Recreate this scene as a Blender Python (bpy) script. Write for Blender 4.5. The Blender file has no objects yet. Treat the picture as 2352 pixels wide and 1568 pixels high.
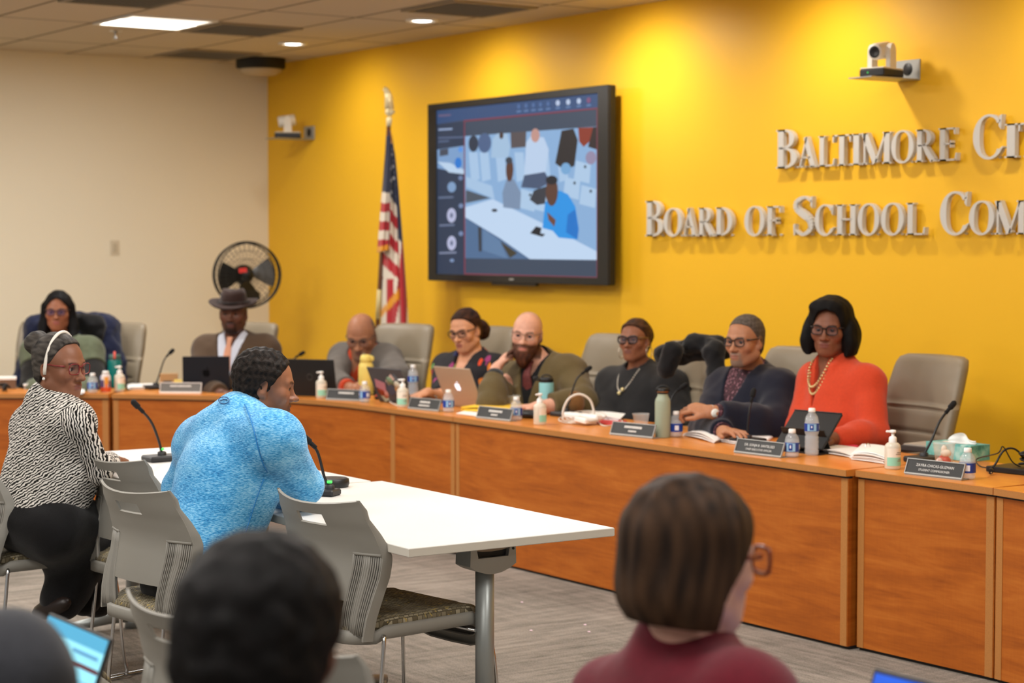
import bpy, bmesh, math, random
import numpy as np
from mathutils import Vector, Matrix
S = bpy.context.scene
COL = S.collection
# ---------------------------------------------------------------- camera
FPX = 4450.0                       # focal length in pixels of the 2352-wide frame
TH = math.radians(34.53); PITCH = math.atan(224 / FPX); HC = 1.63
Fh = np.array([-math.cos(TH), math.sin(TH), 0.]); RV = np.array([math.sin(TH), math.cos(TH), 0.]); ZV = np.array([0, 0, 1.])
FV = Fh * math.cos(PITCH) - ZV * math.sin(PITCH); UV = ZV * math.cos(PITCH) + Fh * math.sin(PITCH)
CAM = np.array([13.895, -7.195, HC])
cd = bpy.data.cameras.new('camera'); cam = bpy.data.objects.new('camera', cd); COL.objects.link(cam)
cd.sensor_width = 36; cd.lens = 36 * FPX / 2352; cd.clip_start = .05; cd.clip_end = 80
cam.matrix_world = Matrix(((RV[0], UV[0], -FV[0], CAM[0]), (RV[1], UV[1], -FV[1], CAM[1]), (RV[2], UV[2], -FV[2], CAM[2]), (0, 0, 0, 1)))
cd.dof.use_dof = True; cd.dof.focus_distance = 6.15; cd.dof.aperture_fstop = 3.4
S.camera = cam
S.view_settings.view_transform = 'Standard'; S.view_settings.look = 'None'; S.view_settings.gamma = 1
S.view_settings.use_curve_mapping = False
S.view_settings.exposure = 0.12
wd = bpy.data.worlds.new('world'); S.world = wd; wd.use_nodes = True
wd.node_tree.nodes['Background'].inputs[0].default_value = (1.0, .97, .94, 1); wd.node_tree.nodes['Background'].inputs[1].default_value = .36

def area(name, loc, size, power, col=(1, .97, .94), rot=(0, 0, 0), spread=None):
    l = bpy.data.lights.new(name, 'AREA'); l.shape = 'RECTANGLE'; l.size, l.size_y = size; l.energy = power; l.color = col
    if spread: l.spread = math.radians(spread)
    o = bpy.data.objects.new(name, l); COL.objects.link(o); o.location = loc; o.rotation_euler = rot
    return o
def spot(name, loc, power, ang, blend=.6, col=(1, .93, .84), rot=(0, 0, 0), rad=.05):
    l = bpy.data.lights.new(name, 'SPOT'); l.energy = power; l.spot_size = math.radians(ang); l.spot_blend = blend; l.color = col; l.shadow_soft_size = rad
    o = bpy.data.objects.new(name, l); COL.objects.link(o); o.location = loc; o.rotation_euler = rot
    return o
# light of the ceiling troffers and of the row of recessed downlights along the yellow wall
TROFFERS = [(2.32, -2.0), (2.6, -5.2), (5.6, -3.4), (5.6, -6.4), (8.6, -3.4), (8.6, -6.6), (11.6, -3.6), (11.6, -6.6), (14.4, -5.0), (14.4, -8.5), (11.6, -9.4), (8.6, -9.4)]
TP = [38, 80, 58, 52, 58, 46, 36, 36, 30, 25, 35, 35]
for (x, y), p in zip(TROFFERS, TP):
    area('troffer_light', (x, y, 3.025), (.56, 1.1) if x != 2.32 else (.56, .56), p)
DOWN = [(1.63, -.64), (3.36, -.64), (4.95, -.64), (6.5, -.64), (8.1, -.64), (9.7, -.64)]
for (x, y), p in zip(DOWN, [18, 34, 50, 40, 28, 22]):
    spot('downlight_light', (x, y, 2.99), p, 150, 1., rot=(math.radians(24), 0, 0))

def W(px, py, d):
    """world point seen at photo pixel (px, py), d metres along the view axis"""
    return CAM + (FV + RV * (px - 1176) / FPX + UV * (784 - py) / FPX) * d
def onz(px, py, z):
    r = FV + RV * (px - 1176) / FPX + UV * (784 - py) / FPX
    return CAM + r * ((z - HC) / r[2])
def ony(px, py, y):
    r = FV + RV * (px - 1176) / FPX + UV * (784 - py) / FPX
    return CAM + r * ((y - CAM[1]) / r[1])
def depth(p): return float((np.asarray(p) - CAM) @ FV)

# ---------------------------------------------------------------- materials
MATS = {}
def lin(c):
    return tuple(((v / 255) / 12.92 if v / 255 <= .04045 else ((v / 255 + .055) / 1.055) ** 2.4) for v in c)
def mat(name, rgb, rough=.6, metal=0., spec=.5, bump=0., bscale=60., vary=0., vscale=8., coat=0., emit=0., alpha=1., trans=0., ior=1.45, sheen=0., attr=False):
    if name in MATS: return MATS[name]
    m = bpy.data.materials.new(name); m.use_nodes = True; nt = m.node_tree; b = nt.nodes['Principled BSDF']
    c = lin(rgb) + (1,)
    b.inputs['Base Color'].default_value = c; b.inputs['Roughness'].default_value = rough; b.inputs['Metallic'].default_value = metal
    b.inputs['Specular IOR Level'].default_value = spec; b.inputs['Coat Weight'].default_value = coat
    b.inputs['Transmission Weight'].default_value = trans; b.inputs['IOR'].default_value = ior; b.inputs['Alpha'].default_value = alpha
    b.inputs['Sheen Weight'].default_value = sheen
    if emit:
        b.inputs['Emission Color'].default_value = c; b.inputs['Emission Strength'].default_value = emit
    tc = nt.nodes.new('ShaderNodeTexCoord')
    src = None
    if attr:
        a = nt.nodes.new('ShaderNodeAttribute'); a.attribute_name = 'Col'; src = a.outputs['Color']
        nt.links.new(src, b.inputs['Base Color'])
    if vary:
        n = nt.nodes.new('ShaderNodeTexNoise'); n.inputs['Scale'].default_value = vscale; n.inputs['Detail'].default_value = 6
        mx = nt.nodes.new('ShaderNodeMix'); mx.data_type = 'RGBA'; mx.blend_type = 'MULTIPLY'; mx.inputs[0].default_value = 1
        rp = nt.nodes.new('ShaderNodeMapRange'); rp.inputs['From Min'].default_value = .3; rp.inputs['From Max'].default_value = .7; rp.inputs['To Min'].default_value = 1 - vary; rp.inputs['To Max'].default_value = 1 + vary
        nt.links.new(tc.outputs['Object'], n.inputs['Vector']); nt.links.new(n.outputs['Fac'], rp.inputs['Value'])
        if src: nt.links.new(src, mx.inputs[6])
        else: mx.inputs[6].default_value = c
        nt.links.new(rp.outputs['Result'], mx.inputs[7]); nt.links.new(mx.outputs[2], b.inputs['Base Color'])
    if bump:
        n = nt.nodes.new('ShaderNodeTexNoise'); n.inputs['Scale'].default_value = bscale; n.inputs['Detail'].default_value = 5
        bp = nt.nodes.new('ShaderNodeBump'); bp.inputs['Strength'].default_value = bump; bp.inputs['Distance'].default_value = .004
        nt.links.new(tc.outputs['Object'], n.inputs['Vector']); nt.links.new(n.outputs['Fac'], bp.inputs['Height']); nt.links.new(bp.outputs['Normal'], b.inputs['Normal'])
    MATS[name] = m
    return m
class NT:
    """small helper to write node materials"""
    def __init__(s, name):
        s.m = bpy.data.materials.new(name); s.m.use_nodes = True; s.t = s.m.node_tree; s.b = s.t.nodes['Principled BSDF']; MATS[name] = s.m
    def n(s, typ, **kw):
        o = s.t.nodes.new('ShaderNode' + typ)
        for k, v in kw.items():
            if k.startswith('i_'):
                key = k[2:]; key = int(key) if key.isdigit() else key.replace('_', ' ')
                o.inputs[key].default_value = v
            else: setattr(o, k, v)
        return o
    def l(s, a, b): s.t.links.new(a, b)
    def ramp(s, src, stops, interp='LINEAR'):
        r = s.n('ValToRGB'); r.color_ramp.interpolation = interp
        while len(r.color_ramp.elements) < len(stops): r.color_ramp.elements.new(.5)
        for e, (p, c) in zip(r.color_ramp.elements, stops): e.position = p; e.color = tuple(lin(c)) + (1,)
        s.l(src, r.inputs[0]); return r.outputs[0]
    def math(s, op, a, b=None, c=None):
        o = s.n('Math', operation=op)
        for i, v in enumerate((a, b, c)):
            if v is None: continue
            if isinstance(v, (int, float)): o.inputs[i].default_value = v
            else: s.l(v, o.inputs[i])
        return o.outputs[0]
    def coords(s, scale=(1, 1, 1), rot=(0, 0, 0), loc=(0, 0, 0), kind='Object'):
        t = s.n('TexCoord'); mp = s.n('Mapping'); mp.inputs['Scale'].default_value = scale; mp.inputs['Rotation'].default_value = rot; mp.inputs['Location'].default_value = loc
        s.l(t.outputs[kind], mp.inputs['Vector']); return mp.outputs[0]
    def bump(s, h, st=.3, dist=.003):
        b = s.n('Bump'); b.inputs['Strength'].default_value = st; b.inputs['Distance'].default_value = dist; s.l(h, b.inputs['Height']); s.l(b.outputs['Normal'], s.b.inputs['Normal'])

# ---------------------------------------------------------------- mesh helpers
class MB:
    def __init__(s): s.v = []; s.f = []; s.mi = []; s.cur = 0; s.sm = []
    def add(s, vs, fs, smooth=False):
        o = len(s.v); s.v += [tuple(map(float, p)) for p in vs]
        for f in fs: s.f.append(tuple(i + o for i in f)); s.mi.append(s.cur); s.sm.append(smooth)
        return s
    def box(s, c, d, M=None, bev=0.):
        c = np.array(c, float); h = np.array(d, float) / 2
        if bev > 0:
            b = min(bev, .49 * min(d)); vs = []; idx = {}
            for sx in (-1, 1):
                for sy in (-1, 1):
                    for sz in (-1, 1):
                        for a in range(3):
                            p = np.array([sx, sy, sz]) * (h - b); p[a] = (sx, sy, sz)[a] * h[a]
                            idx[(sx, sy, sz, a)] = len(vs); vs.append(p)
            fs = []
            for a in range(3):
                o1, o2 = [(1, 2), (2, 0), (0, 1)][a]
                for sg in (-1, 1):
                    q = []
                    for e1, e2 in ((-1, -1), (1, -1), (1, 1), (-1, 1)):
                        t = [0, 0, 0]; t[a] = sg; t[o1] = e1; t[o2] = e2; q.append(idx[(*t, a)])
                    fs.append(q if sg > 0 else q[::-1])
                for e1 in (-1, 1):
                    for e2 in (-1, 1):
                        t0 = [0, 0, 0]; t1 = [0, 0, 0]; t0[a] = -1; t1[a] = 1; t0[o1] = t1[o1] = e1; t0[o2] = t1[o2] = e2
                        q = [idx[(*t0, o1)], idx[(*t1, o1)], idx[(*t1, o2)], idx[(*t0, o2)]]
                        fs.append(q if e1 * e2 < 0 else q[::-1])
            for sx in (-1, 1):
                for sy in (-1, 1):
                    for sz in (-1, 1):
                        q = [idx[(sx, sy, sz, a)] for a in range(3)]; fs.append(q if sx * sy * sz > 0 else q[::-1])
            vs = np.array(vs)
        else:
            vs = np.array([[x, y, z] for x in (-1, 1) for y in (-1, 1) for z in (-1, 1)]) * h
            fs = [(0, 1, 3, 2), (4, 6, 7, 5), (0, 4, 5, 1), (2, 3, 7, 6), (0, 2, 6, 4), (1, 5, 7, 3)]
        if M is not None: vs = vs @ np.array(M, float).T
        return s.add(vs + c, fs)
    def tube(s, pts, r, n=10, cap=True, closed=False):
        pts = [np.array(p, float) for p in pts]; m = len(pts); rs = r if hasattr(r, '__len__') else [r] * m
        T = []
        for i in range(m):
            a = pts[(i + 1) % m] if (closed or i < m - 1) else pts[i]; b = pts[i - 1] if (closed or i > 0) else pts[i]
            t = a - b; T.append(t / (np.linalg.norm(t) + 1e-12))
        u = np.cross(T[0], (0, 0, 1.))
        if np.linalg.norm(u) < .1: u = np.cross(T[0], (1., 0, 0))
        u /= np.linalg.norm(u); vs = []
        for i in range(m):
            u = u - T[i] * (u @ T[i]); u /= np.linalg.norm(u) + 1e-12; w = np.cross(T[i], u)
            for k in range(n):
                a = 2 * math.pi * k / n; vs.append(pts[i] + rs[i] * (math.cos(a) * u + math.sin(a) * w))
        fs = []
        for i in range(m if closed else m - 1):
            j = (i + 1) % m
            for k in range(n): k2 = (k + 1) % n; fs.append((i * n + k, i * n + k2, j * n + k2, j * n + k))
        s.add(vs, fs, True)
        if cap and not closed:
            o = len(s.v) - len(vs)
            s.f.append(tuple(o + k for k in range(n))[::-1]); s.mi.append(s.cur); s.sm.append(False)
            s.f.append(tuple(o + (m - 1) * n + k for k in range(n))); s.mi.append(s.cur); s.sm.append(False)
        return s
    def lathe(s, prof, c=(0, 0, 0), n=24, M=None, sx=1., sy=1.):
        vs = []; m = len(prof)
        for r, z in prof:
            for k in range(n): a = 2 * math.pi * k / n; vs.append((r * math.cos(a) * sx, r * math.sin(a) * sy, z))
        fs = [(i * n + k, i * n + (k + 1) % n, (i + 1) * n + (k + 1) % n, (i + 1) * n + k) for i in range(m - 1) for k in range(n)]
        vs = np.array(vs, float)
        if M is not None: vs = vs @ np.array(M, float).T
        s.add(vs + np.array(c), fs, True)
        return s
    def sphere(s, c, r, n=16, M=None):
        r = r if hasattr(r, '__len__') else (r, r, r); m = n // 2
        prof = [(math.sin(math.pi * i / m), -math.cos(math.pi * i / m)) for i in range(m + 1)]
        vs = []; 
        for pr, z in prof:
            for k in range(n): a = 2 * math.pi * k / n; vs.append((pr * math.cos(a) * r[0], pr * math.sin(a) * r[1], z * r[2]))
        fs = [(i * n + k, i * n + (k + 1) % n, (i + 1) * n + (k + 1) % n, (i + 1) * n + k) for i in range(m) for k in range(n)]
        vs = np.array(vs)
        if M is not None: vs = vs @ np.array(M, float).T
        return s.add(vs + np.array(c, float), fs, True)
    def prism(s, poly, M, o, h):
        """polygon in plane (columns 0,1 of M) extruded along column 2"""
        M = np.array(M, float); o = np.array(o, float); n = len(poly)
        a = [o + M[:, 0] * p[0] + M[:, 1] * p[1] for p in poly]; b = [p + M[:, 2] * h for p in a]
        fs = [tuple(range(n))[::-1], tuple(range(n, 2 * n))] + [(i, (i + 1) % n, n + (i + 1) % n, n + i) for i in range(n)]
        return s.add(a + b, fs)
    def grid(s, P, flip=False, smooth=True, wrap=False):
        """P: array (a, b, 3)"""
        a, b = len(P), len(P[0]); vs = [p for row in P for p in row]; fs = []
        for i in range(a - 1):
            for j in range(b if wrap else b - 1):
                q = (i * b + j, i * b + (j + 1) % b, (i + 1) * b + (j + 1) % b, (i + 1) * b + j); fs.append(q[::-1] if flip else q)
        return s.add(vs, fs, smooth)
    def sheet(s, P, t, nrm):
        """thick sheet from grid P moved by t along nrm (array or one vector)"""
        P = np.array(P, float); Q = P + np.array(nrm, float) * t; a, b = P.shape[:2]
        s.grid(P, flip=True); s.grid(Q)
        for i in range(a - 1):
            for j in (0, b - 1):
                q = [P[i, j], P[i + 1, j], Q[i + 1, j], Q[i, j]]; s.add(q, [(0, 1, 2, 3) if j else (3, 2, 1, 0)])
        for j in range(b - 1):
            for i in (0, a - 1):
                q = [P[i, j], P[i, j + 1], Q[i, j + 1], Q[i, j]]; s.add(q, [(3, 2, 1, 0) if i else (0, 1, 2, 3)])
        return s

def mesh_obj(name, v, f, m, parent=None, smooth=None, mi=None):
    me = bpy.data.meshes.new(name); me.from_pydata([tuple(p) for p in v], [], [tuple(q) for q in f])
    if smooth is not None:
        me.polygons.foreach_set('use_smooth', list(smooth) if hasattr(smooth, '__len__') else [smooth] * len(f))
    for x in (m if isinstance(m, (list, tuple)) else [m]): me.materials.append(x)
    if mi is not None: me.polygons.foreach_set('material_index', mi)
    me.update()
    o = bpy.data.objects.new(name, me); COL.objects.link(o)
    if parent is not None: o.parent = parent
    return o
def obj(name, mb, m, parent=None, label=None):
    """links an MB as ONE mesh object; a parented mesh is given in the parent's own coordinates"""
    o = mesh_obj(name, mb.v, mb.f, m, parent, mb.sm, mb.mi)
    bm = bmesh.new(); bm.from_mesh(o.data); bmesh.ops.recalc_face_normals(bm, faces=bm.faces); bm.to_mesh(o.data); bm.free()
    if label: o['label'] = label
    return o
def tag(o, label, cat, group=None):
    o['label'] = label; o['category'] = cat
    if group: o['group'] = group
    return o
def thing(name, label, cat, loc=(0, 0, 0), rz=0., group=None):
    o = bpy.data.objects.new(name, None); COL.objects.link(o); o.empty_display_size = .1
    o.location = tuple(map(float, loc)); o.rotation_euler = (0, 0, rz)
    return tag(o, label, cat, group)
def dup(root, loc, rz, label, group=None):
    def cp(o, par):
        c = o.copy(); COL.objects.link(c); c.parent = par
        for ch in list(o.children): cp(ch, c)
        return c
    r = cp(root, None); r.location = tuple(map(float, loc)); r.rotation_euler = (0, 0, rz); r['label'] = label
    if group: r['group'] = group
    return r
def structure(name, mb, m, parent=None):
    o = obj(name, mb, m, parent); o['kind'] = 'structure'
    return o
def subdiv(o, n=1, bevel=0):
    if bevel:
        b = o.modifiers.new('bevel', 'BEVEL'); b.width = bevel; b.segments = 2; b.limit_method = 'ANGLE'; b.angle_limit = math.radians(40)
    if n:
        d = o.modifiers.new('subdivision', 'SUBSURF'); d.levels = n; d.render_levels = n
    return o
def bez(pts, n=8):
    """Catmull-Rom through points"""
    p = [np.array(q, float) for q in pts]; p = [2 * p[0] - p[1]] + p + [2 * p[-1] - p[-2]]; out = []
    for i in range(1, len(p) - 2):
        for k in range(n):
            t = k / n; a, b, c, d = p[i - 1:i + 3]
            out.append(.5 * (2 * b + (c - a) * t + (2 * a - 5 * b + 4 * c - d) * t * t + (3 * b - a - 3 * c + d) * t ** 3))
    out.append(p[-2]); return out
def rz3(a): return np.array([[math.cos(a), -math.sin(a), 0], [math.sin(a), math.cos(a), 0], [0, 0, 1.]])
def rx3(a): return np.array([[1, 0, 0], [0, math.cos(a), -math.sin(a)], [0, math.sin(a), math.cos(a)]])
def ry3(a): return np.array([[math.cos(a), 0, math.sin(a)], [0, 1, 0], [-math.sin(a), 0, math.cos(a)]])
# ---------------------------------------------------------------- room materials
def m_wallpaint(name, rgb, rough=.45, bump=.05):
    return mat(name, rgb, rough=rough, spec=.4, bump=bump, bscale=260)
YELLOW = m_wallpaint('yellow_paint', (246, 190, 36), .46)
BEIGE = m_wallpaint('beige_paint', (238, 229, 206), .7)
def m_ceiling():
    n = NT('ceiling_tile'); tc = n.n('TexCoord'); sp = n.n('SeparateXYZ'); n.l(tc.outputs['Object'], sp.inputs[0])
    fx = n.math('PINGPONG', n.math('ADD', sp.outputs[0], 58.98), .61); fy = n.math('PINGPONG', n.math('ADD', sp.outputs[1], 62.93), .3125)
    d = n.math('MINIMUM', fx, fy)
    g = n.ramp(d, [(0, (120, 108, 90)), (.011, (120, 108, 90)), (.013, (205, 193, 172)), (1, (205, 193, 172))])
    ns = n.n('TexNoise'); ns.inputs['Scale'].default_value = 120; n.l(tc.outputs['Object'], ns.inputs['Vector'])
    n.l(g, n.b.inputs['Base Color']); n.b.inputs['Roughness'].default_value = .95; n.b.inputs['Specular IOR Level'].default_value = .1
    n.bump(ns.outputs['Fac'], .3, .002); return n.m
def m_carpet():
    n = NT('carpet')
    c1 = n.coords((3.2, 26, 1), (0, 0, .1)); c2 = n.coords((24, 2.6, 1), (0, 0, -.06)); c0 = n.coords((1, 1, 1))
    n1 = n.n('TexNoise', i_Scale=1.0, i_Detail=8., i_Roughness=.7); n.l(c1, n1.inputs['Vector'])
    n2 = n.n('TexNoise', i_Scale=1.0, i_Detail=8., i_Roughness=.7); n.l(c2, n2.inputs['Vector'])
    ch = n.n('TexNoise', i_Scale=.9, i_Detail=1.); n.l(n.coords((1, 1, 1), (0, 0, 0), (3, 7, 1)), ch.inputs['Vector'])
    mx = n.n('Mix'); n.l(n.math('MULTIPLY_ADD', ch.outputs['Fac'], 2.2, -.55), mx.inputs[0]); n.l(n1.outputs['Fac'], mx.inputs[2]); n.l(n2.outputs['Fac'], mx.inputs[3])
    n3 = n.n('TexNoise', i_Scale=1.6, i_Detail=3.); n.l(c0, n3.inputs['Vector'])
    n4 = n.n('TexNoise', i_Scale=170., i_Detail=2.); n.l(c0, n4.inputs['Vector'])
    v = n.math('ADD', n.math('MULTIPLY', mx.outputs[0], .8), n.math('ADD', n.math('MULTIPLY', n3.outputs['Fac'], .25), n.math('MULTIPLY', n4.outputs['Fac'], .38)))
    v = n.math('MULTIPLY_ADD', v, 1.9, -.86)
    g = n.ramp(v, [(.1, (74, 69, 64)), (.4, (120, 113, 104)), (.62, (144, 135, 125)), (.95, (168, 158, 147))])
    n.l(g, n.b.inputs['Base Color']); n.b.inputs['Roughness'].default_value = .95; n.b.inputs['Specular IOR Level'].default_value = .1
    n.bump(n4.outputs['Fac'], .6, .004); return n.m
def m_wood(name, a, b, c, rough, coords=(1.1, 1.1, 9), rot=(0, .04, 0)):
    n = NT(name); co = n.coords(coords, rot)
    w = n.n('TexNoise', i_Scale=1.3, i_Detail=7., i_Roughness=.62, i_Distortion=1.1); n.l(co, w.inputs['Vector'])
    f = n.n('TexNoise', i_Scale=9., i_Detail=4.); n.l(co, f.inputs['Vector'])
    s = n.n('TexNoise', i_Scale=160., i_Detail=1.); n.l(n.coords((1, 1, .1)), s.inputs['Vector'])
    v = n.math('ADD', n.math('MULTIPLY', w.outputs['Fac'], .8), n.math('ADD', n.math('MULTIPLY', f.outputs['Fac'], .22), n.math('MULTIPLY', s.outputs['Fac'], .08)))
    n.l(n.ramp(v, [(.36, a), (.55, b), (.74, c)]), n.b.inputs['Base Color'])
    n.b.inputs['Roughness'].default_value = rough; n.b.inputs['Specular IOR Level'].default_value = .35; return n.m
CEIL = m_ceiling(); CARPET = m_carpet()
WOODP = m_wood('desk_wood', (142, 70, 12), (168, 88, 20), (186, 106, 34), .5)
WOODT = m_wood('worktop_wood', (206, 122, 44), (220, 138, 58), (228, 152, 76), .28, (1.2, 9, 9))
EDGE = mat('edge_band', (172, 114, 56), .55, vary=.1, vscale=300)
BLACK = mat('black_plastic', (22, 22, 23), .45)
DARK = mat('dark_plastic', (40, 40, 42), .5)
WHITEP = mat('white_plastic', (236, 234, 228), .4)
CHROME = mat('chrome', (205, 205, 205), .18, 1.)
SILVER = mat('silver_paint', (168, 170, 168), .42, .55)
GREYPL = mat('grey_plastic', (134, 131, 123), .55, bump=.12, bscale=700)
PAPER = mat('paper', (244, 243, 240), .8)

# ---------------------------------------------------------------- room
H = 3.05
structure('floor', MB().grid([[(-.0, -13, 0), (0, 0, 0)], [(18, -13, 0), (18, 0, 0)]]), CARPET)
structure('wall_back', MB().box((9, .05, H / 2), (18, .1, H)), YELLOW)
structure('wall_left', MB().box((-.05, -6.5, H / 2), (.1, 13.2, H)), BEIGE)
structure('ceiling', MB().box((9, -6.45, H + .03), (18.2, 13.1, .06)), CEIL)
structure('baseboard_back', MB().box((9, -.006, .05), (18, .012, .1)), mat('baseboard_vinyl', (60, 56, 52), .6))
structure('baseboard_left', MB().box((.006, -6.5, .05), (.012, 13, .1)), MATS['baseboard_vinyl'])

# ---------------------------------------------------------------- curved council desk
def offs(pl, d):
    pl = [np.array(p, float) for p in pl]; out = []
    for i, p in enumerate(pl):
        a = pl[max(i - 1, 0)]; b = pl[min(i + 1, len(pl) - 1)]; t = (b - a) / np.linalg.norm(b - a)
        out.append(p + np.array([-t[1], t[0]]) * d)          # to the left of the run = away from the room
    return out
def ribbon(mb, pl, z0, z1, t):
    """wall of thickness t standing on a plan polyline"""
    q = offs(pl, t); n = len(pl)
    v = [(*p, z0) for p in pl] + [(*p, z1) for p in pl] + [(*p, z0) for p in q] + [(*p, z1) for p in q]; f = []
    for i in range(n - 1):
        f += [(i, i + 1, n + i + 1, n + i), (2 * n + i + 1, 2 * n + i, 3 * n + i, 3 * n + i + 1), (n + i, n + i + 1, 3 * n + i + 1, 3 * n + i), (i + 1, i, 2 * n + i, 2 * n + i + 1)]
    f += [(0, n, 3 * n, 2 * n), (n - 1, 3 * n - 1, 4 * n - 1, 2 * n - 1)]
    return mb.add(v, f)
def cutpl(pl, s0, s1):
    pl = [np.array(p, float) for p in pl]; L = [0]
    for a, b in zip(pl, pl[1:]): L.append(L[-1] + np.linalg.norm(b - a))
    T = L[-1]; s0 = s0 if s0 >= 0 else T + s0; s1 = s1 if s1 > 0 else T + s1
    def at(s):
        for i in range(len(pl) - 1):
            if s <= L[i + 1] + 1e-9: return pl[i] + (pl[i + 1] - pl[i]) * (s - L[i]) / (L[i + 1] - L[i])
        return pl[-1]
    return [at(s0)] + [p for p, l in zip(pl, L) if s0 + 1e-6 < l < s1 - 1e-6] + [at(s1)]
ZT = .728
def desk(label, pl, seams=(), depth_=.66):
    """seams: extra vertical trims, measured along the front"""
    b = pl[len(pl) // 2]; t = thing('council_desk', label, 'desk', (b[0], b[1], 0), group=None); loc = np.array([b[0], b[1]])
    q = [np.array(p, float) - loc for p in pl]
    mb = MB(); mb.cur = 0; ribbon(mb, q, ZT - .027, ZT, depth_); w = obj('worktop', mb, [WOODT], t)
    mb = MB(); ribbon(mb, offs(q, -.0015), ZT - .0268, ZT - .0015, .002); obj('edge_band', mb, EDGE, t)
    fp = offs(q, .014); mb = MB(); ribbon(mb, fp, .014, ZT - .036, .019); obj('front_panel', mb, WOODP, t)
    L = sum(np.linalg.norm(np.array(a) - np.array(c)) for a, c in zip(fp, fp[1:]))
    for a, c in [(.004, .036), (L - .04, L - .004)] + [(s - .022, s + .022) for s in seams]:
        mb = MB(); ribbon(mb, offs(cutpl(fp, a, c), -.002), .014, ZT - .037, .003); obj('trim_strip', mb, EDGE, t)
    mb = MB(); ribbon(mb, offs(q, .03), 0, .014, .05); obj('plinth', mb, BLACK, t); mb = MB(); ribbon(mb, offs(q, .016), ZT - .036, ZT - .027, .02); obj('shadow_gap', mb, BLACK, t)
    for e in (0, -1):
        i, j = (0, 1) if e == 0 else (-1, -2)
        d = (np.array(q[j]) - q[i]); d /= np.linalg.norm(d)
        nrm = np.array([-d[1], d[0]]) * (1 if e == 0 else -1)
        a = np.array(q[i]) + d * .002
        mb = MB(); ribbon(mb, [a + nrm * .02, a + nrm * (depth_ - .05)] if e else [a + nrm * (depth_ - .05), a + nrm * .02], .014, ZT - .028, .02); obj('end_panel', mb, WOODP, t)
    return t
D1 = bez([(2.945, -2.585), (3.2, -2.325), (3.442, -2.115), (3.7, -1.92), (3.936, -1.815), (4.25, -1.748), (4.63, -1.725)], 3) + [np.array((5.40, -1.725))]
desk('curved orange wood desk section at the far left edge', bez([(2.05, -4.0), (2.53, -3.15), (2.93, -2.602)], 3), (), .46)
desk('curved orange wood desk section beneath the black laptops', D1, (2.12,), .46)
desk('long straight orange wood desk section beneath the green bottle', [(5.405, -1.725), (8.302, -1.725)])
desk('short orange wood desk section beneath the right tissue box', [(8.322, -1.692), (9.02, -1.677)])
desk('orange wood desk section cut off by the right edge', [(9.026, -1.679), (10.4, -1.80)])

# ---------------------------------------------------------------- white tables
WT = mat('white_laminate', (214, 212, 207), .35, spec=.4)
WTE = mat('white_edge', (205, 200, 188), .5)
LEGM = mat('leg_metal', (148, 152, 150), .38, .5)
def table(label, c, L, rz, legs):
    t = thing('folding_table', label, 'table', (c[0], c[1], 0), rz)
    o = obj('tabletop', MB().box((0, 0, .7265), (L, .75, .027), bev=.0015), WT, t)
    mb = MB().box((0, 0, .7262), (L + .002, .752, .0225)); obj('edge_band', mb, WTE, t)
    for sx in legs:
        x = sx * (L / 2 - .17)
        mb = MB().tube([(x, 0, .05), (x, 0, .66)], .0295, 24); mb.tube([(x, 0, .0), (x, 0, .05)], [.036, .034], 20)
        mb.tube([(x, -.29, .03), (x, -.1, .05), (x, .1, .05), (x, .29, .03)], [.018, .025, .025, .018], 12)
        for sy in (-1, 1): mb.tube([(x, sy * .27, 0.001), (x, sy * .27, .03)], .022, 12)
        l = obj('leg', mb, LEGM, t)
        # tilting head of the leg: cup with an open slot
        M = np.array([[0, 0, sx], [1, 0, 0], [0, 1, 0]], float); prof = []
        for k in range(13): a = -1 + k / 6; prof.append((a * .085, .612 + .028 * a * a + .0))
        poly = prof + [(.083, .695), (.062, .695), (.055, .664), (-.055, .664), (-.062, .695), (-.083, .695)]
        mb = MB().prism(poly, M, (x - sx * .035, 0, 0), .085); obj('leg_bracket', mb, SILVER, l)
        mb = MB(); pl2 = [(.105, .7125), (.105, .703)] + [(.09 * math.cos(a), .703 - .022 * math.sin(a)) for a in np.linspace(0, math.pi, 9)] + [(-.105, .703), (-.105, .7125)]
        mb.prism(pl2, M, (x - sx * .05, 0, 0), .09); obj('hinge_plate', mb, mat('hinge_metal', (150, 135, 118), .45, .5), l)
        mb = MB().box((x + sx * .005, 0, .678), (.06, .11, .025)); obj('slot_lining', mb, BLACK, l)
        mb = MB().tube([(x + sx * .049, .073, .686), (x + sx * .0525, .073, .686)], .004, 10); obj('bolt', mb, BLACK, l)
    mb = MB().box((0, 0, .7), (L - .5, .05, .026)); obj('crossbar', mb, BLACK, t)
    mb = MB().box((-L * .3, -.3, .703), (.16, .05, .02)); obj('cable_clip', mb, BLACK, t)
    return t
table('white table beneath the blue shirt, its near end open towards the aisle', (8.362, -3.868), 1.452, math.radians(-.6), (-1, 1))
table('white table beneath the arm of the woman in zebra print', (6.842, -3.89), 1.54, math.radians(-.3), (-1, 1))
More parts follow.
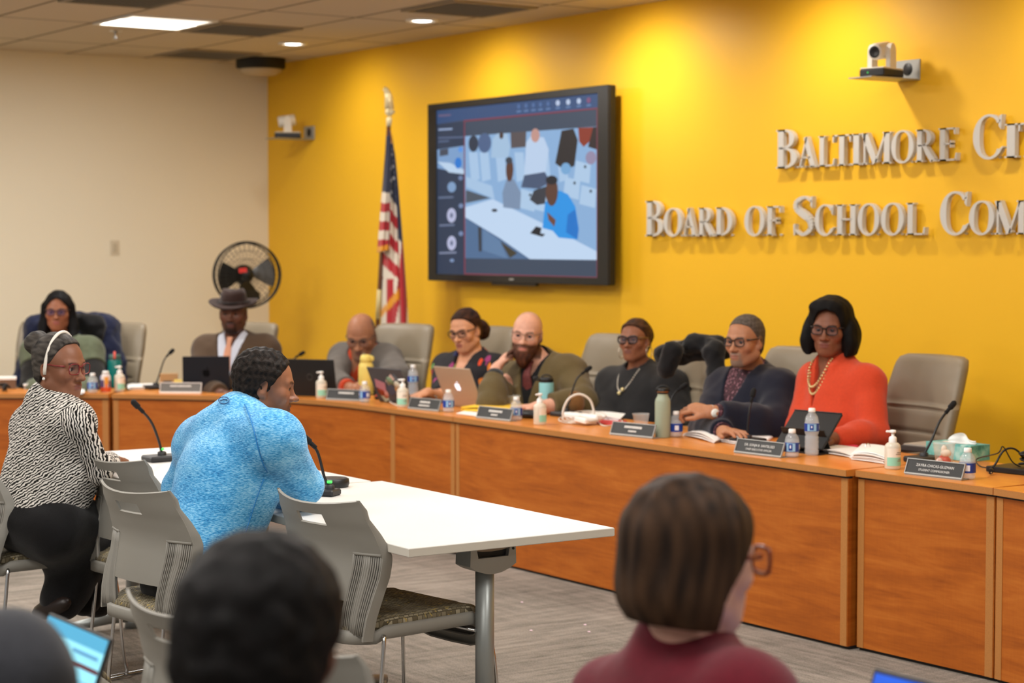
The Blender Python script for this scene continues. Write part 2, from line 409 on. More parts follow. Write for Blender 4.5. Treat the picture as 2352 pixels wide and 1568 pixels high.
# ---------------------------------------------------------------- ceiling fittings
LAMP = mat('lamp_glow', (255, 250, 240), .5, emit=9.)
LAMPD = mat('lamp_glow_soft', (255, 248, 236), .5, emit=1.6)
VENT = mat('vent_metal', (148, 136, 116), .6)
def troffer(label, x, y, sx, sy, group=None):
    t = thing('ceiling_light', label, 'light', (x, y, H), group=group)
    mb = MB()
    for s in (-1, 1):
        mb.box((s * (sx / 2 - .015), 0, -.006), (.03, sy, .012)); mb.box((0, s * (sy / 2 - .015), -.006), (sx - .06, .03, .012))
    obj('frame', mb, WHITEP, t)
    obj('diffuser', MB().box((-.12 if sx < .7 else 0, 0, -.004), (sx - (.3 if sx < .7 else .06), sy - .06, .005)), LAMP, t)
    if sx < .7: obj('diffuser', MB().box((sx / 2 - .15, 0, -.004), (.24, sy - .06, .005)), LAMPD, t)
troffer('square recessed ceiling light glowing above the left wall corner', 2.32, -2.0, .6, .6)
for i, (x, y) in enumerate(TROFFERS[1:]): troffer('long recessed ceiling light out of the picture over the audience', x, y, .6, 1.2, 'ceiling lights over the audience')
for k, (x, y, lab) in enumerate([(4.04, -.73, 'square ceiling vent nearest the top edge, above the television'), (2.24, -1.35, 'square ceiling vent touching the glowing square ceiling light'), (.58, -.8, 'dark square ceiling vent over the left end of the yellow wall'), (3.3, -2.62, 'ceiling vent cut off by the top edge of the picture')]):
    t = thing('ceiling_vent', lab, 'vent', (x, y, H)); mb = MB()
    for s in (-1, 1): mb.box((s * .285, 0, -.006), (.03, .6, .012)); mb.box((0, s * .285, -.006), (.54, .03, .012))
    obj('frame', mb, VENT, t)
    mb = MB()
    for j in range(18): mb.box((0, -.255 + j * .03, -.004), (.54, .02, .004), rx3(.5))
    obj('grille', mb, VENT, t); obj('duct', MB().box((0, 0, .004 - .006), (.54, .54, .002)), mat('duct_dark', (96, 86, 70) if k != 2 else (52, 45, 36), .8), t)
LBL = ['leftmost round downlight, above the eagle finial', 'round downlight above the wide television', 'round downlight at the top edge of the picture', 'round downlight out of the picture above the words', 'round downlight out of the picture on the right', 'round downlight out of the picture far right']
for (x, y), lab in zip(DOWN, LBL):
    t = thing('downlight', lab, 'light', (x, y, H)); 
    obj('trim_ring', MB().lathe([(.105, 0), (.105, -.008), (.085, -.012), (.075, -.004), (.07, .0)], n=32), WHITEP, t)
    obj('lens', MB().lathe([(0, -.012), (.04, -.010), (.068, -.003)], n=32), LAMP, t)
t = thing('ceiling_speaker', 'round black and white ceiling dome at the top of the wall corner', 'ceiling dome', (.47, -.3, H))
obj('collar', MB().lathe([(.19, 0), (.19, -.07), (.16, -.085)], n=32), mat('dome_black', (26, 22, 16), .6), t)
obj('cover', MB().lathe([(.165, -.08), (.16, -.1), (.11, -.125), (0, -.132)], n=32), mat('dome_white', (200, 182, 150), .6), t)
t = thing('sprinkler', 'small chrome sprinkler on the ceiling left of the glowing light', 'sprinkler', (1.66, -1.99, H))
obj('escutcheon', MB().lathe([(0, -.004), (.04, -.004), (.045, 0)], n=20), CHROME, t); obj('frame', MB().tube([(0, 0, 0), (0, 0, -.05)], .012, 10), CHROME, t); obj('deflector', MB().lathe([(0, -.052), (.028, -.052), (.028, -.055), (0, -.055)], n=16), CHROME, t)

# ---------------------------------------------------------------- television
t = thing('television', 'wide black television on the yellow wall showing the meeting', 'television', (3.63, -.098, 1.98))
obj('body', MB().box((0, 0, 0), (2.03, .055, 1.2), bev=.008), BLACK, t)
mb = MB()
for s in (-1, 1): mb.box((s * .962, -.031, 0), (.105, .012, 1.2), bev=.003)
mb.box((0, -.031, .577), (1.83, .012, .046), bev=.003); mb.box((0, -.031, -.577), (1.83, .012, .046), bev=.003); mb.box((.0, -.012, -.607), (.5, .03, .02), bev=.004)
obj('bezel', mb, mat('bezel_black', (30, 29, 28), .35), t)
obj('mount', MB().box((0, .063, 0), (.9, .07, .5)), DARK, t)
obj('maker_badge', MB().box((0, -.0385, -.577), (.05, .002, .012)), SILVER, t, 'small silver badge')
# the picture on the screen: flat shapes laid out on the display, measured off the photo's own screen corners
def homog(src):
    A = []; dst = [(0, 1), (1, 1), (0, 0), (1, 0)]
    for (x, y), (u, v) in zip(src, dst): A += [[x, y, 1, 0, 0, 0, -u * x, -u * y, u], [0, 0, 0, x, y, 1, -v * x, -v * y, v]]
    A = np.array(A); h = np.linalg.solve(A[:, :8], A[:, 8]); return np.append(h, 1).reshape(3, 3)
HT = homog([(150, 205), (1255, 85), (165, 1435), (1270, 1445)])
def uv(p): q = HT @ np.array([p[0], p[1], 1.]); q /= q[2]; return ((q[0] - .5) * 1.82, (q[1] - .5) * 1.112)
def ell(c, rx, ry, n=14): return [(c[0] + rx * math.cos(a), c[1] + ry * math.sin(a)) for a in np.linspace(0, 2 * math.pi, n, endpoint=False)]
SH = [((62, 75, 95), [(140, 195), (1270, 75), (1285, 1455), (155, 1447)]),
      ((52, 80, 125), [(140, 195), (1270, 75), (1252, 195), (342, 280), (150, 310)]), ((46, 60, 84), [(150, 310), (342, 290), (358, 1440), (165, 1440)]),
      ((140, 178, 220), [(345, 400), (1250, 330), (1265, 1312), (360, 1312)]),
      ((82, 112, 150), [(358, 1010), (620, 1100), (830, 1312), (362, 1312)]), ((98, 130, 168), [(480, 1090), (600, 1180), (650, 1310), (480, 1250)])]
for x in (375, 450, 560, 690, 860, 980): SH.append(((172, 202, 234), [(x, 520), (x + 62, 520), (x + 80, 720), (x + 20, 740)]))
for x, y in ((1040, 700), (1150, 760), (1110, 580), (840, 800), (740, 790)): SH.append(((176, 205, 235), [(x, y), (x + 100, y + 30), (x + 92, y + 170), (x - 14, y + 140)])); SH.append(((60, 72, 84), ell((x + 62, y + 46), 9, 12, 8)))
SH += [((48, 58, 76), ell((408, 455), 34, 62)), ((78, 100, 140), ell((485, 450), 46, 75)), ((166, 196, 226), [(540, 420), (570, 380), (640, 380), (662, 480), (650, 560), (530, 560)]), ((70, 50, 44), ell((600, 395), 14, 26)),
       ((88, 80, 84), [(662, 372), (770, 365), (768, 480), (668, 490)]), ((190, 212, 240), [(770, 450), (800, 400), (890, 410), (925, 500), (905, 670), (760, 690)]), ((196, 150, 140), ell((832, 395), 30, 52)), ((72, 88, 118), [(760, 690), (900, 665), (940, 740), (860, 790), (740, 780)]),
       ((44, 40, 42), [(1010, 360), (1090, 345), (1120, 430), (1100, 620), (1030, 650), (970, 600)]), ((140, 54, 38), [(1122, 340), (1222, 335), (1200, 440), (1160, 480), (1130, 440)]), ((50, 38, 40), [(1222, 335), (1250, 332), (1252, 500), (1190, 480)]), ((150, 140, 170), ell((1210, 560), 36, 50)), ((120, 170, 216), ell((1042, 640), 34, 44)),
       ((78, 88, 102), [(360, 800), (530, 860), (360, 900)]), ((170, 200, 232), [(360, 700), (540, 770), (560, 870), (365, 780)]),
       ((196, 219, 246), [(358, 930), (545, 868), (880, 1040), (1262, 1250), (1264, 1312), (806, 1312), (600, 1160), (358, 1006)]),
       ((56, 58, 62), [(448, 1075), (470, 1085), (474, 1260), (455, 1260)]), ((66, 62, 50), [(600, 1180), (720, 1270), (670, 1305)]),
       ((124, 146, 176), [(640, 720), (690, 720), (740, 820), (735, 945), (620, 930), (612, 820)]), ((90, 58, 48), ell((660, 650), 26, 88)), ((60, 66, 78), ell((655, 580), 24, 26)),
       ((56, 60, 70), [(830, 800), (915, 770), (905, 900), (850, 910), (800, 870)]),
       ((40, 150, 232), [(905, 890), (1000, 800), (1060, 830), (1110, 920), (1135, 1080), (1128, 1162), (1000, 1150), (960, 1100), (890, 1080)]), ((26, 118, 204), [(1060, 980), (1110, 940), (1135, 1090), (1128, 1162), (1050, 1110)]), ((92, 62, 52), ell((950, 810), 42, 108)), ((34, 36, 44), ell((948, 725), 40, 34)), ((110, 72, 60), [(920, 960), (980, 1020), (970, 1070), (930, 1020)]),
       ((30, 34, 42), [(806, 1120), (846, 1068), (884, 1080), (876, 1120), (910, 1125), (890, 1146)]), ((34, 38, 48), ell((560, 952), 20, 12)),
       ((126, 162, 206), [(158, 500), (345, 470), (346, 680), (162, 640)]), ((190, 214, 240), [(160, 590), (250, 600), (345, 650), (345, 684), (240, 670)]), ((44, 124, 214), ell((305, 600), 24, 42)), ((90, 150, 230), ell((320, 500), 16, 20)), ((70, 76, 92), [(175, 500), (235, 490), (235, 540), (175, 550)]),
       ((128, 160, 200), ell((262, 780), 30, 40)), ((186, 190, 222), ell((263, 992), 32, 55)), ((186, 190, 222), ell((266, 1200), 32, 55)), ((110, 120, 150), ell((263, 992), 11, 20)), ((110, 120, 150), ell((266, 1200), 11, 20)), ((110, 130, 170), ell((323, 712), 16, 18)), ((120, 140, 180), ell((328, 920), 16, 18)), ((120, 140, 180), ell((330, 1128), 16, 18)),
       ((126, 150, 190), ell((270, 1330), 15, 13))]
for x0, x1, y, c in ((165, 262, 350, (150, 170, 205)), (165, 340, 412, (84, 100, 132)), (165, 240, 440, (84, 100, 132)), (170, 275, 860, (100, 115, 145)), (180, 285, 1068, (110, 122, 152)), (180, 300, 1275, (130, 140, 168)), (165, 250, 246, (110, 96, 128))):
    SH.append((c, [(x0, y - 6), (x1, y - 12), (x1, y + 2), (x0, y + 8)]))
for i, x in enumerate((718, 768, 818, 866, 918, 984, 1054, 1126, 1192)):
    y = 180 - (x - 718) * .09; c = (80, 110, 160) if i < 5 else (188, 204, 232)
    if i == 8: c = (130, 80, 120)
    SH.append((c, ell((x, y), 11 if i < 5 else 15, 18 if i < 5 else 22, 8))); SH.append(((96, 126, 172), [(x - 14, y + 32), (x + 16, y + 28), (x + 16, y + 42), (x - 14, y + 46)]))
RED = (128, 60, 78)
SH += [(RED, [(342, 280), (1250, 192), (1250, 204), (344, 293)]), (RED, [(342, 280), (350, 280), (366, 1436), (356, 1436)]), (RED, [(1246, 192), (1255, 192), (1272, 1446), (1262, 1446)]), (RED, [(356, 1424), (1270, 1436), (1270, 1450), (356, 1436)])]
v, f, mi, ms, keys = [], [], [], [], {}
for i, (c, p) in enumerate(SH):
    if c not in keys: keys[c] = len(ms); ms.append(mat('screen_%d_%d_%d' % c, c, .4, emit=.86, spec=.2)); ms[-1].node_tree.nodes['Principled BSDF'].inputs['Base Color'].default_value = (.01, .01, .01, 1)
    o = len(v); v += [(max(-.91, min(.91, a)), -.0276 - i * .00004, max(-.556, min(.556, b))) for a, b in map(uv, p)]
    f.append(tuple(range(o, o + len(p)))); mi.append(keys[c])
mesh_obj('screen', v, f, ms, t, mi=mi)

# ---------------------------------------------------------------- raised wall letters (serif capitals drawn as strokes)
def q4(a, b, wa, wb):
    a = np.array(a, float); b = np.array(b, float); d = (b - a) / np.linalg.norm(b - a); n = np.array([-d[1], d[0]])
    return [tuple(a - n * wa / 2), tuple(b - n * wb / 2), tuple(b + n * wb / 2), tuple(a + n * wa / 2)]
def stroke(pts, ws): return [q4(a, b, ws[i], ws[i + 1]) for i, (a, b) in enumerate(zip(pts, pts[1:]))]
def rect(x0, y0, x1, y1): return [[(x0, y0), (x1, y0), (x1, y1), (x0, y1)]]
def stem(x, w, s=.05, y0=0, y1=1): return rect(x, y0, x + w, y1) + rect(x - s, 0, x + w + s, .045) + rect(x - s, .955, x + w + s, 1)
def arc(cx, cy, rx, ry, a0, a1, wmin, wmax, n=14, ph=0.):
    A = [math.radians(a0 + (a1 - a0) * i / n) for i in range(n + 1)]; P = []
    out = [(cx + rx * math.cos(a), cy + ry * math.sin(a)) for a in A]; w = [wmin + (wmax - wmin) * abs(math.cos(a + ph)) ** 1.4 for a in A]
    inn = [(cx + (rx - k) * math.cos(a), cy + (ry - min(k, .05 + k * .12)) * math.sin(a)) for a, k in zip(A, w)]
    return [[out[i], out[i + 1], inn[i + 1], inn[i]] for i in range(n)]
def glyph(ch):
    S_ = .17
    if ch == 'I': return stem(.06, S_)
    if ch == 'L': return stem(.06, S_) + rect(.2, 0, .6, .05) + [[(.56, 0), (.62, 0), (.64, .24), (.6, .24)]]
    if ch == 'E': return stem(.06, S_) + rect(.2, 0, .6, .05) + rect(.2, .95, .56, 1) + rect(.2, .49, .44, .535) + [[(.56, 0), (.62, 0), (.64, .23), (.6, .23)], [(.54, .8), (.58, .8), (.58, 1), (.52, 1)]] + rect(.4, .4, .44, .62)
    if ch == 'F': return stem(.06, S_) + rect(.2, .95, .56, 1) + rect(.2, .49, .44, .535) + [[(.54, .78), (.58, .78), (.58, 1), (.52, 1)]] + rect(.4, .4, .44, .62)
    if ch == 'T': return stem(.24, S_, y1=1) + rect(.0, .95, .65, 1) + [[(0, .76), (.04, .76), (.07, 1), (0, 1)], [(.61, .76), (.65, .76), (.65, 1), (.58, 1)]]
    if ch == 'H': return stem(.06, S_) + stem(.52, S_) + rect(.2, .49, .55, .54)
    if ch == 'D': return stem(.06, S_) + arc(.2, .5, .52, .5, -90, 90, .05, .19) + rect(.1, 0, .22, .05) + rect(.1, .95, .22, 1)
    if ch == 'B': return stem(.06, S_) + arc(.26, .755, .3, .245, -90, 90, .045, .16) + arc(.26, .265, .38, .265, -90, 90, .045, .18) + rect(.1, 0, .27, .045) + rect(.1, .955, .27, 1) + rect(.1, .5, .27, .54)
    if ch == 'R': return stem(.06, S_) + arc(.26, .74, .32, .26, -90, 90, .045, .17) + rect(.1, .955, .27, 1) + rect(.1, .48, .27, .525) + stroke([(.3, .52), (.45, .28), (.64, .02)], [.1, .17, .17]) + rect(.58, 0, .78, .045)
    if ch == 'A': return stroke([(.1, 0), (.37, 1.)], [.05, .06]) + stroke([(.32, 1.), (.62, 0)], [.14, .19]) + rect(.18, .3, .52, .345) + rect(0, 0, .22, .04) + rect(.47, 0, .78, .04)
    if ch == 'M': return stem(.07, .06, .06) + stem(.72, S_, .05) + stroke([(.1, .98), (.45, .04)], [.19, .17]) + stroke([(.45, .04), (.76, .98)], [.05, .06])
    if ch == 'O': return arc(.4, .5, .4, .52, 0, 360, .05, .17, 28, .12)
    if ch == 'C': return arc(.44, .5, .43, .52, 42, 322, .05, .18, 22) + [[(.7, .74), (.76, .66), (.79, 1.), (.73, .98)], stroke([(.74, .2), (.82, .26)], [.05, .03])[0]]
    if ch == 'S':
        pts = bez([(.55, .86), (.36, .975), (.14, .87), (.13, .7), (.32, .54), (.5, .38), (.52, .16), (.3, .02), (.09, .14)], 3); n = len(pts)
        return stroke(pts, [.05 + .13 * max(0, 1 - abs(i / (n - 1) - .5) / .42) ** .7 for i in range(n)]) + [[(.52, .76), (.57, .7), (.58, 1.), (.53, .98)], [(.06, 0), (.1, .02), (.1, .3), (.05, .28)]]
LET = mat('letter_metal', (206, 203, 196), .45, .05)
def letter(ch, px0, px1, z, h, label):
    a = ony(px0, 560, 0)[0]; b = ony(px1, 560, 0)[0]; G = glyph(ch); X = [p[0] for q in G for p in q]; x0, x1 = min(X), max(X)
    mb = MB(); M = np.array([[1, 0, 0], [0, 0, -1], [0, 1, 0]], float)
    for q in G: mb.prism([((p[0] - x0) / (x1 - x0) * (b - a), p[1] * h) for p in q], M, (0, 0, 0), .028)
    for p in (.25, .75): mb.tube([(p * (b - a), 0, h * .03), (p * (b - a), .02, h * .03)], .006, 6); 
    o = obj('wall_letter', mb, LET); o.location = (a, -.018, z); tag(o, label, 'letter')
C3 = lambda c: 1460 + c / 2.637
ORD = {1: '', 2: 'second '}
def word(word_, spans, z, big, small, line):
    n = {}
    for i, (ch, (a, b)) in enumerate(zip(word_, spans)):
        n[ch] = n.get(ch, 0) + 1; many = word_.count(ch) > 1
        pos = ('first ' if n[ch] == 1 else 'second ') if many else ''
        size = 'tall' if i == 0 and big else 'small'
        letter(ch, C3(a), C3(b), z, .208 if (i == 0 and big) else small, f'{size} grey metal {pos}{ch} of the word {line} on yellow wall')
word('BALTIMORE', [(885, 1010), (1012, 1132), (1140, 1238), (1226, 1336), (1342, 1396), (1402, 1580), (1580, 1716), (1728, 1856), (1866, 1978)], 2.037, 1, .16, 'BALTIMORE')
word('CIT', [(2075, 2258), (2266, 2342), (2348, 2470)], 2.037, 1, .16, 'starting with CIT')
word('BOARD', [(95, 202), (205, 316), (316, 410), (415, 516), (520, 622)], 1.675, 1, .16, 'BOARD')
word('OF', [(695, 816), (828, 914)], 1.675, 0, .16, 'OF')
word('SCHOOL', [(990, 1112), (1122, 1240), (1250, 1376), (1382, 1512), (1522, 1660), (1675, 1790)], 1.675, 1, .16, 'SCHOOL')
word('COM', [(1880, 2056), (2056, 2208), (2212, 2400)], 1.675, 1, .16, 'starting with COM')

# ---------------------------------------------------------------- wall cameras on shelves
CAMW = mat('camera_white', (226, 220, 208), .4)
def wallcam(label, lab2, px, z, body_px, dark, yaw):
    x = ony(px, 400, 0)[0]
    t = thing('wall_shelf', lab2, 'shelf', (x, 0, z))
    mb = MB().box((0, -.175, 0), (.16, .33, .006)); obj('plate', mb, SILVER, t)
    obj('wall_plate', MB().box((0, -.004, .05), (.16, .008, .105), bev=.002), SILVER, t)
    obj('grommet', MB().lathe([(.0, .002), (.03, .002), (.033, 0)], (0, -.008, .055), 16, rx3(math.pi / 2)), BLACK, t)
    c = thing('wall_camera', label, 'camera', (x, -.19, z + .003), yaw)
    obj('base', MB().box((0, 0, .022), (.14, .2, .036), bev=.006), DARK, c)
    obj('base_cap', MB().box((0, 0, .044), (.135, .19, .008), bev=.003), CAMW, c)
    mb = MB(); P = [(-.03, .045), (.03, .045), (.028, .13)] + [(.028 * math.cos(a), .13 + .04 * math.sin(a)) for a in np.linspace(.2, math.pi - .2, 7)] + [(-.028, .13)]
    for s in (-1, 1): obj('yoke_arm', MB().prism(P, np.array([[0, 0, 1], [1, 0, 0], [0, 1, 0]], float), (s * .052 - .012, 0, 0), .024), CAMW, c)
    M = rx3(math.pi / 2 + .15)
    obj('head', MB().lathe([(0, -.06), (.036, -.06), (.042, -.05), (.042, .06), (.038, .072), (.03, .074)], (0, 0, .135), 20, M), CAMW, c)
    obj('lens', MB().lathe([(.03, .06), (.031, .074), (.02, .07), (0, .066)], (0, 0, .135), 18, M), BLACK, c)
    obj('status_light', MB().box((-.02, -.1005, .022), (.008, .002, .006)), mat('green_led', (60, 190, 90), .4, emit=.5), c)
wallcam('white wall camera above the words, right of the television', 'silver metal shelf above the word BALTIMORE', 2085, 2.45, 0, 0, .25)
wallcam('wall camera near the corner, left of the flag', 'silver metal shelf left of the flag near the wall corner', 712, 2.43, 0, 0, -.5)

# ---------------------------------------------------------------- wall switch, fan, flag
t = thing('wall_switch', 'small white wall switch on the beige wall', 'switch', (0, -1.31, 1.60))
obj('plate', MB().box((.003, 0, 0), (.006, .075, .115), bev=.002), mat('switch_ivory', (214, 202, 178), .5), t); obj('rocker', MB().box((.008, 0, 0), (.006, .034, .066), bev=.002), mat('switch_ivory2', (196, 184, 160), .5), t)

fc = W(567, 631, 14.35); base = np.array([fc[0], fc[1], 0])
ax = CAM - fc; yw = math.atan2(ax[1], ax[0]) + math.pi / 2 + .22
t = thing('pedestal_fan', 'black pedestal fan in the corner behind the man in the hat', 'fan', base, yw)
FB = mat('fan_black', (28, 28, 26), .45); zc = fc[2]; RX = rx3(math.pi / 2)   # fan axis is local -y
mb = MB()
for y, r in ((-.09, .235), (.09, .235), (0, .243)): mb.tube([(r * math.cos(a), y, zc + r * math.sin(a)) for a in np.linspace(0, 2 * math.pi, 48, endpoint=False)], .006 if y else .009, 6, closed=True)
for y in (-.105, .1):
    for r in (.06, .12, .18): mb.tube([(r * math.cos(a), y * (1 - .1 * r), zc + r * math.sin(a)) for a in np.linspace(0, 2 * math.pi, 36, endpoint=False)], .0016, 5, closed=True)
    for k in range(36):
        a = 2 * math.pi * k / 36; mb.tube([(.03 * math.cos(a), y * 1.05, zc + .03 * math.sin(a)), (.15 * math.cos(a), y * 1.03, zc + .15 * math.sin(a)), (.236 * math.cos(a), y * .86, zc + .236 * math.sin(a))], .0013, 4, cap=False)
obj('cage', mb, FB, t)
bg = mat('blade_grey', (84, 84, 84), .35, .4)
for k, a0 in enumerate((-14, 78 + 86, 250)):
    mb = MB(); P = []
    for i in range(9):
        r = .04 + .17 * i / 8; row = []
        for j in range(7):
            a = math.radians(a0 + 20 + (j / 6 - .5) * (64 if i > 1 else 46 + 10 * i)); row.append((r * math.cos(a), .045 * (j / 6 - .5), zc + r * math.sin(a)))
        P.append(row)
    mb.sheet(P, .002, (0, 1, 0)); obj('blade', mb, bg if k == 0 else FB, t)
obj('hub', MB().lathe([(0, .05), (.04, .05), (.045, .03), (.045, -.04)], (0, 0, zc), 20, RX), FB, t)
obj('motor', MB().lathe([(0, -.2), (.06, -.19), (.075, -.14), (.075, -.1), (.05, -.07)], (0, 0, zc), 20, RX), FB, t)
obj('warning_sticker', MB().box((-.055, -.112, zc + .035), (.06, .002, .034), ry3(-.1)), mat('sticker_red', (206, 52, 48), .5), t, 'red sticker')
obj('pole', MB().tube([(0, .1, .04), (0, .1, zc - .25)], .02, 14).tube([(0, .1, zc - .27), (0, .11, zc - .03)], .014, 12), FB, t)
obj('yoke', MB().box((0, .12, zc - .06), (.05, .05, .13), bev=.01), FB, t); obj('control_box', MB().box((.07, .08, zc - .16), (.09, .06, .08), bev=.02), FB, t)
obj('base', MB().lathe([(0, .0), (.24, 0), (.24, .012), (.1, .03), (.03, .06), (0, .06)], (0, .1, 0), 28), FB, t)

pt = np.array([2.63, -.45, 2.44]); pb = np.array([2.36, -.46, 0.0]); yy = -.45
t = thing('flagpole', 'wooden flagpole with a gilt eagle beside the television', 'flagpole', (pb[0], pb[1], 0)); dlt = -np.array([pb[0], pb[1], 0])
up = (pt - pb) / np.linalg.norm(pt - pb)
def pp(z): return pb + up * (z / up[2])
obj('pole', MB().tube([pp(.05) + dlt, pp(2.43) + dlt], .015, 12), mat('pole_wood', (104, 62, 32), .4), t)
GOLD = mat('gilt', (250, 236, 190), .35, .25)
obj('collar', MB().tube([pp(1.12) + dlt, pp(1.32) + dlt], .0165, 12), mat('pole_ivory', (214, 196, 140), .5), t)
mb = MB().tube([pp(2.42) + dlt, pp(2.47) + dlt, pp(2.485) + dlt], [.016, .02, .012], 12); e = pp(2.49) + dlt
mb.sphere(e + (0, 0, .03), (.03, .03, .034), 12)
mb.tube([e + (0, 0, .05), e + (0, -.005, .13), e + (-.012, -.02, .185)], [.032, .026, .015], 10); mb.tube([e + (-.012, -.02, .185), e + (-.035, -.03, .172)], [.014, .002], 8)
mb.tube([e + (0, 0, .06), e + (.0, .03, .02)], [.02, .016], 8)
for s in (-1, 1):
    d = np.array([.83, -.55, 0]) * s
    P = [[e + (0, 0, .12) + d * .015, e + (0, 0, .065) + d * .015], [e + (0, 0, .155) + d * .07, e + (0, .01, .06) + d * .06], [e + (0, 0, .14) + d * .11, e + (0, .01, .05) + d * .09], [e + (0, 0, .085) + d * .13, e + (0, .01, .035) + d * .105]]
    mb.sheet(P, .012, (.5, .8, 0))
obj('eagle_finial', mb, GOLD, t, 'gilt eagle')
obj('base', MB().lathe([(0, 0), (.15, 0), (.15, .02), (.05, .05), (.03, .1), (0, .1)], (0, 0, 0), 24), GOLD, t)
# flag: three hanging folds, one cloth
NAVY = (26, 36, 66); FR = (178, 26, 38); FW = (226, 214, 196); FG = (226, 150, 20)
v, f, cols = [], [], []
def fold(x0, x1, ytop, ybot, y0, amp, fn, nu=26, nv=90):
    o = len(v)
    for i in range(nv + 1):
        py = ytop + (ybot(0.5) - ytop) * i / nv; tt = i / nv
        for j in range(nu + 1):
            s = j / nu; px = x0(tt) + (x1(tt) - x0(tt)) * s; py2 = ytop + (ybot(s) - ytop) * tt
            yy = y0 + amp * min(1, .15 + tt * 1.6) * math.sin(s * math.pi) * -1 + .008 * math.sin(s * 14 + py * .01)
            v.append(tuple(ony(px, py2, yy))); cols.append(lin(fn(s, py2, tt)) + (1,))
    for i in range(nv):
        for j in range(nu): a = o + i * (nu + 1) + j; f.append((a, a + 1, a + nu + 2, a + nu + 1))
def stripes(py, y0, p, a, b): return a if int(math.floor((py - y0) / p)) % 2 == 0 else b
def fL(s, py, tt):
    if tt > .955: return FG
    if py < 440 + s * 4: return NAVY
    return FW if py < 466 else stripes(py, 466, 21, FR, FW)
def fM(s, py, tt):
    if s > .93 and py < 300 + 30: return FG
    if abs(py - (665 + (1 - s) * 55)) < 9 + 3 * s and py > 600: return FG
    q = py - s * 40
    if q < 432: 
        if s > .35 and (int(py / 9) + int(s * 4)) % 3 == 0 and int(py) % 9 < 4: return (200, 200, 205)
        return NAVY
    if py > 640: return FR if .25 < s < .6 else FW if s < .25 else (FR if int((s + py * .004) * 5) % 2 else FW)
    return stripes(q, 432, 29, FW, FR)
def fR(s, py, tt):
    if py < 545 + s * 10: return NAVY
    return FR if (s + (py - 545) * .0035) % .9 < .62 else FW
fold(lambda t: 889 - 22 * t, lambda t: 897 + 0 * t - 3 * t, 312, lambda s: 580 - 6 * s, -.49, .05, fL)
fold(lambda t: 889 - 15 * t, lambda t: 899 + 33 * t, 300, lambda s: 790, -.44, .04, fM)
fold(lambda t: 894 + 10 * t, lambda t: 899 + 32 * t ** .7 + 10 * t, 305, lambda s: 790, -.41, .05, fR)
fo = mesh_obj('flag', v, f, mat('flag_cloth', (255, 255, 255), .75, sheen=.2, attr=True), smooth=True)
at_ = fo.data.color_attributes.new('Col', 'FLOAT_COLOR', 'POINT'); at_.data.foreach_set('color', np.array(cols, 'f').ravel())
sm = fo.modifiers.new('cloth_thickness', 'SOLIDIFY'); sm.thickness = .004
tag(fo, 'American flag hanging in folds from the pole beside the television', 'flag')
# ---------------------------------------------------------------- stacking chairs
def m_seatfabric():
    n = NT('seat_fabric'); c = n.coords((1, 1, 1), (0, 0, math.pi / 2))
    b = n.n('TexBrick', i_Scale=1., offset=.5); n.l(c, b.inputs['Vector'])
    for k, v in (('Brick Width', .019), ('Row Height', .0075), ('Mortar Size', .0013), ('Bias', 0.)): b.inputs[k].default_value = v
    b.inputs['Color1'].default_value = (*lin((86, 76, 54)), 1); b.inputs['Color2'].default_value = (*lin((150, 140, 116)), 1); b.inputs['Mortar'].default_value = (*lin((70, 62, 44)), 1)
    n1 = n.n('TexNoise', i_Scale=60., i_Detail=1.); n.l(n.coords((1, 1, 1)), n1.inputs['Vector'])
    yl = n.n('Mix', data_type='RGBA'); yl.inputs[7].default_value = (*lin((150, 130, 72)), 1); n.l(b.outputs['Color'], yl.inputs[6])
    n.l(n.math('GREATER_THAN', n1.outputs['Fac'], .66), yl.inputs[0]); n.l(yl.outputs[2], n.b.inputs['Base Color'])
    n.b.inputs['Roughness'].default_value = .9; n.bump(b.outputs['Fac'], .35, .002); return n.m
SEATF = m_seatfabric()
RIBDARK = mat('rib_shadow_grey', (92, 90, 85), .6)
def yprof(z): return float(np.interp(z, [.46, .52, .58, .64, .70, .77, .86], [-.258, -.25, -.232, -.208, -.198, -.222, -.268]))
def wprof(z): return float(np.interp(z, [.46, .58, .68, .73, .79, .86], [.222, .238, .243, .236, .222, .204]))
def shell(u, z, curve=.05): return (u * wprof(z), yprof(z) - curve * (1 - u * u) * min(1, (z - .44) / .2), z + (.018 * u * u if z > .82 else 0))
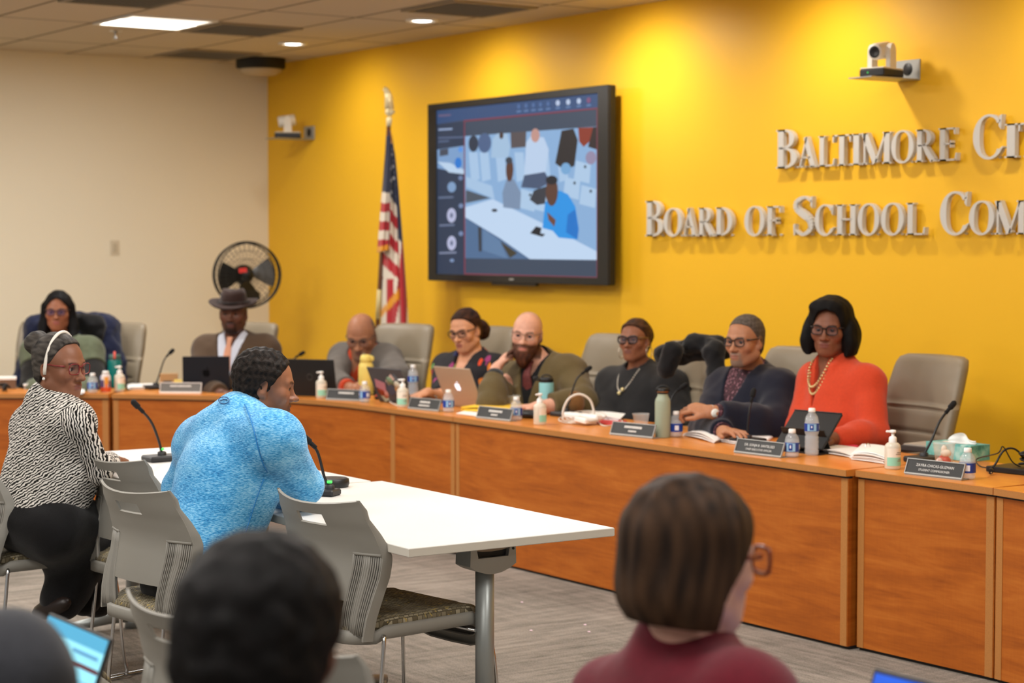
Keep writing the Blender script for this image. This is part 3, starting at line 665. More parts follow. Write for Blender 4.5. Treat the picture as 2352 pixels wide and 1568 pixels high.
def make_stack(label):
    t = thing('stacking_chair', label, 'chair', group=None)
    us = sorted(set([round(x, 3) for x in np.linspace(-1, 1, 21)] + [-.3, .3, -.6, .6])); zs = [.562, .575, .6, .63, .66, .70, .735, .76, .775, .785, .82, .83, .842, .852]
    # backrest: curved shell with the hand slot left open and the foot of the shell cut between the uprights
    v, f, idx = [], [], {}
    for i, z in enumerate(zs):
        for j, u in enumerate(us): idx[i, j] = len(v); v.append(shell(u, z))
    for i in range(len(zs) - 1):
        for j in range(len(us) - 1):
            u0, u1, z0, z1 = us[j], us[j + 1], zs[i], zs[i + 1]
            if -.301 <= u0 and u1 <= .301 and z0 >= .784 and z1 <= .821: continue
            if z1 <= .701 and (u1 <= -.599 or u0 >= .599): continue
            f.append((idx[i, j], idx[i, j + 1], idx[i + 1, j + 1], idx[i + 1, j]))
    o = mesh_obj('backrest', v, f, GREYPL, t, smooth=True); m = o.modifiers.new('thickness', 'SOLIDIFY'); m.thickness = .008; m.offset = 0
    es = o.modifiers.new('split', 'EDGE_SPLIT'); es.split_angle = math.radians(50)
    for s in (-1, 1):
        mb = MB(); P = []
        for z in np.linspace(.45, .853, 44): x, y, z2 = shell(s, z); g = min(1., .12 + max(0, .853 - z) / .14); P.append([(x, y - .004, z2), (x + s * .003, y + .012 * g, z2), (x + s * .002, y + .032 * g, z2 - .002)])
        mb.sheet(P, .008, (-s, 0, 0)); obj('side_flange', mb, GREYPL, t)
    for s in (-1, 1):
        mb = MB(); P = []
        for z in np.linspace(.462, .705, 8): P.append([shell(s * u, z) for u in np.linspace(.6 - .06 * (.7 - z) / .24, .98, 6)])
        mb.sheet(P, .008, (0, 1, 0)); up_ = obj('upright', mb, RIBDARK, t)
        mb = MB()
        def uu(k, z): u0 = .6 - .06 * (.7 - z) / .24; return s * (u0 + (.985 - u0) * k)
        for k in range(13):
            mb.tube([np.array(shell(uu((k + .5) / 13, z), z)) + (0, -.002, 0) for z in np.linspace(.466, .70, 8)], .0026 if k not in (5, 6, 7) else .0046, 6)
        mb.tube([np.array(shell(uu(k, .704), .704)) + (0, -.003, 0) for k in np.linspace(-.04, 1, 5)], .005, 6); mb.tube([np.array(shell(uu(0, z), z)) + (0, -.003, 0) for z in np.linspace(.462, .704, 8)], .0045, 6)
        obj('ribbing', mb, GREYPL, up_)
    # seat carrier rim
    out = []
    for k in range(40):
        a = 2 * math.pi * k / 40; e = 5.; c, s_ = math.cos(a), math.sin(a); out.append((.225 * abs(c) ** (2 / e) * (1 if c > 0 else -1), -.0 + .285 * abs(s_) ** (2 / e) * (1 if s_ > 0 else -1)))
    def dropz(y): return -.075 * max(0, (y - .17) / .1) ** 2 + (-.012 if y < -.2 else 0)
    P = [[(x * k, -.02 + (y + .02) * k, z + dropz(y)) for (x, y) in out] for k, z in ((.93, .445), (1., .448), (1.0, .480), (.965, .488), (.9, .48))]
    mb = MB().grid(np.array(P), wrap=True); o = obj('seat_frame', mb, GREYPL, t); m = o.modifiers.new('thickness', 'SOLIDIFY'); m.thickness = .006
    P = [[(x * k, -.02 + (y + .02) * k, z + dropz(y * k)) for (x, y) in out] for k, z in ((.93, .476), (.955, .486), (.95, .498), (.9, .508), (.7, .508), (.4, .502), (.1, .498), (.001, .498))]
    obj('seat_cushion', MB().grid(np.array(P), wrap=True), SEATF, t)
    P = [[(x * k, -.02 + (y + .02) * k, z + dropz(y * k)) for (x, y) in out] for k, z in ((.93, .45), (.7, .438), (.001, .438))]
    obj('seat_pan', MB().grid(np.array(P), wrap=True), BLACK, t)
    for s in (-1, 1):
        r = .0065
        mb = MB().tube(bez([(s * .19, -.175, .448), (s * .228, -.19, .458), (s * .24, -.2, .42), (s * .245, -.235, .1), (s * .245, -.245, .03), (s * .245, -.215, .0085), (s * .245, 0, .0075), (s * .245, .24, .0085), (s * .245, .275, .03), (s * .24, .265, .1), (s * .225, .245, .37), (s * .2, .21, .42)], 5), r, 8)
        obj('sled_leg', mb, CHROME, t)
    for y, z in ((-.235, .0075), (.16, .432)): obj('cross_bar', MB().tube([(-.243, y, z), (.243, y, z)], .0055, 8), CHROME, t)
    return t
CR = .13
sc = make_stack('empty grey stacking chair facing the near end of the white table')
sc.location = (8.70, -4.10, 0); sc.rotation_euler[2] = CR
SCG = 'grey stacking chairs'; sc['group'] = SCG
def put(pxt, pyt, zt, label, rz=CR):
    """second and further chairs, located by the middle of the top edge of the back"""
    q = onz(pxt, pyt, zt); c, s = math.cos(rz), math.sin(rz)
    return dup(sc, (q[0] - s * .31, q[1] + c * .31, 0), rz, label, SCG)
put(280, 1129, .852, 'grey stacking chair under the man in the blue shirt')
put(237, 1059, .852, 'grey stacking chair between the zebra print woman and the blue shirt')
put(-120, 1052, .852, 'grey stacking chair at the left edge under the zebra print woman', .1)
put(359, 1407, .852, 'blurred grey stacking chair partly hidden by the black haired head', .1)
put(632, 1494, .852, 'blurred grey stacking chair back at the bottom, right of the black haired head', .1)
p = W(238, 1476, 5.15); dup(sc, (p[0] - .2, p[1] - .22, 0), .1, 'grey stacking chair at lower left whose seat corner shows behind the laptop', SCG)

# ---------------------------------------------------------------- upholstered desk chairs
TAUPE = mat('taupe_leather', (138, 126, 106), .42, spec=.45, bump=.12, bscale=420)
def slab(zs, wf, tf, yf, gro=None, n=44, e=4.5):
    P = []
    for z in zs:
        w, th_, y0 = wf(z), tf(z), yf(z); row = []
        for k in range(n):
            a = 2 * math.pi * k / n; c, s = math.cos(a), math.sin(a)
            x = w * abs(c) ** (2 / e) * (1 if c > 0 else -1); y = th_ * abs(s) ** (2 / 2.6) * (1 if s > 0 else -1)
            if gro and y > 0 and abs(x) < w * .86: y -= gro(z) * min(1, (w * .86 - abs(x)) / .03)
            row.append((x, y + y0 + .06 * (x / .25) ** 2, z))
        P.append(row)
    return P
def make_exec(label):
    t = thing('desk_chair', label, 'chair', group='taupe upholstered desk chairs')
    gz = [.66, .765, .87]
    def gro(z): return sum(.014 * math.exp(-((z - g) / .0075) ** 2) for g in gz) - .008 * math.sin(max(0, min(1, (z - .87) / .24)) * math.pi) * 1.0
    zs = sorted(set(list(np.linspace(.5, 1.1, 26)) + [g + d for g in gz for d in (-.014, -.007, 0, .007, .014)] + [1.108, 1.114, 1.117]))
    wf = lambda z: float(np.interp(z, [.5, .7, .95, 1.07, 1.10, 1.114, 1.118], [.225, .248, .25, .238, .224, .19, .02]))
    tf = lambda z: float(np.interp(z, [.5, .6, 1.06, 1.10, 1.114, 1.118], [.035, .05, .05, .045, .03, .004]))
    yf = lambda z: float(np.interp(z, [.5, .62, .75, 1.1], [-.235, -.225, -.24, -.34]))
    P = slab(zs, wf, tf, yf, gro); mb = MB().grid(np.array(P), wrap=True, flip=True); o = len(mb.v)
    mb.add([], []); mb.f.append(tuple(range(44))); mb.mi.append(0); mb.sm.append(False); mb.f.append(tuple(range(o - 44, o))[::-1]); mb.mi.append(0); mb.sm.append(False)
    obj('backrest', mb, TAUPE, t)
    mb = MB(); out = []
    for k in range(44):
        a = 2 * math.pi * k / 44; c, s = math.cos(a), math.sin(a); out.append((.255 * abs(c) ** .42 * (1 if c > 0 else -1), .25 * abs(s) ** .42 * (1 if s > 0 else -1)))
    mb.grid(np.array([[(x * k, y * k, z) for x, y in out] for k, z in ((.001, .365), (.92, .365), (1, .385), (1, .425), (.94, .445), (.6, .455), (.001, .455))]), wrap=True); obj('seat', mb, TAUPE, t)
    for s in (-1, 1):
        mb = MB().tube(bez([(s * .25, -.12, .40), (s * .31, -.12, .5), (s * .315, -.1, .655), (s * .31, -.02, .675)], 5), .016, 10).tube([(s * .31, .05, .675), (s * .25, .08, .40)], .013, 8); a_ = obj('armrest', mb, SILVER, t)
        mb = MB().box((s * .31, 0, .69), (.075, .27, .03), bev=.012); obj('arm_pad', mb, TAUPE, a_)
    mb = MB().tube([(0, 0, .1), (0, 0, .37)], [.03, .025], 14).box((0, 0, .355), (.2, .22, .03)); obj('column', mb, BLACK, t)
    for k in range(5):
        a = 2 * math.pi * k / 5 + .3; d = np.array([math.cos(a), math.sin(a), 0]); mb = MB().tube([d * .02 + (0, 0, .11), d * .31 + (0, 0, .075)], [.026, .016], 8); l = obj('base_leg', mb, SILVER, t)
        q = np.array([-d[1], d[0], 0]); mb = MB().tube([d * .31 + (0, 0, .028) - q * .02, d * .31 + (0, 0, .028) + q * .02], .028, 14); obj('caster', mb, BLACK, l)
    return t
ec = make_exec('empty taupe desk chair at far right beside the woman in orange')
def putx(first, px, py, y, label, rz):
    q = ony(px, py, y); c, s = math.cos(rz), math.sin(rz); loc = np.array([q[0] - s * .33, q[1] + c * .33, q[2] - 1.115])  # top of the back at (0, -.33) in chair space
    loc = (q[0] + s * -.33, q[1] + c * .33)
    if first: ec.location = (loc[0], loc[1], 0); ec.rotation_euler[2] = rz; return ec
    return dup(ec, (loc[0], loc[1], 0), rz, label)
putx(1, 2158, 815, -.46, '', math.pi - .12)
putx(0, 1852, 800, -.50, 'taupe desk chair behind the woman in orange', math.pi - .08)
putx(0, 1606, 788, -.58, 'taupe desk chair draped with a black jacket, behind the man in navy', math.pi - .05)
putx(0, 1424, 795, -.42, 'taupe desk chair behind the woman in the black sweater', math.pi - .05)
putx(0, 1150, 778, -.40, 'taupe desk chair behind the bearded man', math.pi)
putx(0, 940, 750, -.64, 'taupe desk chair between the grey suited man and the floral blouse', math.pi + .33)
q = W(588, 740, 12.75); dup(ec, (q[0] + .12, q[1] - .32, 0), math.pi + .35, 'pale taupe desk chair behind the man in the brown hat')
q = W(264, 727, 12.75); dup(ec, (q[0] + .2, q[1] - .26, 0), math.pi + .55, 'empty taupe desk chair near the beige wall, right of the navy coat')
q = W(112, 748, 13.2); dup(ec, (q[0] + .3, q[1] - .15, 0), math.pi + .95, 'desk chair at far left under the navy coat')
# ---------------------------------------------------------------- things standing on the desk
ZD = .728
def D(px, py): return onz(px, py, ZD)
CLEAR = mat('clear_plastic', (232, 236, 240), .08, alpha=.26, spec=.7); CLEAR2 = mat('clear_cup', (225, 225, 222), .15, alpha=.3, spec=.6)
WATER = mat('bottle_water', (222, 228, 232), .05, alpha=.22, spec=.5)
LBLUE = mat('label_blue', (28, 62, 150), .4); LSKY = mat('label_sky', (150, 196, 228), .4); LWHITE = mat('label_white', (228, 232, 240), .5)
MINT = mat('label_mint', (150, 214, 190), .5); GEL = mat('sanitizer_gel', (238, 230, 212), .12, alpha=.72, spec=.6); PUMP = mat('pump_white', (244, 242, 238), .35)
def facing(loc): d = CAM - np.asarray(loc); return math.atan2(d[1], d[0]) + math.pi / 2           # local -y looks at the camera side
def arc_label(mb, r, z0, z1, a0, a1, n=10):
    P = [[(r * math.sin(a), -r * math.cos(a), z) for a in np.linspace(math.radians(a0), math.radians(a1), n)] for z in (z0, z1)]; return mb.sheet(np.array(P), .0006, np.array([[(math.sin(a), -math.cos(a), 0) for a in np.linspace(math.radians(a0), math.radians(a1), n)]] * 2))
def small_bottle(label, tall=False):
    t = thing('water_bottle', label, 'bottle'); 
    if tall: k = .2; pr = [(0, .004), (.022, 0), (.029, .006), (.0305, .02), (.0285, .03), (.0305, .04), (.0285, .05), (.0305, .06), (.0285, .07), (.0305, .08), (.026, .088), (.030, .098), (.031, .105), (.031, .14), (.0295, .15), (.026, .168), (.014, .184), (.0125, .19)]; z0, z1, zc = .106, .139, .187
    else: pr = [(0, .004), (.022, 0), (.030, .006), (.0305, .014), (.029, .02), (.031, .028), (.031, .066), (.0305, .074), (.027, .088), (.018, .1), (.0125, .106), (.0125, .11)]; z0, z1, zc = .026, .064, .104
    obj('bottle', MB().lathe(pr, n=28), CLEAR, t)
    zw = zc - .018; obj('water', MB().lathe([(0, .006)] + [(r - .002, z) for r, z in pr[2:] if z < zw] + [(0, zw - .006)], n=24), WATER, t)
    lb = obj('label', MB().lathe([(.0314, z0), (.0314, z1)], n=32), LBLUE, t); r = .0317
    m = arc_label(MB(), r, z0 + .002, z1 - .002, -62, 8); obj('label_panel', m, LSKY, lb); obj('label_emblem', arc_label(arc_label(MB(), r + .0006, z0 + .006, z1 - .004, -44, -14), r + .0013, z0 + .012, z1 - .012, -36, -22), LBLUE, lb); obj('label_text', arc_label(arc_label(MB(), r + .0022, z0 + .015, z1 - .010, -34, -24), r, z0 + .008, z1 - .008, 52, 86), LWHITE, lb)
    obj('cap', MB().lathe([(0, zc), (.0148, zc), (.0152, zc + .003), (.0148, zc + .014), (.013, zc + .0165), (0, zc + .017)], n=24), PUMP, t)
    return t
def stand(o, px, py, rz=None, z=ZD):
    q = onz(px, py, z); o.location = tuple(q); o.rotation_euler[2] = facing(q) if rz is None else rz; return o
sb0 = stand(small_bottle('small water bottle in front of the black tablet, left of the tall bottle'), 1819, 1050); sb0['group'] = 'small water bottles on the desk'
sb0.rotation_euler[2] += .3
def again(o, px, py, label, turn=0.):
    q = onz(px, py, ZD); return dup(o, q, facing(q) + turn, label, o.get('group'))
again(sb0, 2222, 1100, 'small water bottle at right beside the strawberry cup, barcode facing out', -1.2)
again(sb0, 1553, 1003, 'small water bottle right of the pale green bottle', -1.1)
again(sb0, 1186, 965, 'small water bottle by the yellow envelope, in front of the clear cup', .5)
again(sb0, 1030, 946, 'small water bottle in front of the silver laptop', .7)
again(sb0, 838, 924, 'small water bottle in front of the yellow bottle', -.6)
again(sb0, 684, 905, 'small water bottle showing past the profile of the man in blue', .6)
again(sb0, 213, 902, 'small water bottle with a blue cap band right of the zebra woman', .4)
tb = stand(small_bottle('tall water bottle in front of the woman in orange', True), 1864, 1046); tb['group'] = 'tall water bottles on the desk'; tb.rotation_euler[2] += .5
again(tb, 949, 918, 'tall water bottle left of the silver laptop, behind the hand sanitizer', .5)

def sanitizer(label):
    t = thing('sanitizer_bottle', label, 'hand sanitizer', group='clear hand sanitizer pump bottles')
    obj('bottle', MB().lathe([(0, .002), (.028, 0), (.032, .006), (.032, .088), (.030, .098), (.022, .106), (.014, .109)], n=28), GEL, t)
    lb = obj('label', arc_label(MB(), .0328, .016, .05, -40, 75), MINT, t); obj('label_upper', arc_label(MB(), .0327, .05, .086, -40, 75), mat('label_cream', (238, 228, 212), .5), lb)
    mb = MB()
    for z, a in ((.068, 30), (.061, 22), (.04, 40), (.034, 34)): arc_label(mb, .0335, z, z + .003, a, 70, 5)
    obj('label_text', mb, mat('label_print', (150, 140, 125), .6), lb)
    p_ = obj('pump', MB().lathe([(.0155, .107), (.016, .110), (.0155, .126), (.012, .131), (.006, .133), (.006, .148), (0, .148)], n=20), PUMP, t)
    obj('nozzle', MB().lathe([(0, .146), (.012, .146), (.013, .150), (.012, .157), (0, .159)], n=18).box((-.014, -.004, .1515), (.028, .01, .009), bev=.003), PUMP, p_)
    return t
sz = stand(sanitizer('hand sanitizer pump bottle at right, left of the last name plate'), 2050, 1077)
again(sz, 1240, 975, 'hand sanitizer pump bottle in front of the aqua tumbler', .6)
again(sz, 925, 935, 'hand sanitizer pump bottle in front of the tall water bottle', -.5)
again(sz, 738, 914, 'hand sanitizer pump bottle in front of the black laptop', 0)
again(sz, 275, 899, 'hand sanitizer pump bottle in front of the teal bottle', .3)

# name plates
PLATE = mat('plate_black', (34, 34, 33), .4); RIM = mat('plate_rim', (158, 158, 154), .35, .3); RIMW = mat('plate_rim_white', (238, 236, 232), .5); INK = mat('plate_lettering', (222, 220, 214), .5)
def text_mesh(s, size):
    c = bpy.data.curves.new('t', 'FONT'); c.body = s; c.size = size; c.align_x = 'CENTER'; c.resolution_u = 2; o = bpy.data.objects.new('t', c); COL.objects.link(o)
    dg = bpy.context.evaluated_depsgraph_get(); me = o.evaluated_get(dg).to_mesh(); v = [tuple(x.co) for x in me.vertices]; f = [tuple(q.vertices) for q in me.polygons]; o.evaluated_get(dg).to_mesh_clear(); bpy.data.objects.remove(o); bpy.data.curves.remove(c); return v, f
def plate(label, px, py, rz, l1, l2, w=.27, rim=RIM, plate_m=PLATE):
    q = D(px, py); t = thing('name_plate', label, 'name plate', q, rz); T = rx3(-.38); h = .062
    def P(x, y, z): return T @ np.array([x, y, z]) + np.array([0, 0, .004])
    mb = MB().box(T @ np.array([0, 0, h / 2]) + (0, 0, .004), (w, .004, h), T); pl = obj('plate', mb, plate_m, t)
    mb = MB()
    for z, hh in ((.002, .006), (h - .001, .0035)): mb.box(T @ np.array([0, -.001, z]) + (0, 0, .004), (w + .006, .009, hh), T)
    for s in (-1, 1): mb.box(T @ np.array([s * (w / 2 + .001), -.001, h / 2]) + (0, 0, .004), (.0035, .007, h), T)
    mb.box((0, .022, .002), (w, .05, .004)); obj('holder', mb, rim, t)
    if isinstance(l1, str):
        v, f = [], []
        for s, sz_, z in ((l1, .0155, .034), (l2, .0125, .016)):
            a, b = text_mesh(s, sz_); o = len(v); v += [tuple(P(x, -.0032, y + z)) for x, y, _ in a]; f += [tuple(i + o for i in q2) for q2 in b]
        mesh_obj('lettering', v, f, INK, pl)
    else:                                                   # lettering too blurred to read: a row of strokes of its length
        mb = MB(); rnd = random.Random(int(px))
        for wd_, z, hh in ((l1, .036, .011), (l2, .018, .008)):
            x = -wd_ / 2
            while x < wd_ / 2: k = rnd.uniform(.003, .0075); mb.box(P(x + k / 2, -.0032, z + hh / 2), (k, .0006, hh), T); x += k + .002
        obj('lettering', mb, INK, pl)
    return t
plate('black name plate in front of the strawberry cup, lettered ZAYRA CHICAS-GUZMAN', 2143, 1096, .10, 'ZAYRA CHICAS-GUZMAN', 'STUDENT COMMISSIONER')
plate('black name plate left of the tablet, lettered DR. SONJA B. SANTELISES', 1740, 1046, .08, 'DR. SONJA B. SANTELISES', 'CHIEF EXECUTIVE OFFICER')
plate('black name plate in front of the clear fruit cup, left of the green bottle', 1450, 1003, .15, .11, .05)
plate('black name plate in front of the yellow envelope', 1133, 964, .1, .10, .05)
plate('black name plate left of the small bottle by the silver laptop', 972, 942, .15, .08, .09, w=.25)
plate('black name plate in front of the yellow bottle', 792, 920, .5, .1, .0, w=.25)
plate('white framed name plate in front of the dark laptop at left', 414, 903, .88, .13, .0, w=.25, rim=RIMW, plate_m=mat('plate_grey', (104, 102, 98), .5))

# gooseneck microphones
def mic(label, pts, d0, base=None, baserz=0., ring=False, z=ZD, r=.0055, disc=None, bs=(.11, .14)):
    """pts: (px, py, depth change) from the foot to the head"""
    b = onz(pts[0][0], pts[0][1], z); t = thing('gooseneck_microphone', label, 'microphone', b); d = depth(b); P = [W(px, py, d + dd) - b for px, py, dd in pts]
    q = obj('base', MB().box((0, 0, .012), (*bs, .024), rz3(baserz), bev=.006).lathe([(.018, .02), (.018, .036), (.012, .04), (0, .04)]), DARK if base is None else base, t)
    P[0] = np.array([0, 0, .03]); C_ = bez(P, 6); n = int(len(C_) * .86); obj('stem', MB().tube(C_, r, 8), BLACK, t)
    h = np.array(C_[-1]); u = (h - np.array(C_[-5])); u /= np.linalg.norm(u); obj('head', MB().tube([h - u * .055, h - u * .02], r * 1.5, 10).tube([h - u * .03, h - u * .024, h + u * .006, h + u * .014], [.006, .0125, .0125, .006], 12), mat('foam_black', (16, 16, 17), .9), t)
    if ring: obj('status_ring', MB().tube([(0, 0, .045), (0, 0, .053)], .0095, 14), mat('green_ring', (70, 230, 90), .4, emit=.8), t); 
    return t
mic('gooseneck microphone at right in front of the empty chair', [(2122, 1060, 0), (2140, 1010, 0), (2160, 965, .02), (2190, 927, .05)], 0)
mic('gooseneck microphone rising from the papers by the navy sweater', [(1718, 1018, 0), (1717, 985, 0), (1722, 940, .0), (1731, 898, .02)], 0, r=.0045)
mic('gooseneck microphone behind the pale green bottle', [(1528, 985, 0), (1535, 940, 0), (1548, 905, .02), (1574, 884, .05)], 0, r=.0045)
mic('gooseneck microphone right of the bearded man', [(1300, 955, 0), (1310, 915, 0), (1325, 870, .0), (1354, 845, .03)], 0, r=.0045)
mic('gooseneck microphone between the silver laptop and the bearded man', [(1106, 925, 0), (1112, 895, 0), (1125, 865, .0), (1143, 843, -.03)], 0, r=.0045)
mic('gooseneck microphone behind the black laptop, left of the grey suit', [(660, 885, 0), (664, 855, 0), (675, 825, 0), (696, 810, .02)], 0, r=.0045)
mic('gooseneck microphone left of the dark laptop against the beige wall', [(358, 893, 0), (366, 860, 0), (378, 825, 0), (396, 805, .03)], 0, r=.0045)
mic('green lit gooseneck microphone in front of the zebra print woman', [(372, 1058, 0), (364, 1010, -.02), (345, 965, -.05), (308, 925, -.08)], 0, ring=True, z=.74)
m2 = mic('green lit gooseneck microphone by the blue sleeve', [(757, 1138, 0), (745, 1095, 0), (728, 1035, 0), (700, 1005, -.02)], 0, ring=True, z=.74, bs=(.06, .075), baserz=.6)
q = onz(748, 1128, .74) + RV * .015 + Fh * .13
obj('loudspeaker', MB().lathe([(0, 0), (.055, 0), (.06, .012), (.058, .03), (.05, .034), (.045, .031), (.03, .034), (.0, .031)], tuple(q - np.array(m2.location)), 28), BLACK, m2)

# laptops on the desk: the screen backs face the room
def laptop(label, px, py, w, h, rz, tilt, body, logo=None, lm=None, z=ZD, roll=0.):
    q = onz(px, py, z); t = thing('laptop', label, 'laptop', q, rz); T = rx3(tilt)           # hinge at the local origin; the lid leans to -y for tilt > 0
    obj('keyboard_base', MB().box((0, .115, .008), (w, .225, .014), bev=.004), body, t); mb = MB().box(T @ np.array([0, 0, h / 2]) + (0, 0, .012), (w, .007, h), T, bev=.003); ld = obj('lid', mb, body, t)
    obj('screen', MB().box(T @ np.array([0, .0042, h / 2]) + (0, 0, .012), (w - .02, .001, h - .025), T), mat('screen_off_blue', (90, 120, 170), .3, emit=.5), ld)
    if logo == 'apple':
        mb = MB()
        pts = [(.0, -.016), (.008, -.02), (.014, -.014), (.0185, -.004), (.014, .004), (.0165, .012), (.01, .0165), (0, .0135), (-.01, .0165), (-.0175, .008), (-.0165, -.006), (-.009, -.019)]
        Mx = T @ np.array([[1, 0, 0], [0, 0, -1], [0, 1, 0]]).T; Mx = np.stack([T[:, 0], T[:, 2], -T[:, 1]], 1)
        o = T @ np.array([0, -.0036, h / 2]) + (0, 0, .012); k = 1.25; mb.prism([(x * k, y * k) for x, y in pts], Mx, o, .0006); mb.prism([(.001 * k, .019 * k), (.007 * k, .019 * k), (.010 * k, .027 * k), (.003 * k, .025 * k)], Mx, o, .0006); obj('logo', mb, lm, ld)
    elif logo == 'ring':
        o = T @ np.array([0, -.004, h / 2]) + (0, 0, .012); obj('logo', MB().tube([o + T @ np.array([.018 * math.cos(a), 0, .018 * math.sin(a)]) for a in np.linspace(0, 2 * math.pi, 24, endpoint=False)], .0016, 6, closed=True), lm, ld)
    elif logo == 'stickers':
        rnd = random.Random(4)
        for k, c in enumerate([(190, 130, 120), (170, 180, 160), (200, 150, 90), (150, 60, 40), (90, 100, 110), (210, 180, 170), (120, 140, 110), (180, 120, 130), (60, 70, 90), (200, 190, 170)]):
            o = T @ np.array([rnd.uniform(-.12, .12), -.0042 - .0002 * k, rnd.uniform(.03, h - .03)]) + (0, 0, .012); a0 = rnd.uniform(0, 3); R2 = T @ ry3(a0)
            obj('sticker', MB().box(o, (rnd.uniform(.04, .09), .0006, rnd.uniform(.035, .06)), R2) if k % 3 else MB().lathe([(0, 0), (.03, 0), (.03, .0006), (0, .0006)], tuple(o), 16, T @ rx3(math.pi / 2)), mat('sticker_%d' % k, c, .5), ld)
    return t
DKL = mat('laptop_dark', (24, 26, 34), .4, .3); BKL = mat('laptop_black', (20, 19, 20), .5); SVL = mat('laptop_silver', (182, 160, 138), .35, .25)
laptop('dark blue black laptop in front of the man in the hat', 474, 899, .285, .205, facing(D(474, 899)) - .05, .06, DKL, 'apple', mat('logo_dark', (12, 12, 16), .2, .5))
laptop('black laptop right of the profile of the man in blue', 716, 910, .33, .215, .62, .2, BKL, 'ring', mat('logo_grey', (70, 66, 64), .4))
laptop('silver laptop with a glowing white logo in front of the floral blouse', 1068, 936, .32, .235, .10, .42, SVL, 'apple', mat('logo_glow', (240, 242, 255), .4, emit=.9))
laptop('open laptop covered in stickers behind the yellow bottle', 908, 926, .31, .21, .12, .42, mat('laptop_sticker_grey', (70, 70, 74), .5), 'stickers')
# black tablet on its folding stand
q = D(1826, 1040); t = thing('tablet', 'black tablet propped on its folding cover in front of the woman in orange', 'tablet', q, .12); T = rx3(-.75)
obj('screen_panel', MB().box(T @ np.array([0, 0, .10]) + (0, .02, .02), (.27, .012, .2), T, bev=.004), BLACK, t); obj('stand', MB().box((0, .075, .05), (.24, .004, .12), rx3(.5)).box((0, .1, .004), (.27, .19, .008)), BKL, t); obj('rim', MB().tube([T @ np.array([x, -.006, .2]) + (0, .02, .02) for x in (-.132, .132)], .003, 6), DARK, t)

# drinking bottles and cups
def lathe_thing(name, label, cat, px, py, parts, n=28, z=ZD):
    q = onz(px, py, z); t = thing(name, label, cat, q, facing(q))
    for nm, prof, m in parts: obj(nm, MB().lathe(prof, n=n), m, t)
    return t
GRN = mat('bottle_sage', (156, 166, 144), .45); AQ = mat('tumbler_aqua', (136, 196, 200), .4); YL = mat('bottle_yellow', (236, 212, 110), .45); TEAL = mat('bottle_teal', (10, 118, 112), .25, alpha=.9)
t = lathe_thing('metal_bottle', 'tall pale green metal bottle with a black lid on the desk', 'bottle', 1522, 1004, [('body', [(0, .002), (.035, 0), (.0365, .004), (.0365, .165), (.034, .178), (.026, .192), (.024, .2), (.024, .206)], GRN), ('lid', [(0, .204), (.0255, .204), (.0265, .208), (.0265, .226), (.024, .23), (0, .231)], BLACK)])
obj('carry_loop', MB().tube([(.03 * math.cos(a), .0, .216 + .026 * math.sin(a)) for a in np.linspace(-.1, math.pi + .1, 14)], .004, 8), BLACK, t); obj('lid_band', MB().lathe([(.0268, .212), (.0268, .216)]), mat('copper_band', (170, 110, 60), .35, .6), t)
t = lathe_thing('tumbler', 'aqua tumbler with a black lid in front of the bearded man', 'tumbler', 1255, 949, [('body', [(0, .002), (.037, 0), (.039, .004), (.039, .162), (.037, .168)], AQ), ('lid', [(0, .166), (.038, .166), (.038, .184), (.034, .192), (0, .194)], BLACK)])
obj('handle', MB().tube(bez([(-.038, 0, .178), (-.062, 0, .182), (-.066, 0, .19), (-.04, 0, .193)], 4), .006, 8), BLACK, t); obj('lid_loop', MB().tube([(.026 * math.cos(a), 0, .19 + .016 * math.sin(a)) for a in np.linspace(0, math.pi, 10)], .004, 8), BLACK, t)
t = lathe_thing('metal_bottle', 'pale yellow insulated bottle with a yellow spout lid in front of the grey suit', 'bottle', 841, 905, [('body', [(0, .002), (.044, 0), (.046, .004), (.046, .15), (.043, .178), (.036, .19)], YL), ('lid', [(0, .188), (.036, .188), (.036, .215), (.03, .236), (0, .24)], YL)])
obj('spout', MB().box((.028, -.004, .214), (.04, .03, .034), bev=.008), YL, t); obj('button', MB().lathe([(0, .0), (.01, 0), (.01, .006), (0, .008)], (-.012, -.008, .238), 12), mat('button_grey', (170, 160, 120), .4), t)
t = lathe_thing('drink_bottle', 'teal water bottle with a coral carry loop at left', 'bottle', 264, 890, [('body', [(0, .002), (.041, 0), (.043, .004), (.043, .168), (.039, .176)], TEAL), ('lid', [(0, .174), (.036, .174), (.036, .204), (.033, .208), (0, .208)], mat('lid_grey_teal', (74, 110, 104), .4))])
obj('carry_loop', MB().tube(bez([(0, -.037, .185), (0, -.03, .215), (0, 0, .222), (0, .03, .214)], 5), .0075, 8), mat('coral', (222, 92, 78), .5), t)
t = lathe_thing('drink_can', 'colourful orange and white drink bottle left of the sanitizer at left', 'bottle', 243, 900, [('body', [(0, .002), (.03, 0), (.031, .005), (.031, .085), (.028, .1), (.02, .112)], mat('can_white', (222, 210, 206), .35)), ('cap', [(0, .112), (.019, .112), (.019, .128), (0, .13)], PUMP)])
for a0, a1, z0, z1, c in ((-90, 90, .004, .03, (222, 84, 30)), (-80, -20, .03, .075, (90, 76, 120)), (-15, 30, .05, .095, (232, 160, 60)), (30, 80, .03, .07, (120, 90, 110)), (-10, 20, .03, .05, (230, 120, 60)), (-86, -70, .075, .1, (110, 140, 220))): obj('label_patch', arc_label(MB(), .0318, z0, z1, a0, a1), mat('patch_%d_%d_%d' % c, c, .5), t)
def cup(label, px, py, h, r0, r1, fill):
    t = lathe_thing('plastic_cup', label, 'cup', px, py, [('cup', [(0, .002), (r0, 0), (r1, h), (r1 + .002, h + .001), (r1 + .002, h - .002)], CLEAR2)])
    for nm, c, rr, m in fill: obj(nm, MB().sphere(c, rr, 12), m, t)
    return t
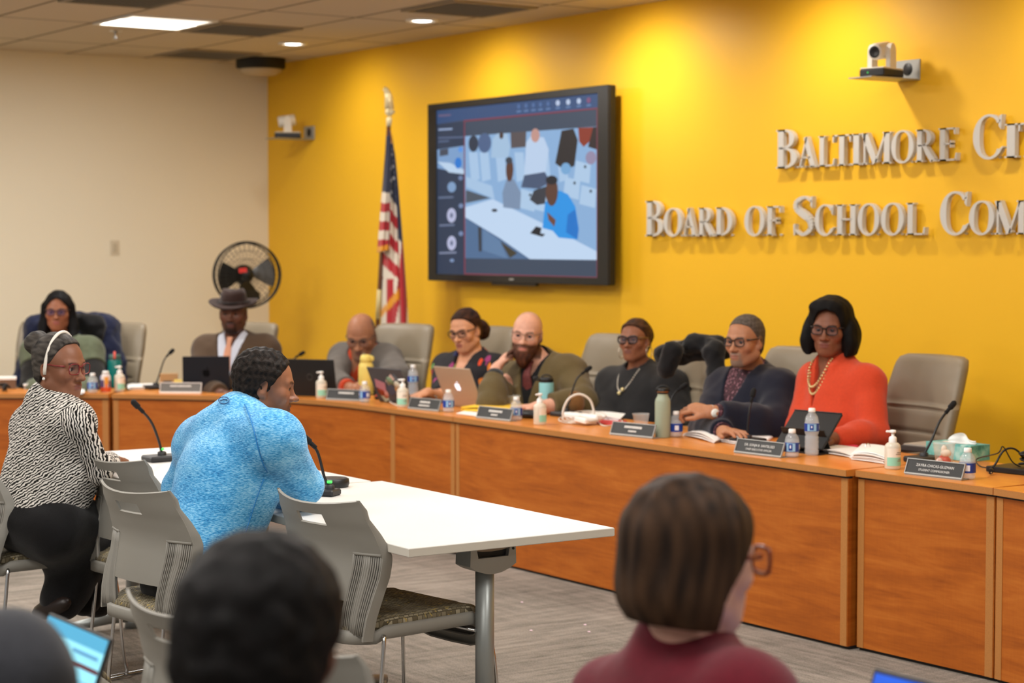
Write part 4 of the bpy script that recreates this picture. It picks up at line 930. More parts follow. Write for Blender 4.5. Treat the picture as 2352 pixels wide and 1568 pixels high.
CRM = mat('cream', (240, 232, 216), .6); STR = mat('strawberry', (196, 36, 34), .35); STW = mat('strawberry_cut', (240, 206, 196), .5); BB = mat('blueberry', (40, 44, 84), .5)
cup('clear plastic cup of strawberries and cream behind the last name plate', 2168, 1072, .098, .032, .045, [('strawberry', (.008, -.006, .024), (.02, .018, .022), STR), ('strawberry_half', (-.018, -.022, .022), (.014, .006, .018), STW), ('cream', (.008, .0, .056), (.022, .02, .016), CRM), ('cream', (.0, .004, .072), (.012, .012, .016), CRM), ('blueberry', (.02, -.018, .012), .008, BB), ('strawberry', (-.004, .016, .03), (.018, .018, .018), STR)])
cup('empty short clear plastic cup behind the name plate left of the green bottle', 1472, 985, .075, .03, .041, [])
cup('clear plastic cup with yellow fruit behind the small bottle by the envelope', 1178, 942, .08, .03, .041, [('fruit', (.004, -.004, .03), (.02, .018, .025), mat('fruit_yellow', (230, 190, 70), .5))])
o = obj('gold_lid', MB().lathe([(0, .016), (.017, .014), (.019, .0), (0, 0)], n=20), GOLD); stand(o, 1446, 982); tag(o, 'small shiny gold lid beside the empty clear cup', 'lid')

# papers, envelope, folder, binder, tissue box
def papers(name, label, cat, corners, m, n=1, th_=.004, curl=.0, z=ZD):
    """corners: photo pixels on the desk surface, in order"""
    q = [onz(x, y, z + .001) for x, y in corners]; c = np.mean(q, 0); t = thing(name, label, cat, (c[0], c[1], z)); rnd = random.Random(len(label))
    for i in range(n):
        k = np.array([rnd.uniform(-.012, .012), rnd.uniform(-.012, .012), 0]) * (i > 0); a, b, d, e = [x - c + k for x in q]; P = []
        for u in np.linspace(0, 1, 9): P.append([(a * (1 - u) + b * u) * (1 - v) + (e * (1 - u) + d * u) * v + (0, 0, .002 + i * th_ + curl * math.sin(u * math.pi) * (1 - .6 * v) * (i + 1) / n) for v in np.linspace(0, 1, 7)])
        obj('sheet', MB().sheet(P, th_ * .8, (0, 0, 1)), m, t)
    return t
papers('paper_stack', 'loose white papers under the hand of the man in navy', 'papers', [(1568, 1000), (1640, 1018), (1700, 998), (1625, 985)], PAPER, 3, .004, .022)
papers('paper_stack', 'white papers around the foot of the thin microphone', 'papers', [(1640, 1012), (1742, 1030), (1775, 1006), (1690, 994)], PAPER, 3, .003, .004)
papers('paper_stack', 'spread white papers left of the binder, by the tall bottle', 'papers', [(1885, 1040), (1960, 1052), (1985, 1036), (1910, 1028)], PAPER, 3, .004, .01)
t = papers('ring_binder', 'open ring binder with a thick curled stack of white pages', 'binder', [(1955, 1055), (2034, 1066), (2052, 1044), (1978, 1034)], PAPER, 6, .005, .012)
for dx in (-.06, .06): obj('ring', MB().tube([(dx + .0, .03 + .016 * math.cos(a), .028 + .024 * math.sin(a)) for a in np.linspace(0, math.pi, 12)], .0022, 6), CHROME, t)
o = papers('pink_note', 'pink note sticking out behind the open binder', 'note', [(1936, 1030), (1962, 1034), (1972, 1028), (1946, 1024)], mat('pink_paper', (220, 60, 90), .7), 1, .012)
papers('envelope', 'bright yellow padded envelope behind the name plate by the silver laptop', 'envelope', [(1058, 944), (1150, 953), (1220, 942), (1135, 932)], mat('yellow_envelope', (246, 200, 60), .6), 2, .014, .014)
papers('paper_stack', 'white papers under the yellow envelope', 'papers', [(1048, 950), (1112, 958), (1140, 946), (1080, 940)], PAPER, 1, .003)
papers('paper_stack', 'white papers in front of the woman in the black sweater', 'papers', [(1345, 962), (1420, 968), (1432, 956), (1360, 950)], PAPER, 3, .005, .008)
papers('red_folder', 'red folder under the white cables', 'folder', [(1370, 972), (1425, 980), (1440, 968), (1385, 962)], mat('red_card', (200, 50, 50), .6), 1, .004)
papers('paper_stack', 'white papers beside the microphone at left', 'papers', [(296, 894), (352, 893), (350, 885), (296, 886)], PAPER, 3, .005)
papers('paper_stack', 'white papers behind the shoulder of the zebra print blouse', 'papers', [(56, 893), (96, 894), (98, 885), (60, 884)], PAPER, 5, .007)
papers('paper_stack', 'folded white paper under the chin of the zebra print woman', 'papers', [(168, 905), (190, 905), (190, 898), (170, 898)], PAPER, 3, .006)
papers('paper_stack', 'papers and a pink folder in front of the grey suited man', 'papers', [(762, 903), (820, 907), (822, 897), (770, 894)], mat('pinkish_paper', (226, 186, 180), .7), 2, .006)
q = D(14, 893); t = thing('paper_box', 'white and brown box at the far left end of the desk', 'box', q, facing(q)); obj('box', MB().box((0, .04, .03), (.12, .12, .06)), mat('box_brown', (110, 84, 64), .7), t); obj('lid', MB().box((0, .04, .066), (.126, .126, .014)), PAPER, t)
q = D(10, 899); t = thing('cable_pile', 'black tangled cable in front of the box at far left', 'cable', q); rnd = random.Random(3)
obj('cable', MB().tube(bez([(rnd.uniform(-.06, .06), rnd.uniform(-.03, .03), rnd.uniform(.006, .05)) for _ in range(16)], 5), .006, 6), BLACK, t)
q = D(222, 893); t = thing('brown_case', 'dark brown case left of the colourful drink bottle', 'case', q, facing(q)); obj('case', MB().box((0, .03, .018), (.1, .1, .036), bev=.006), mat('case_brown', (70, 48, 36), .6), t)
q = D(84, 884); t = thing('tissue', 'crumpled white tissue on the desk behind the bun', 'tissue', q); 
mb = MB(); P = []
for i in range(9):
    for_ = []
    for k in range(16): a = 2 * math.pi * k / 16; r = .05 * math.sin(math.pi * (i + .3) / 9.2) * (1 + .3 * math.sin(3 * a + i)); for_.append((r * math.cos(a), r * math.sin(a), .012 * i * (1 + .1 * math.sin(5 * a))))
    P.append(for_)
obj('tissue', mb.grid(np.array(P), wrap=True), PAPER, t)
q = W(388, 868, 12.0); t = thing('cardboard_box', 'small cardboard box behind the microphone at left', 'box', (q[0], q[1], ZD), facing(q)); obj('box', MB().box((0, 0, .05), (.11, .08, .1)), mat('cardboard', (176, 140, 96), .8), t); obj('label', MB().box((-.01, -.041, .04), (.05, .002, .04)), mat('box_label', (92, 84, 74), .6), t)
q = W(409, 872, 11.9); t = thing('sticky_notes', 'yellow block of sticky notes left of the dark laptop', 'notes', (q[0], q[1], ZD), facing(q)); obj('pad', MB().box((0, 0, .035), (.05, .03, .07)), mat('sticky_yellow', (240, 214, 110), .7), t)
q = D(2165, 1056) + np.array([.0, .09, 0]); t = thing('tissue_box', 'teal patterned tissue box behind the strawberry cup', 'tissue box', q, .02)
def m_teal():
    n = NT('teal_card'); w = n.n('TexNoise', i_Scale=22., i_Detail=3.); n.l(n.coords(), w.inputs['Vector']); n.l(n.ramp(w.outputs['Fac'], [(.35, (50, 130, 126)), (.5, (110, 186, 180)), (.65, (170, 214, 206))]), n.b.inputs['Base Color']); n.b.inputs['Roughness'].default_value = .6; return n.m
obj('box', MB().box((0, 0, .034), (.245, .12, .066), bev=.001), m_teal(), t); obj('slit', MB().lathe([(0, .0675), (.055, .0678)], n=20, sx=1.5, sy=.5), WHITEP, t)
mb = MB(); P = [[(x, .012 * math.sin(x * 60) + .006 * math.sin(i * 2 + x * 30), .066 + i * .006 + .014 * i / 5 * math.sin(x * 40 + 1)) for x in np.linspace(-.05, .1, 16)] for i in range(6)]; obj('tissue', mb.sheet(P, .002, (0, 1, 0)), PAPER, t)
q = D(2345, 1085); t = thing('adapter_box', 'black flat device with coiled cables at the right edge', 'device', q, .1)
obj('case', MB().box((.0, .0, .012), (.22, .16, .022), bev=.003), BLACK, t); rnd = random.Random(8)
obj('coiled_cable', MB().tube(bez([(.03 + .03 * math.cos(k * 1.9), .0 + .035 * math.sin(k * 1.9), .03 + .0045 * k + .006 * math.sin(k * 3)) for k in range(14)], 5), .0045, 6), BLACK, t)
C2_ = [D(2272, 1084) + (0, 0, .012)] + [W(x, y, depth(q) + .02) for x, y in ((2285, 1066), (2305, 1035), (2330, 1030), (2358, 1052), (2400, 1080))]; cb = obj('power_cable', MB().tube([p - q for p in bez(C2_, 6)], .0042, 6), BLACK, t)
pg = D(2268, 1090) + (0, 0, .014); u = np.array(C2_[1]) - pg; u /= np.linalg.norm(u); pb_ = MB().tube([pg - q, pg + u * .03 - q], [.011, .007], 8); pl_ = obj('plug', pb_, BLACK, cb)
obj('plug_prongs', MB().tube([pg + RV * .006 - q, pg + RV * .006 - u * .018 - q], .0022, 6).tube([pg - RV * .006 - q, pg - RV * .006 - u * .018 - q], .0022, 6), CHROME, cb)
obj('thin_cable', MB().tube([p - q for p in bez([D(2276, 1080) + (0, 0, .01), D(2256, 1076) + (0, 0, .012), D(2262, 1062) + (0, 0, .016), W(2290, 1040, depth(q)), W(2303, 1025, depth(q)), W(2325, 1060, depth(q)), W(2350, 1075, depth(q))], 6)], .0028, 6), BLACK, t)
# white charger with its cable loops
q = D(1345, 976); t = thing('white_charger', 'white charger block with looping white cables left of the empty cup', 'charger', q, .15); WC = mat('cable_white', (222, 214, 202), .5)
obj('block', MB().box((.0, .0, .026), (.085, .085, .028), ry3(.1), bev=.006), PUMP, t); obj('strip', MB().box((-.08, .06, .035), (.24, .05, .03), bev=.008), PUMP, t); th = depth(q)
rz_ = rz3(-.15)
def loc(p): return rz_ @ (np.asarray(p) - q)
obj('big_loop', MB().tube([loc(W(x, y, th + .05)) for x, y in bez([(1293, 968), (1294, 940), (1308, 914), (1332, 905), (1355, 918), (1364, 945), (1363, 966)], 5)], .0058, 8), WC, t)
for k in range(4): obj('cable_loop', MB().tube([loc(D(1325 + 42 * math.cos(a) + 8 * k, 966 + (9 + k) * math.sin(a)) + (0, 0, .006 + .006 * k)) for a in np.linspace(0, 2 * math.pi, 30, endpoint=False)], .0034, 6, closed=True), WC, t)
obj('loose_cable', MB().tube([loc(D(x, y) + (0, 0, .006)) for x, y in bez([(1368, 965), (1385, 980), (1410, 978), (1430, 970), (1400, 960)], 5)], .0032, 6), WC, t)
q = D(1212, 960); o = obj('black_pouch', MB().sphere((0, 0, .022), (.07, .045, .024), 16), BLACK); o.location = q; o.rotation_euler[2] = .4; tag(o, 'black pouch between the small bottle and the sanitizer by the bearded man', 'pouch')
q = D(880, 917); t = thing('computer_mouse', 'black and red computer mouse right of the yellow bottle', 'mouse', q, .6); obj('shell', MB().sphere((0, 0, .012), (.055, .035, .022), 16), BLACK, t); obj('red_button', MB().sphere((-.025, -.012, .02), (.02, .016, .012), 12), mat('mouse_red', (190, 60, 36), .5), t)
q = D(890, 922); t = thing('charging_cable', 'white charging cable lying beside the black and red mouse', 'cable', q); obj('cable', MB().tube([p - q for p in bez([D(872, 905) + (0, 0, .06), D(880, 912) + (0, 0, .03), D(896, 925) + (0, 0, .006), D(915, 934) + (0, 0, .005)], 6)], .004, 6), WC, t)
q = D(1003, 934); t = thing('lip_balm_pot', 'small white pot between the name plate and the silver laptop', 'pot', q); obj('pot', MB().lathe([(0, 0), (.02, 0), (.021, .018), (.018, .022), (0, .023)]), PUMP, t)
q = D(985, 922); t = thing('grey_cable', 'grey cable loop behind the name plate left of the silver laptop', 'cable', q); obj('cable', MB().tube([W(x, y, depth(q)) - q for x, y in bez([(972, 920), (985, 907), (1000, 910), (1006, 925)], 6)], .005, 8), mat('cable_grey', (150, 146, 140), .5), t)
q = D(2100, 1040); t = thing('notebook', 'dark closed notebook behind the hand sanitizer at right', 'notebook', q + np.array([-.02, .12, 0]), .1); obj('cover', MB().box((0, 0, .012), (.2, .16, .024), bev=.003), mat('notebook_dark', (62, 54, 50), .6), t); obj('top_edge', MB().box((0, .01, .027), (.19, .15, .006)), mat('notebook_pale', (170, 160, 148), .6), t)

# foreground laptops on laps, screens towards the audience
def lap(label, corner, right, w, h, rz, tilt, shapes):
    """corner: world position of the upper right (or left) screen corner"""
    c = np.array(corner); T = rx3(-tilt); o = c - rz3(rz) @ (T @ np.array([w / 2 * (1 if right else -1), 0, h]) + (0, 0, .012)); t = thing('laptop', label, 'laptop', o, rz)
    obj('keyboard_base', MB().box((0, -.115, .008), (w, .225, .014), bev=.004), BKL, t); ld = obj('lid', MB().box(T @ np.array([0, 0, h / 2]) + (0, 0, .012), (w, .007, h), T, bev=.003), BKL, t)
    for i, (nm, u0, u1, v0, v1, c_, e) in enumerate(shapes):
        cx, cz = (u0 + u1) / 2, (v0 + v1) / 2; obj(nm, MB().box(T @ np.array([(cx - .5) * (w - .016), -.0042 - .0003 * i, h * cz]) + (0, 0, .012), ((u1 - u0) * (w - .016), .0006, (v1 - v0) * h), T), mat('lap_%d_%d_%d' % c_, c_, .4, emit=e), ld)
    return t
lap('open laptop with a bright cyan page beside the grey shoulder at lower left', W(260, 1467, 3.55), True, .31, .20, .0, .35, [('screen', 0, 1, .05, .97, (128, 196, 214), .75), ('screen_banner', 0, 1, .84, .97, (70, 150, 186), .6), ('screen_bar', 0, 1, .64, .68, (88, 30, 44), .3)] + [('screen_text', .1, .9, v, v + .012, (96, 160, 186), .5) for v in (.52, .44, .36, .26, .16)] + [('screen_text', .55, .95, .76, .79, (80, 140, 180), .5)])
lap('laptop at the bottom right corner showing a deep blue screen', W(2010, 1533, 3.3), False, .31, .20, .0, .35, [('screen', 0, 1, .05, .96, (16, 78, 190), .8), ('screen_glow', 0, .5, .05, .7, (70, 150, 220), .8), ('screen_bar', .3, 1, .78, .9, (8, 40, 130), .6)])
# scraps on the carpet and a folder on the floor
q = onz(1020, 1394, 0); o = obj('orange_scrap', MB().sheet([[(math.cos(a) * r * .09, math.sin(a) * r * .06, .002 + .006 * r) for a in np.linspace(0, 5.6, 12)] for r in (.05, .5, 1)], .002, (0, 0, 1)), mat('scrap_orange', (190, 120, 66), .8)); o.location = q; tag(o, 'flat orange brown scrap on the carpet beyond the empty grey chair', 'scrap')
for i, (x, y) in enumerate(((1219, 1449), (1352, 1452), (1343, 1436), (1198, 1384))):
    q = onz(x, y, 0); o = obj('paper_scrap', MB().sheet([[(-.009, 0, .002), (0, .006, .005)], [(.002, -.006, .003), (.009, .003, .002)]], .001, (0, 0, 1)), mat('scrap_pink', (226, 196, 206), .7)); o.location = q
    tag(o, ['tiny pale scrap on the carpet right of the table leg', 'tiny pale scrap on the carpet nearest the brown bob', 'tiny pink scrap just beyond the scrap nearest the bob', 'tiny pink scrap on the carpet farthest from the viewer'][i], 'scrap', 'paper scraps on the carpet')
# ---------------------------------------------------------------- implicit surfaces for bodies, clothes and hair
class Sdf:
    def __init__(s): s.p = []; s.post = []
    def cap(s, a, b, ra, rb=None, k=.02, op='u'): s.p.append(('c', np.array(a, float), np.array(b, float), ra, ra if rb is None else rb, k, op)); return s
    def ell(s, c, r, R=None, k=.02, op='u'): s.p.append(('e', np.array(c, float), np.array(r if hasattr(r, '__len__') else (r,) * 3, float), np.eye(3) if R is None else np.array(R, float), None, k, op)); return s
    def box(s, c, h, R=None, rr=.01, k=.01, op='u'): s.p.append(('b', np.array(c, float), np.array(h, float), np.eye(3) if R is None else np.array(R, float), rr, k, op)); return s
    def fn(s, f, op='i', k=.0): s.p.append(('f', f, None, None, None, k, op)); return s
    def bbox(s):
        lo, hi = [], []
        for q in s.p:
            if q[6] != 'u' or q[0] == 'f': continue
            a, b = s.bb(q); lo.append(a); hi.append(b)
        return np.min(lo, 0), np.max(hi, 0)
    @staticmethod
    def bb(q):
        if q[0] == 'g': return q[1].bbox()
        if q[0] == 'c': r = max(q[3], q[4]); return np.minimum(q[1], q[2]) - r, np.maximum(q[1], q[2]) + r
        e = np.abs(q[3]) @ q[2] + (q[4] or 0); return q[1] - e, q[1] + e
    @staticmethod
    def dist(q, P):
        if q[0] == 'g': return q[1].ev(P)
        if q[0] == 'c':
            a, b = q[1], q[2]; ab = b - a; t = np.clip((P - a) @ ab / (ab @ ab + 1e-12), 0, 1); return np.linalg.norm(P - a - t[:, None] * ab, axis=1) - (q[3] + (q[4] - q[3]) * t)
        if q[0] == 'e':
            L = (P - q[1]) @ q[3]; k0 = np.linalg.norm(L / q[2], axis=1); k1 = np.linalg.norm(L / q[2] ** 2, axis=1); return np.where(k1 > 1e-9, k0 * (k0 - 1) / np.maximum(k1, 1e-9), -q[2].min())
        if q[0] == 'b':
            L = np.abs((P - q[1]) @ q[3]) - q[2] + q[4]; return np.linalg.norm(np.maximum(L, 0), axis=1) + np.minimum(L.max(1), 0) - q[4]
        return q[1](P)
    def ev(s, P):
        d = np.full(len(P), 1.0)
        for q in s.p:
            k, op = q[5], q[6]
            if q[0] != 'f' and op != 'i':
                lo, hi = s.bb(q); m = .035 + k; idx = np.nonzero(np.all((P > lo - m) & (P < hi + m), axis=1))[0]
                if not len(idx): continue
                x = s.dist(q, P[idx]); y = d[idx]
            else: idx = slice(None); x = s.dist(q, P); y = d
            if op == 's': x = -x
            sg = 1 if op == 'u' else -1
            if k > 0: h = np.clip(.5 + .5 * sg * (x - y) / k, 0, 1); r = x + (y - x) * h - sg * k * h * (1 - h)
            else: r = np.minimum(x, y) if op == 'u' else np.maximum(x, y)
            d[idx] = r
        for f in s.post: d = f(P, d)
        return d
    def mesh(s, h, pad=.02):
        lo, hi = s.bbox(); lo = lo - pad; hi = hi + pad; n = np.ceil((hi - lo) / h / 4).astype(int) + 1; N = n * 4
        ax = [lo[i] + (np.arange(n[i]) * 4 + 1.5) * h for i in range(3)]; G = np.stack(np.meshgrid(*ax, indexing='ij'), -1).reshape(-1, 3)
        dc = s.ev(G).reshape(n); act = np.abs(dc) < 6.5 * h
        V = np.repeat(np.repeat(np.repeat(dc, 4, 0), 4, 1), 4, 2); A = np.argwhere(act)
        o = np.stack(np.meshgrid(*[np.arange(4)] * 3, indexing='ij'), -1).reshape(-1, 3); I = (A[:, None, :] * 4 + o[None]).reshape(-1, 3)
        V[I[:, 0], I[:, 1], I[:, 2]] = s.ev(lo + I * h)
        ins = V < 0; a, b, c = N - 1; cnt = np.zeros((a, b, c), np.int8)
        for x in (0, 1):
            for y in (0, 1):
                for z in (0, 1): cnt += ins[x:a + x, y:b + y, z:c + z]
        C = np.argwhere((cnt > 0) & (cnt < 8)); idx = np.full((a, b, c), -1, np.int64); idx[C[:, 0], C[:, 1], C[:, 2]] = np.arange(len(C))
        K = np.array([[x, y, z] for x in (0, 1) for y in (0, 1) for z in (0, 1)]); val = np.stack([V[C[:, 0] + k[0], C[:, 1] + k[1], C[:, 2] + k[2]] for k in K], 1)
        S_ = np.zeros((len(C), 3)); m = np.zeros(len(C))
        for i in range(8):
            for j in range(i + 1, 8):
                if np.abs(K[i] - K[j]).sum() != 1: continue
                w = (val[:, i] < 0) != (val[:, j] < 0); t = np.where(w, val[:, i] / np.where(w, val[:, i] - val[:, j], 1), 0)
                S_ += np.where(w[:, None], K[i] + t[:, None] * (K[j] - K[i]), 0); m += w
        vs = lo + (C + S_ / m[:, None]) * h; F = []
        for ax_ in range(3):
            e = [0, 0, 0]; e[ax_] = 1; sl1 = tuple(slice(0, N[i] - e[i]) for i in range(3)); sl2 = tuple(slice(e[i], N[i]) for i in range(3))
            E = np.argwhere(ins[sl1] != ins[sl2]); o1, o2 = [(1, 2), (2, 0), (0, 1)][ax_]
            E = E[(E[:, o1] > 0) & (E[:, o2] > 0) & (E[:, o1] < N[o1] - 1) & (E[:, o2] < N[o2] - 1)]
            u = np.zeros(3, int); u[o1] = 1; w = np.zeros(3, int); w[o2] = 1
            g = lambda q: idx[q[:, 0], q[:, 1], q[:, 2]]
            Q = np.stack([g(E), g(E - u), g(E - u - w), g(E - w)], 1); f = ins[sl1][E[:, 0], E[:, 1], E[:, 2]]
            F.append(np.where(f[:, None], Q, Q[:, ::-1]))
        F = np.concatenate(F); F = F[(F >= 0).all(1)]
        return vs, F
def sdf_obj(name, sd, h, m, parent, base, cols=None, label=None, relax=1):
    v, f = sd.mesh(h)
    for _ in range(relax):
        acc = np.zeros_like(v); cn = np.zeros(len(v))
        for i in range(4): np.add.at(acc, f[:, i], v[f[:, (i + 1) % 4]] + v[f[:, i - 1]]); np.add.at(cn, f[:, i], 2)
        v = v * .5 + .5 * acc / np.maximum(cn, 1)[:, None]
    me = bpy.data.meshes.new(name); me.vertices.add(len(v)); me.vertices.foreach_set('co', (v - base).astype('f').ravel())
    me.loops.add(len(f) * 4); me.loops.foreach_set('vertex_index', f.astype('i').ravel()); me.polygons.add(len(f)); me.polygons.foreach_set('loop_start', np.arange(0, len(f) * 4, 4, dtype='i'))
    me.polygons.foreach_set('use_smooth', np.ones(len(f), bool)); me.update(calc_edges=True); me.validate()
    me.materials.append(m)
    if cols is not None:
        c = cols(v); at_ = me.color_attributes.new('Col', 'FLOAT_COLOR', 'POINT'); at_.data.foreach_set('color', np.concatenate([c, np.ones((len(c), 1))], 1).astype('f').ravel())
    o = bpy.data.objects.new(name, me); COL.objects.link(o); o.parent = parent
    if label: o['label'] = label
    return o
def rig(yaw, pitch=0, roll=0, ref=None):
    """head/torso frame: columns right-hand side of the person, forward, up.  yaw 0 faces the camera, + turns the face to the picture's right"""
    y, p, r = map(math.radians, (yaw, pitch, roll)); f0 = -Fh
    f = (f0 * math.cos(y) + RV * math.sin(y)) * math.cos(p) + ZV * math.sin(p); rt = np.cross(f, ZV); rt /= np.linalg.norm(rt); u = np.cross(rt, f)
    rt2 = rt * math.cos(r) + u * math.sin(r); u2 = np.cross(rt2, f); return np.stack([rt2, f, u2], 1)
SKIN = mat('skin', (255, 255, 255), .48, spec=.35, attr=True, bump=.06, bscale=500)
HAIRM = mat('hair_colour', (255, 255, 255), .6, spec=.15, attr=True, bump=.5, bscale=260)
EYEM = mat('eye_colour', (255, 255, 255), .15, attr=True)
def smooth(x, a, b): t = np.clip((x - a) / (b - a), 0, 1); return t * t * (3 - 2 * t)
def vnoise(P, sc, seed=0.):
    """cheap smooth noise, about -1..1"""
    q = P * sc + seed; return (np.sin(q[:, 0] * 1.7 + 1.3 * np.sin(q[:, 1] * 1.1 + seed)) + np.sin(q[:, 1] * 1.9 + 1.5 * np.sin(q[:, 2] * 1.3)) + np.sin(q[:, 2] * 1.6 + 1.2 * np.sin(q[:, 0] * 1.4 + 2))) / 3

class Person:
    def __init__(s, label, hp, M, sc, skin, lips=None, base=None, name='person', K=1.):
        s.K = K; sc = sc * K
        s.hp = np.array(hp, float); s.M = np.array(M, float); s.s = sc; s.skin = lin(skin); s.parts = []; s.arms = []
        s.lips = lin(lips) if lips else tuple(np.array(s.skin) * (.8, .5, .55)); s.base = np.array(base if base is not None else (hp[0], hp[1], 0), float)
        s.t = thing(name, label, 'person', s.base); s.brow = tuple(np.array(s.skin) * .12); s.beard = None; s.scalp = None
    def h2w(s, p): return s.hp + s.M @ (np.array(p, float) * s.s)
    def w2h(s, P): return (P - s.hp) @ s.M / s.s
    # ---- parts kept for re-use by the clothes
    def cap(s, part, a, b, ra, rb=None, k=.03): s.parts.append((part, 'c', a, b, ra * s.K, (ra if rb is None else rb) * s.K, k * s.K))
    def ell(s, part, c, r, R=None, k=.04): s.parts.append((part, 'e', c, np.array(r) * s.K, R, None, k * s.K))
    def torso(s, nb, sl, sr, pel, w=1., d=1., belly=1., bust=0., fwd=None, hips=True):
        nb, sl, sr, pel = (np.array(x, float) for x in (nb, sl, sr, pel)); s.nb, s.SL, s.SR, s.pel = nb, sl, sr, pel
        up = nb - pel; L = np.linalg.norm(up); up /= L; rt = sr - sl; sw = np.linalg.norm(rt); rt = rt - up * (rt @ up); rt /= np.linalg.norm(rt); fw = np.cross(up, rt); R = np.stack([rt, fw, up], 1); s.T = R; s.sw = sw; K = s.K; sw /= K; L /= K
        mid = (sl + sr) / 2
        s.ell('torso', mid + (-up * .10 + fw * .01) * K, (sw * .47 * w, .112 * d, .17), R, .06)
        s.ell('torso', mid + (-up * (.05 + .30 * L) + fw * .012) * K, (sw * .42 * w * belly ** .5, .108 * d * belly, .17), R, .06)
        s.ell('torso', pel + (up * .08 + fw * .01 * belly) * K, (sw * .42 * w * belly, .112 * d * belly, .16), R, .06)
        if hips: s.ell('torso', pel, (sw * .44 * w, .125 * d, .13), R, .05)
        s.cap('torso', sl + (rt * .03 - up * .01) * K, sr - (rt * .03 + up * .01) * K, .062, .062, .05)
        s.cap('torso', nb + up * .01, sl + rt * .05 * K, .052, .056, .05); s.cap('torso', nb + up * .01, sr - rt * .05 * K, .052, .056, .05)
        if bust:
            for q in (-1, 1): s.ell('torso', mid + (-up * .19 + rt * q * sw * .21 + fw * .075) * K, (bust, bust * .95, bust), R, .05)
        s.cap('neck', s.h2w((0, -.022, -.075)), nb + up * .005 - fw * .0, .053 * s.s / K, .060 * s.s / K, .03)
    def arm(s, S_, E, Wr, ru=.050, rf=.043, rw=.029, k=.03):
        S_, E, Wr = (np.array(x, float) for x in (S_, E, Wr)); n0 = len(s.parts); s.ell('arm', S_, (ru * 1.12,) * 3, None, .04); s.cap('arm', S_, E, ru * 1.08, rf, k); s.cap('arm', E, E + (Wr - E) * .35, rf, rf * 1.0, min(k, .02)); s.cap('arm', E + (Wr - E) * .35, Wr, rf, rw, min(k, .02)); s.arms.append((E, Wr, n0, len(s.parts)))
    def leg(s, Hh, Kn, An, rh=.085, rk=.06, ra=.042): s.cap('leg', Hh, Kn, rh, rk, .04); s.cap('leg', Kn, An, rk, ra, .03)
    def hand(s, Wr, d, n, side=1, curl=.6, sc=1., spread=.09, thumb=.5):
        """Wr wrist, d towards the fingers, n out of the palm, side +1 when the thumb lies along d x n"""
        Wr, d, n = (np.array(x, float) for x in (Wr, d, n)); d /= np.linalg.norm(d); n = n - d * (n @ d); n /= np.linalg.norm(n); l = np.cross(d, n) * side
        R = np.stack([l, d, n], 1); sc0 = sc; sc = sc * s.K; c = Wr + d * .05 * sc; s.ell('hand', c, (.040 * sc0, .052 * sc0, .0165 * sc0), R, .008); s.ell('hand', Wr + d * .03 * sc + l * .022 * sc + n * .006, (.018 * sc0, .032 * sc0, .015 * sc0), R, .01); s.cap('hand', Wr - d * .02, Wr + d * .02, .025 * sc0, .023 * sc0, .015)
        for i, (o, ln) in enumerate(((.030, .072), (.010, .080), (-.010, .075), (-.029, .058))):
            b = Wr + d * (.094 - .004 * abs(i - 1.2)) * sc + l * o * sc; a = curl * (.75 + .12 * i); dd = d * math.cos(a * .55) + n * math.sin(a * .55) + l * (1.3 - i) * spread; dd /= np.linalg.norm(dd)
            r = (.0088 - .0007 * (i == 3)) * sc0; p1 = b + dd * ln * .45 * sc; s.cap('hand', b - d * .012 * sc, p1, r * 1.1, r, .004)
            a2 = a * 1.35; d2 = d * math.cos(a2) + n * math.sin(a2) + l * (1.3 - i) * spread * .6; d2 /= np.linalg.norm(d2); p2 = p1 + d2 * ln * .32 * sc; s.cap('hand', p1, p2, r, r * .92, .002)
            a3 = a * 2.1; d3 = d * math.cos(a3) + n * math.sin(a3); p3 = p2 + d3 * ln * .24 * sc; s.cap('hand', p2, p3, r * .92, r * .78, .002)
        b = Wr + d * .028 * sc + l * .03 * sc + n * .004; t1 = b + (d * .72 + l * .62 + n * thumb * .5) * .038 * sc; t2 = t1 + (d * .9 + l * .12 + n * thumb * .55) * .032 * sc
        s.cap('hand', b, t1, .0125 * sc0, .0105 * sc0, .008); s.cap('hand', t1, t2, .0105 * sc0, .0085 * sc0, .002)
    # ---- head
    def head(s, sd, jaw=1., nose=1., mouth=0., full=1., ears=True):
        M, w, k = s.M, s.h2w, s.s
        def e(c, r, kk=.02, op='u', R=None): sd.ell(w(c), np.array(r) * k, M if R is None else M @ R, kk * k, op)
        def c(a, b, ra, rb=None, kk=.015, op='u'): sd.cap(w(a), w(b), ra * k, (ra if rb is None else rb) * k, kk * k, op)
        e((0, -.014, .034), (.0755, .094, .083)); e((0, .022, .02), (.068, .066, .07), .02); e((0, .026, -.035), (.060 * jaw, .060, .078), .025)
        for q in (-1, 1):
            c((q * .054 * jaw, -.004, -.062), (q * .020 * jaw, .058, -.098), .020, .019, .03); e((q * .041, .056, -.024), (.027 * full, .024, .026), .02)
            c((q * .044, .070, .019), (q * .012, .084, .017), .010, .010, .016)
            e((q * .0315, .094, .001), (.017, .016, .0125), .012, 's')
        e((0, .068, -.098), (.024 * jaw, .020, .018), .02); e((0, .076, -.066), (.030, .016, .024), .02)
        c((0, .080, .012), (0, .100, -.028), .0075, .0105, .012); e((0, .104 + .004 * nose, -.034), (.0125 * nose, .012 * nose, .0105), .008)
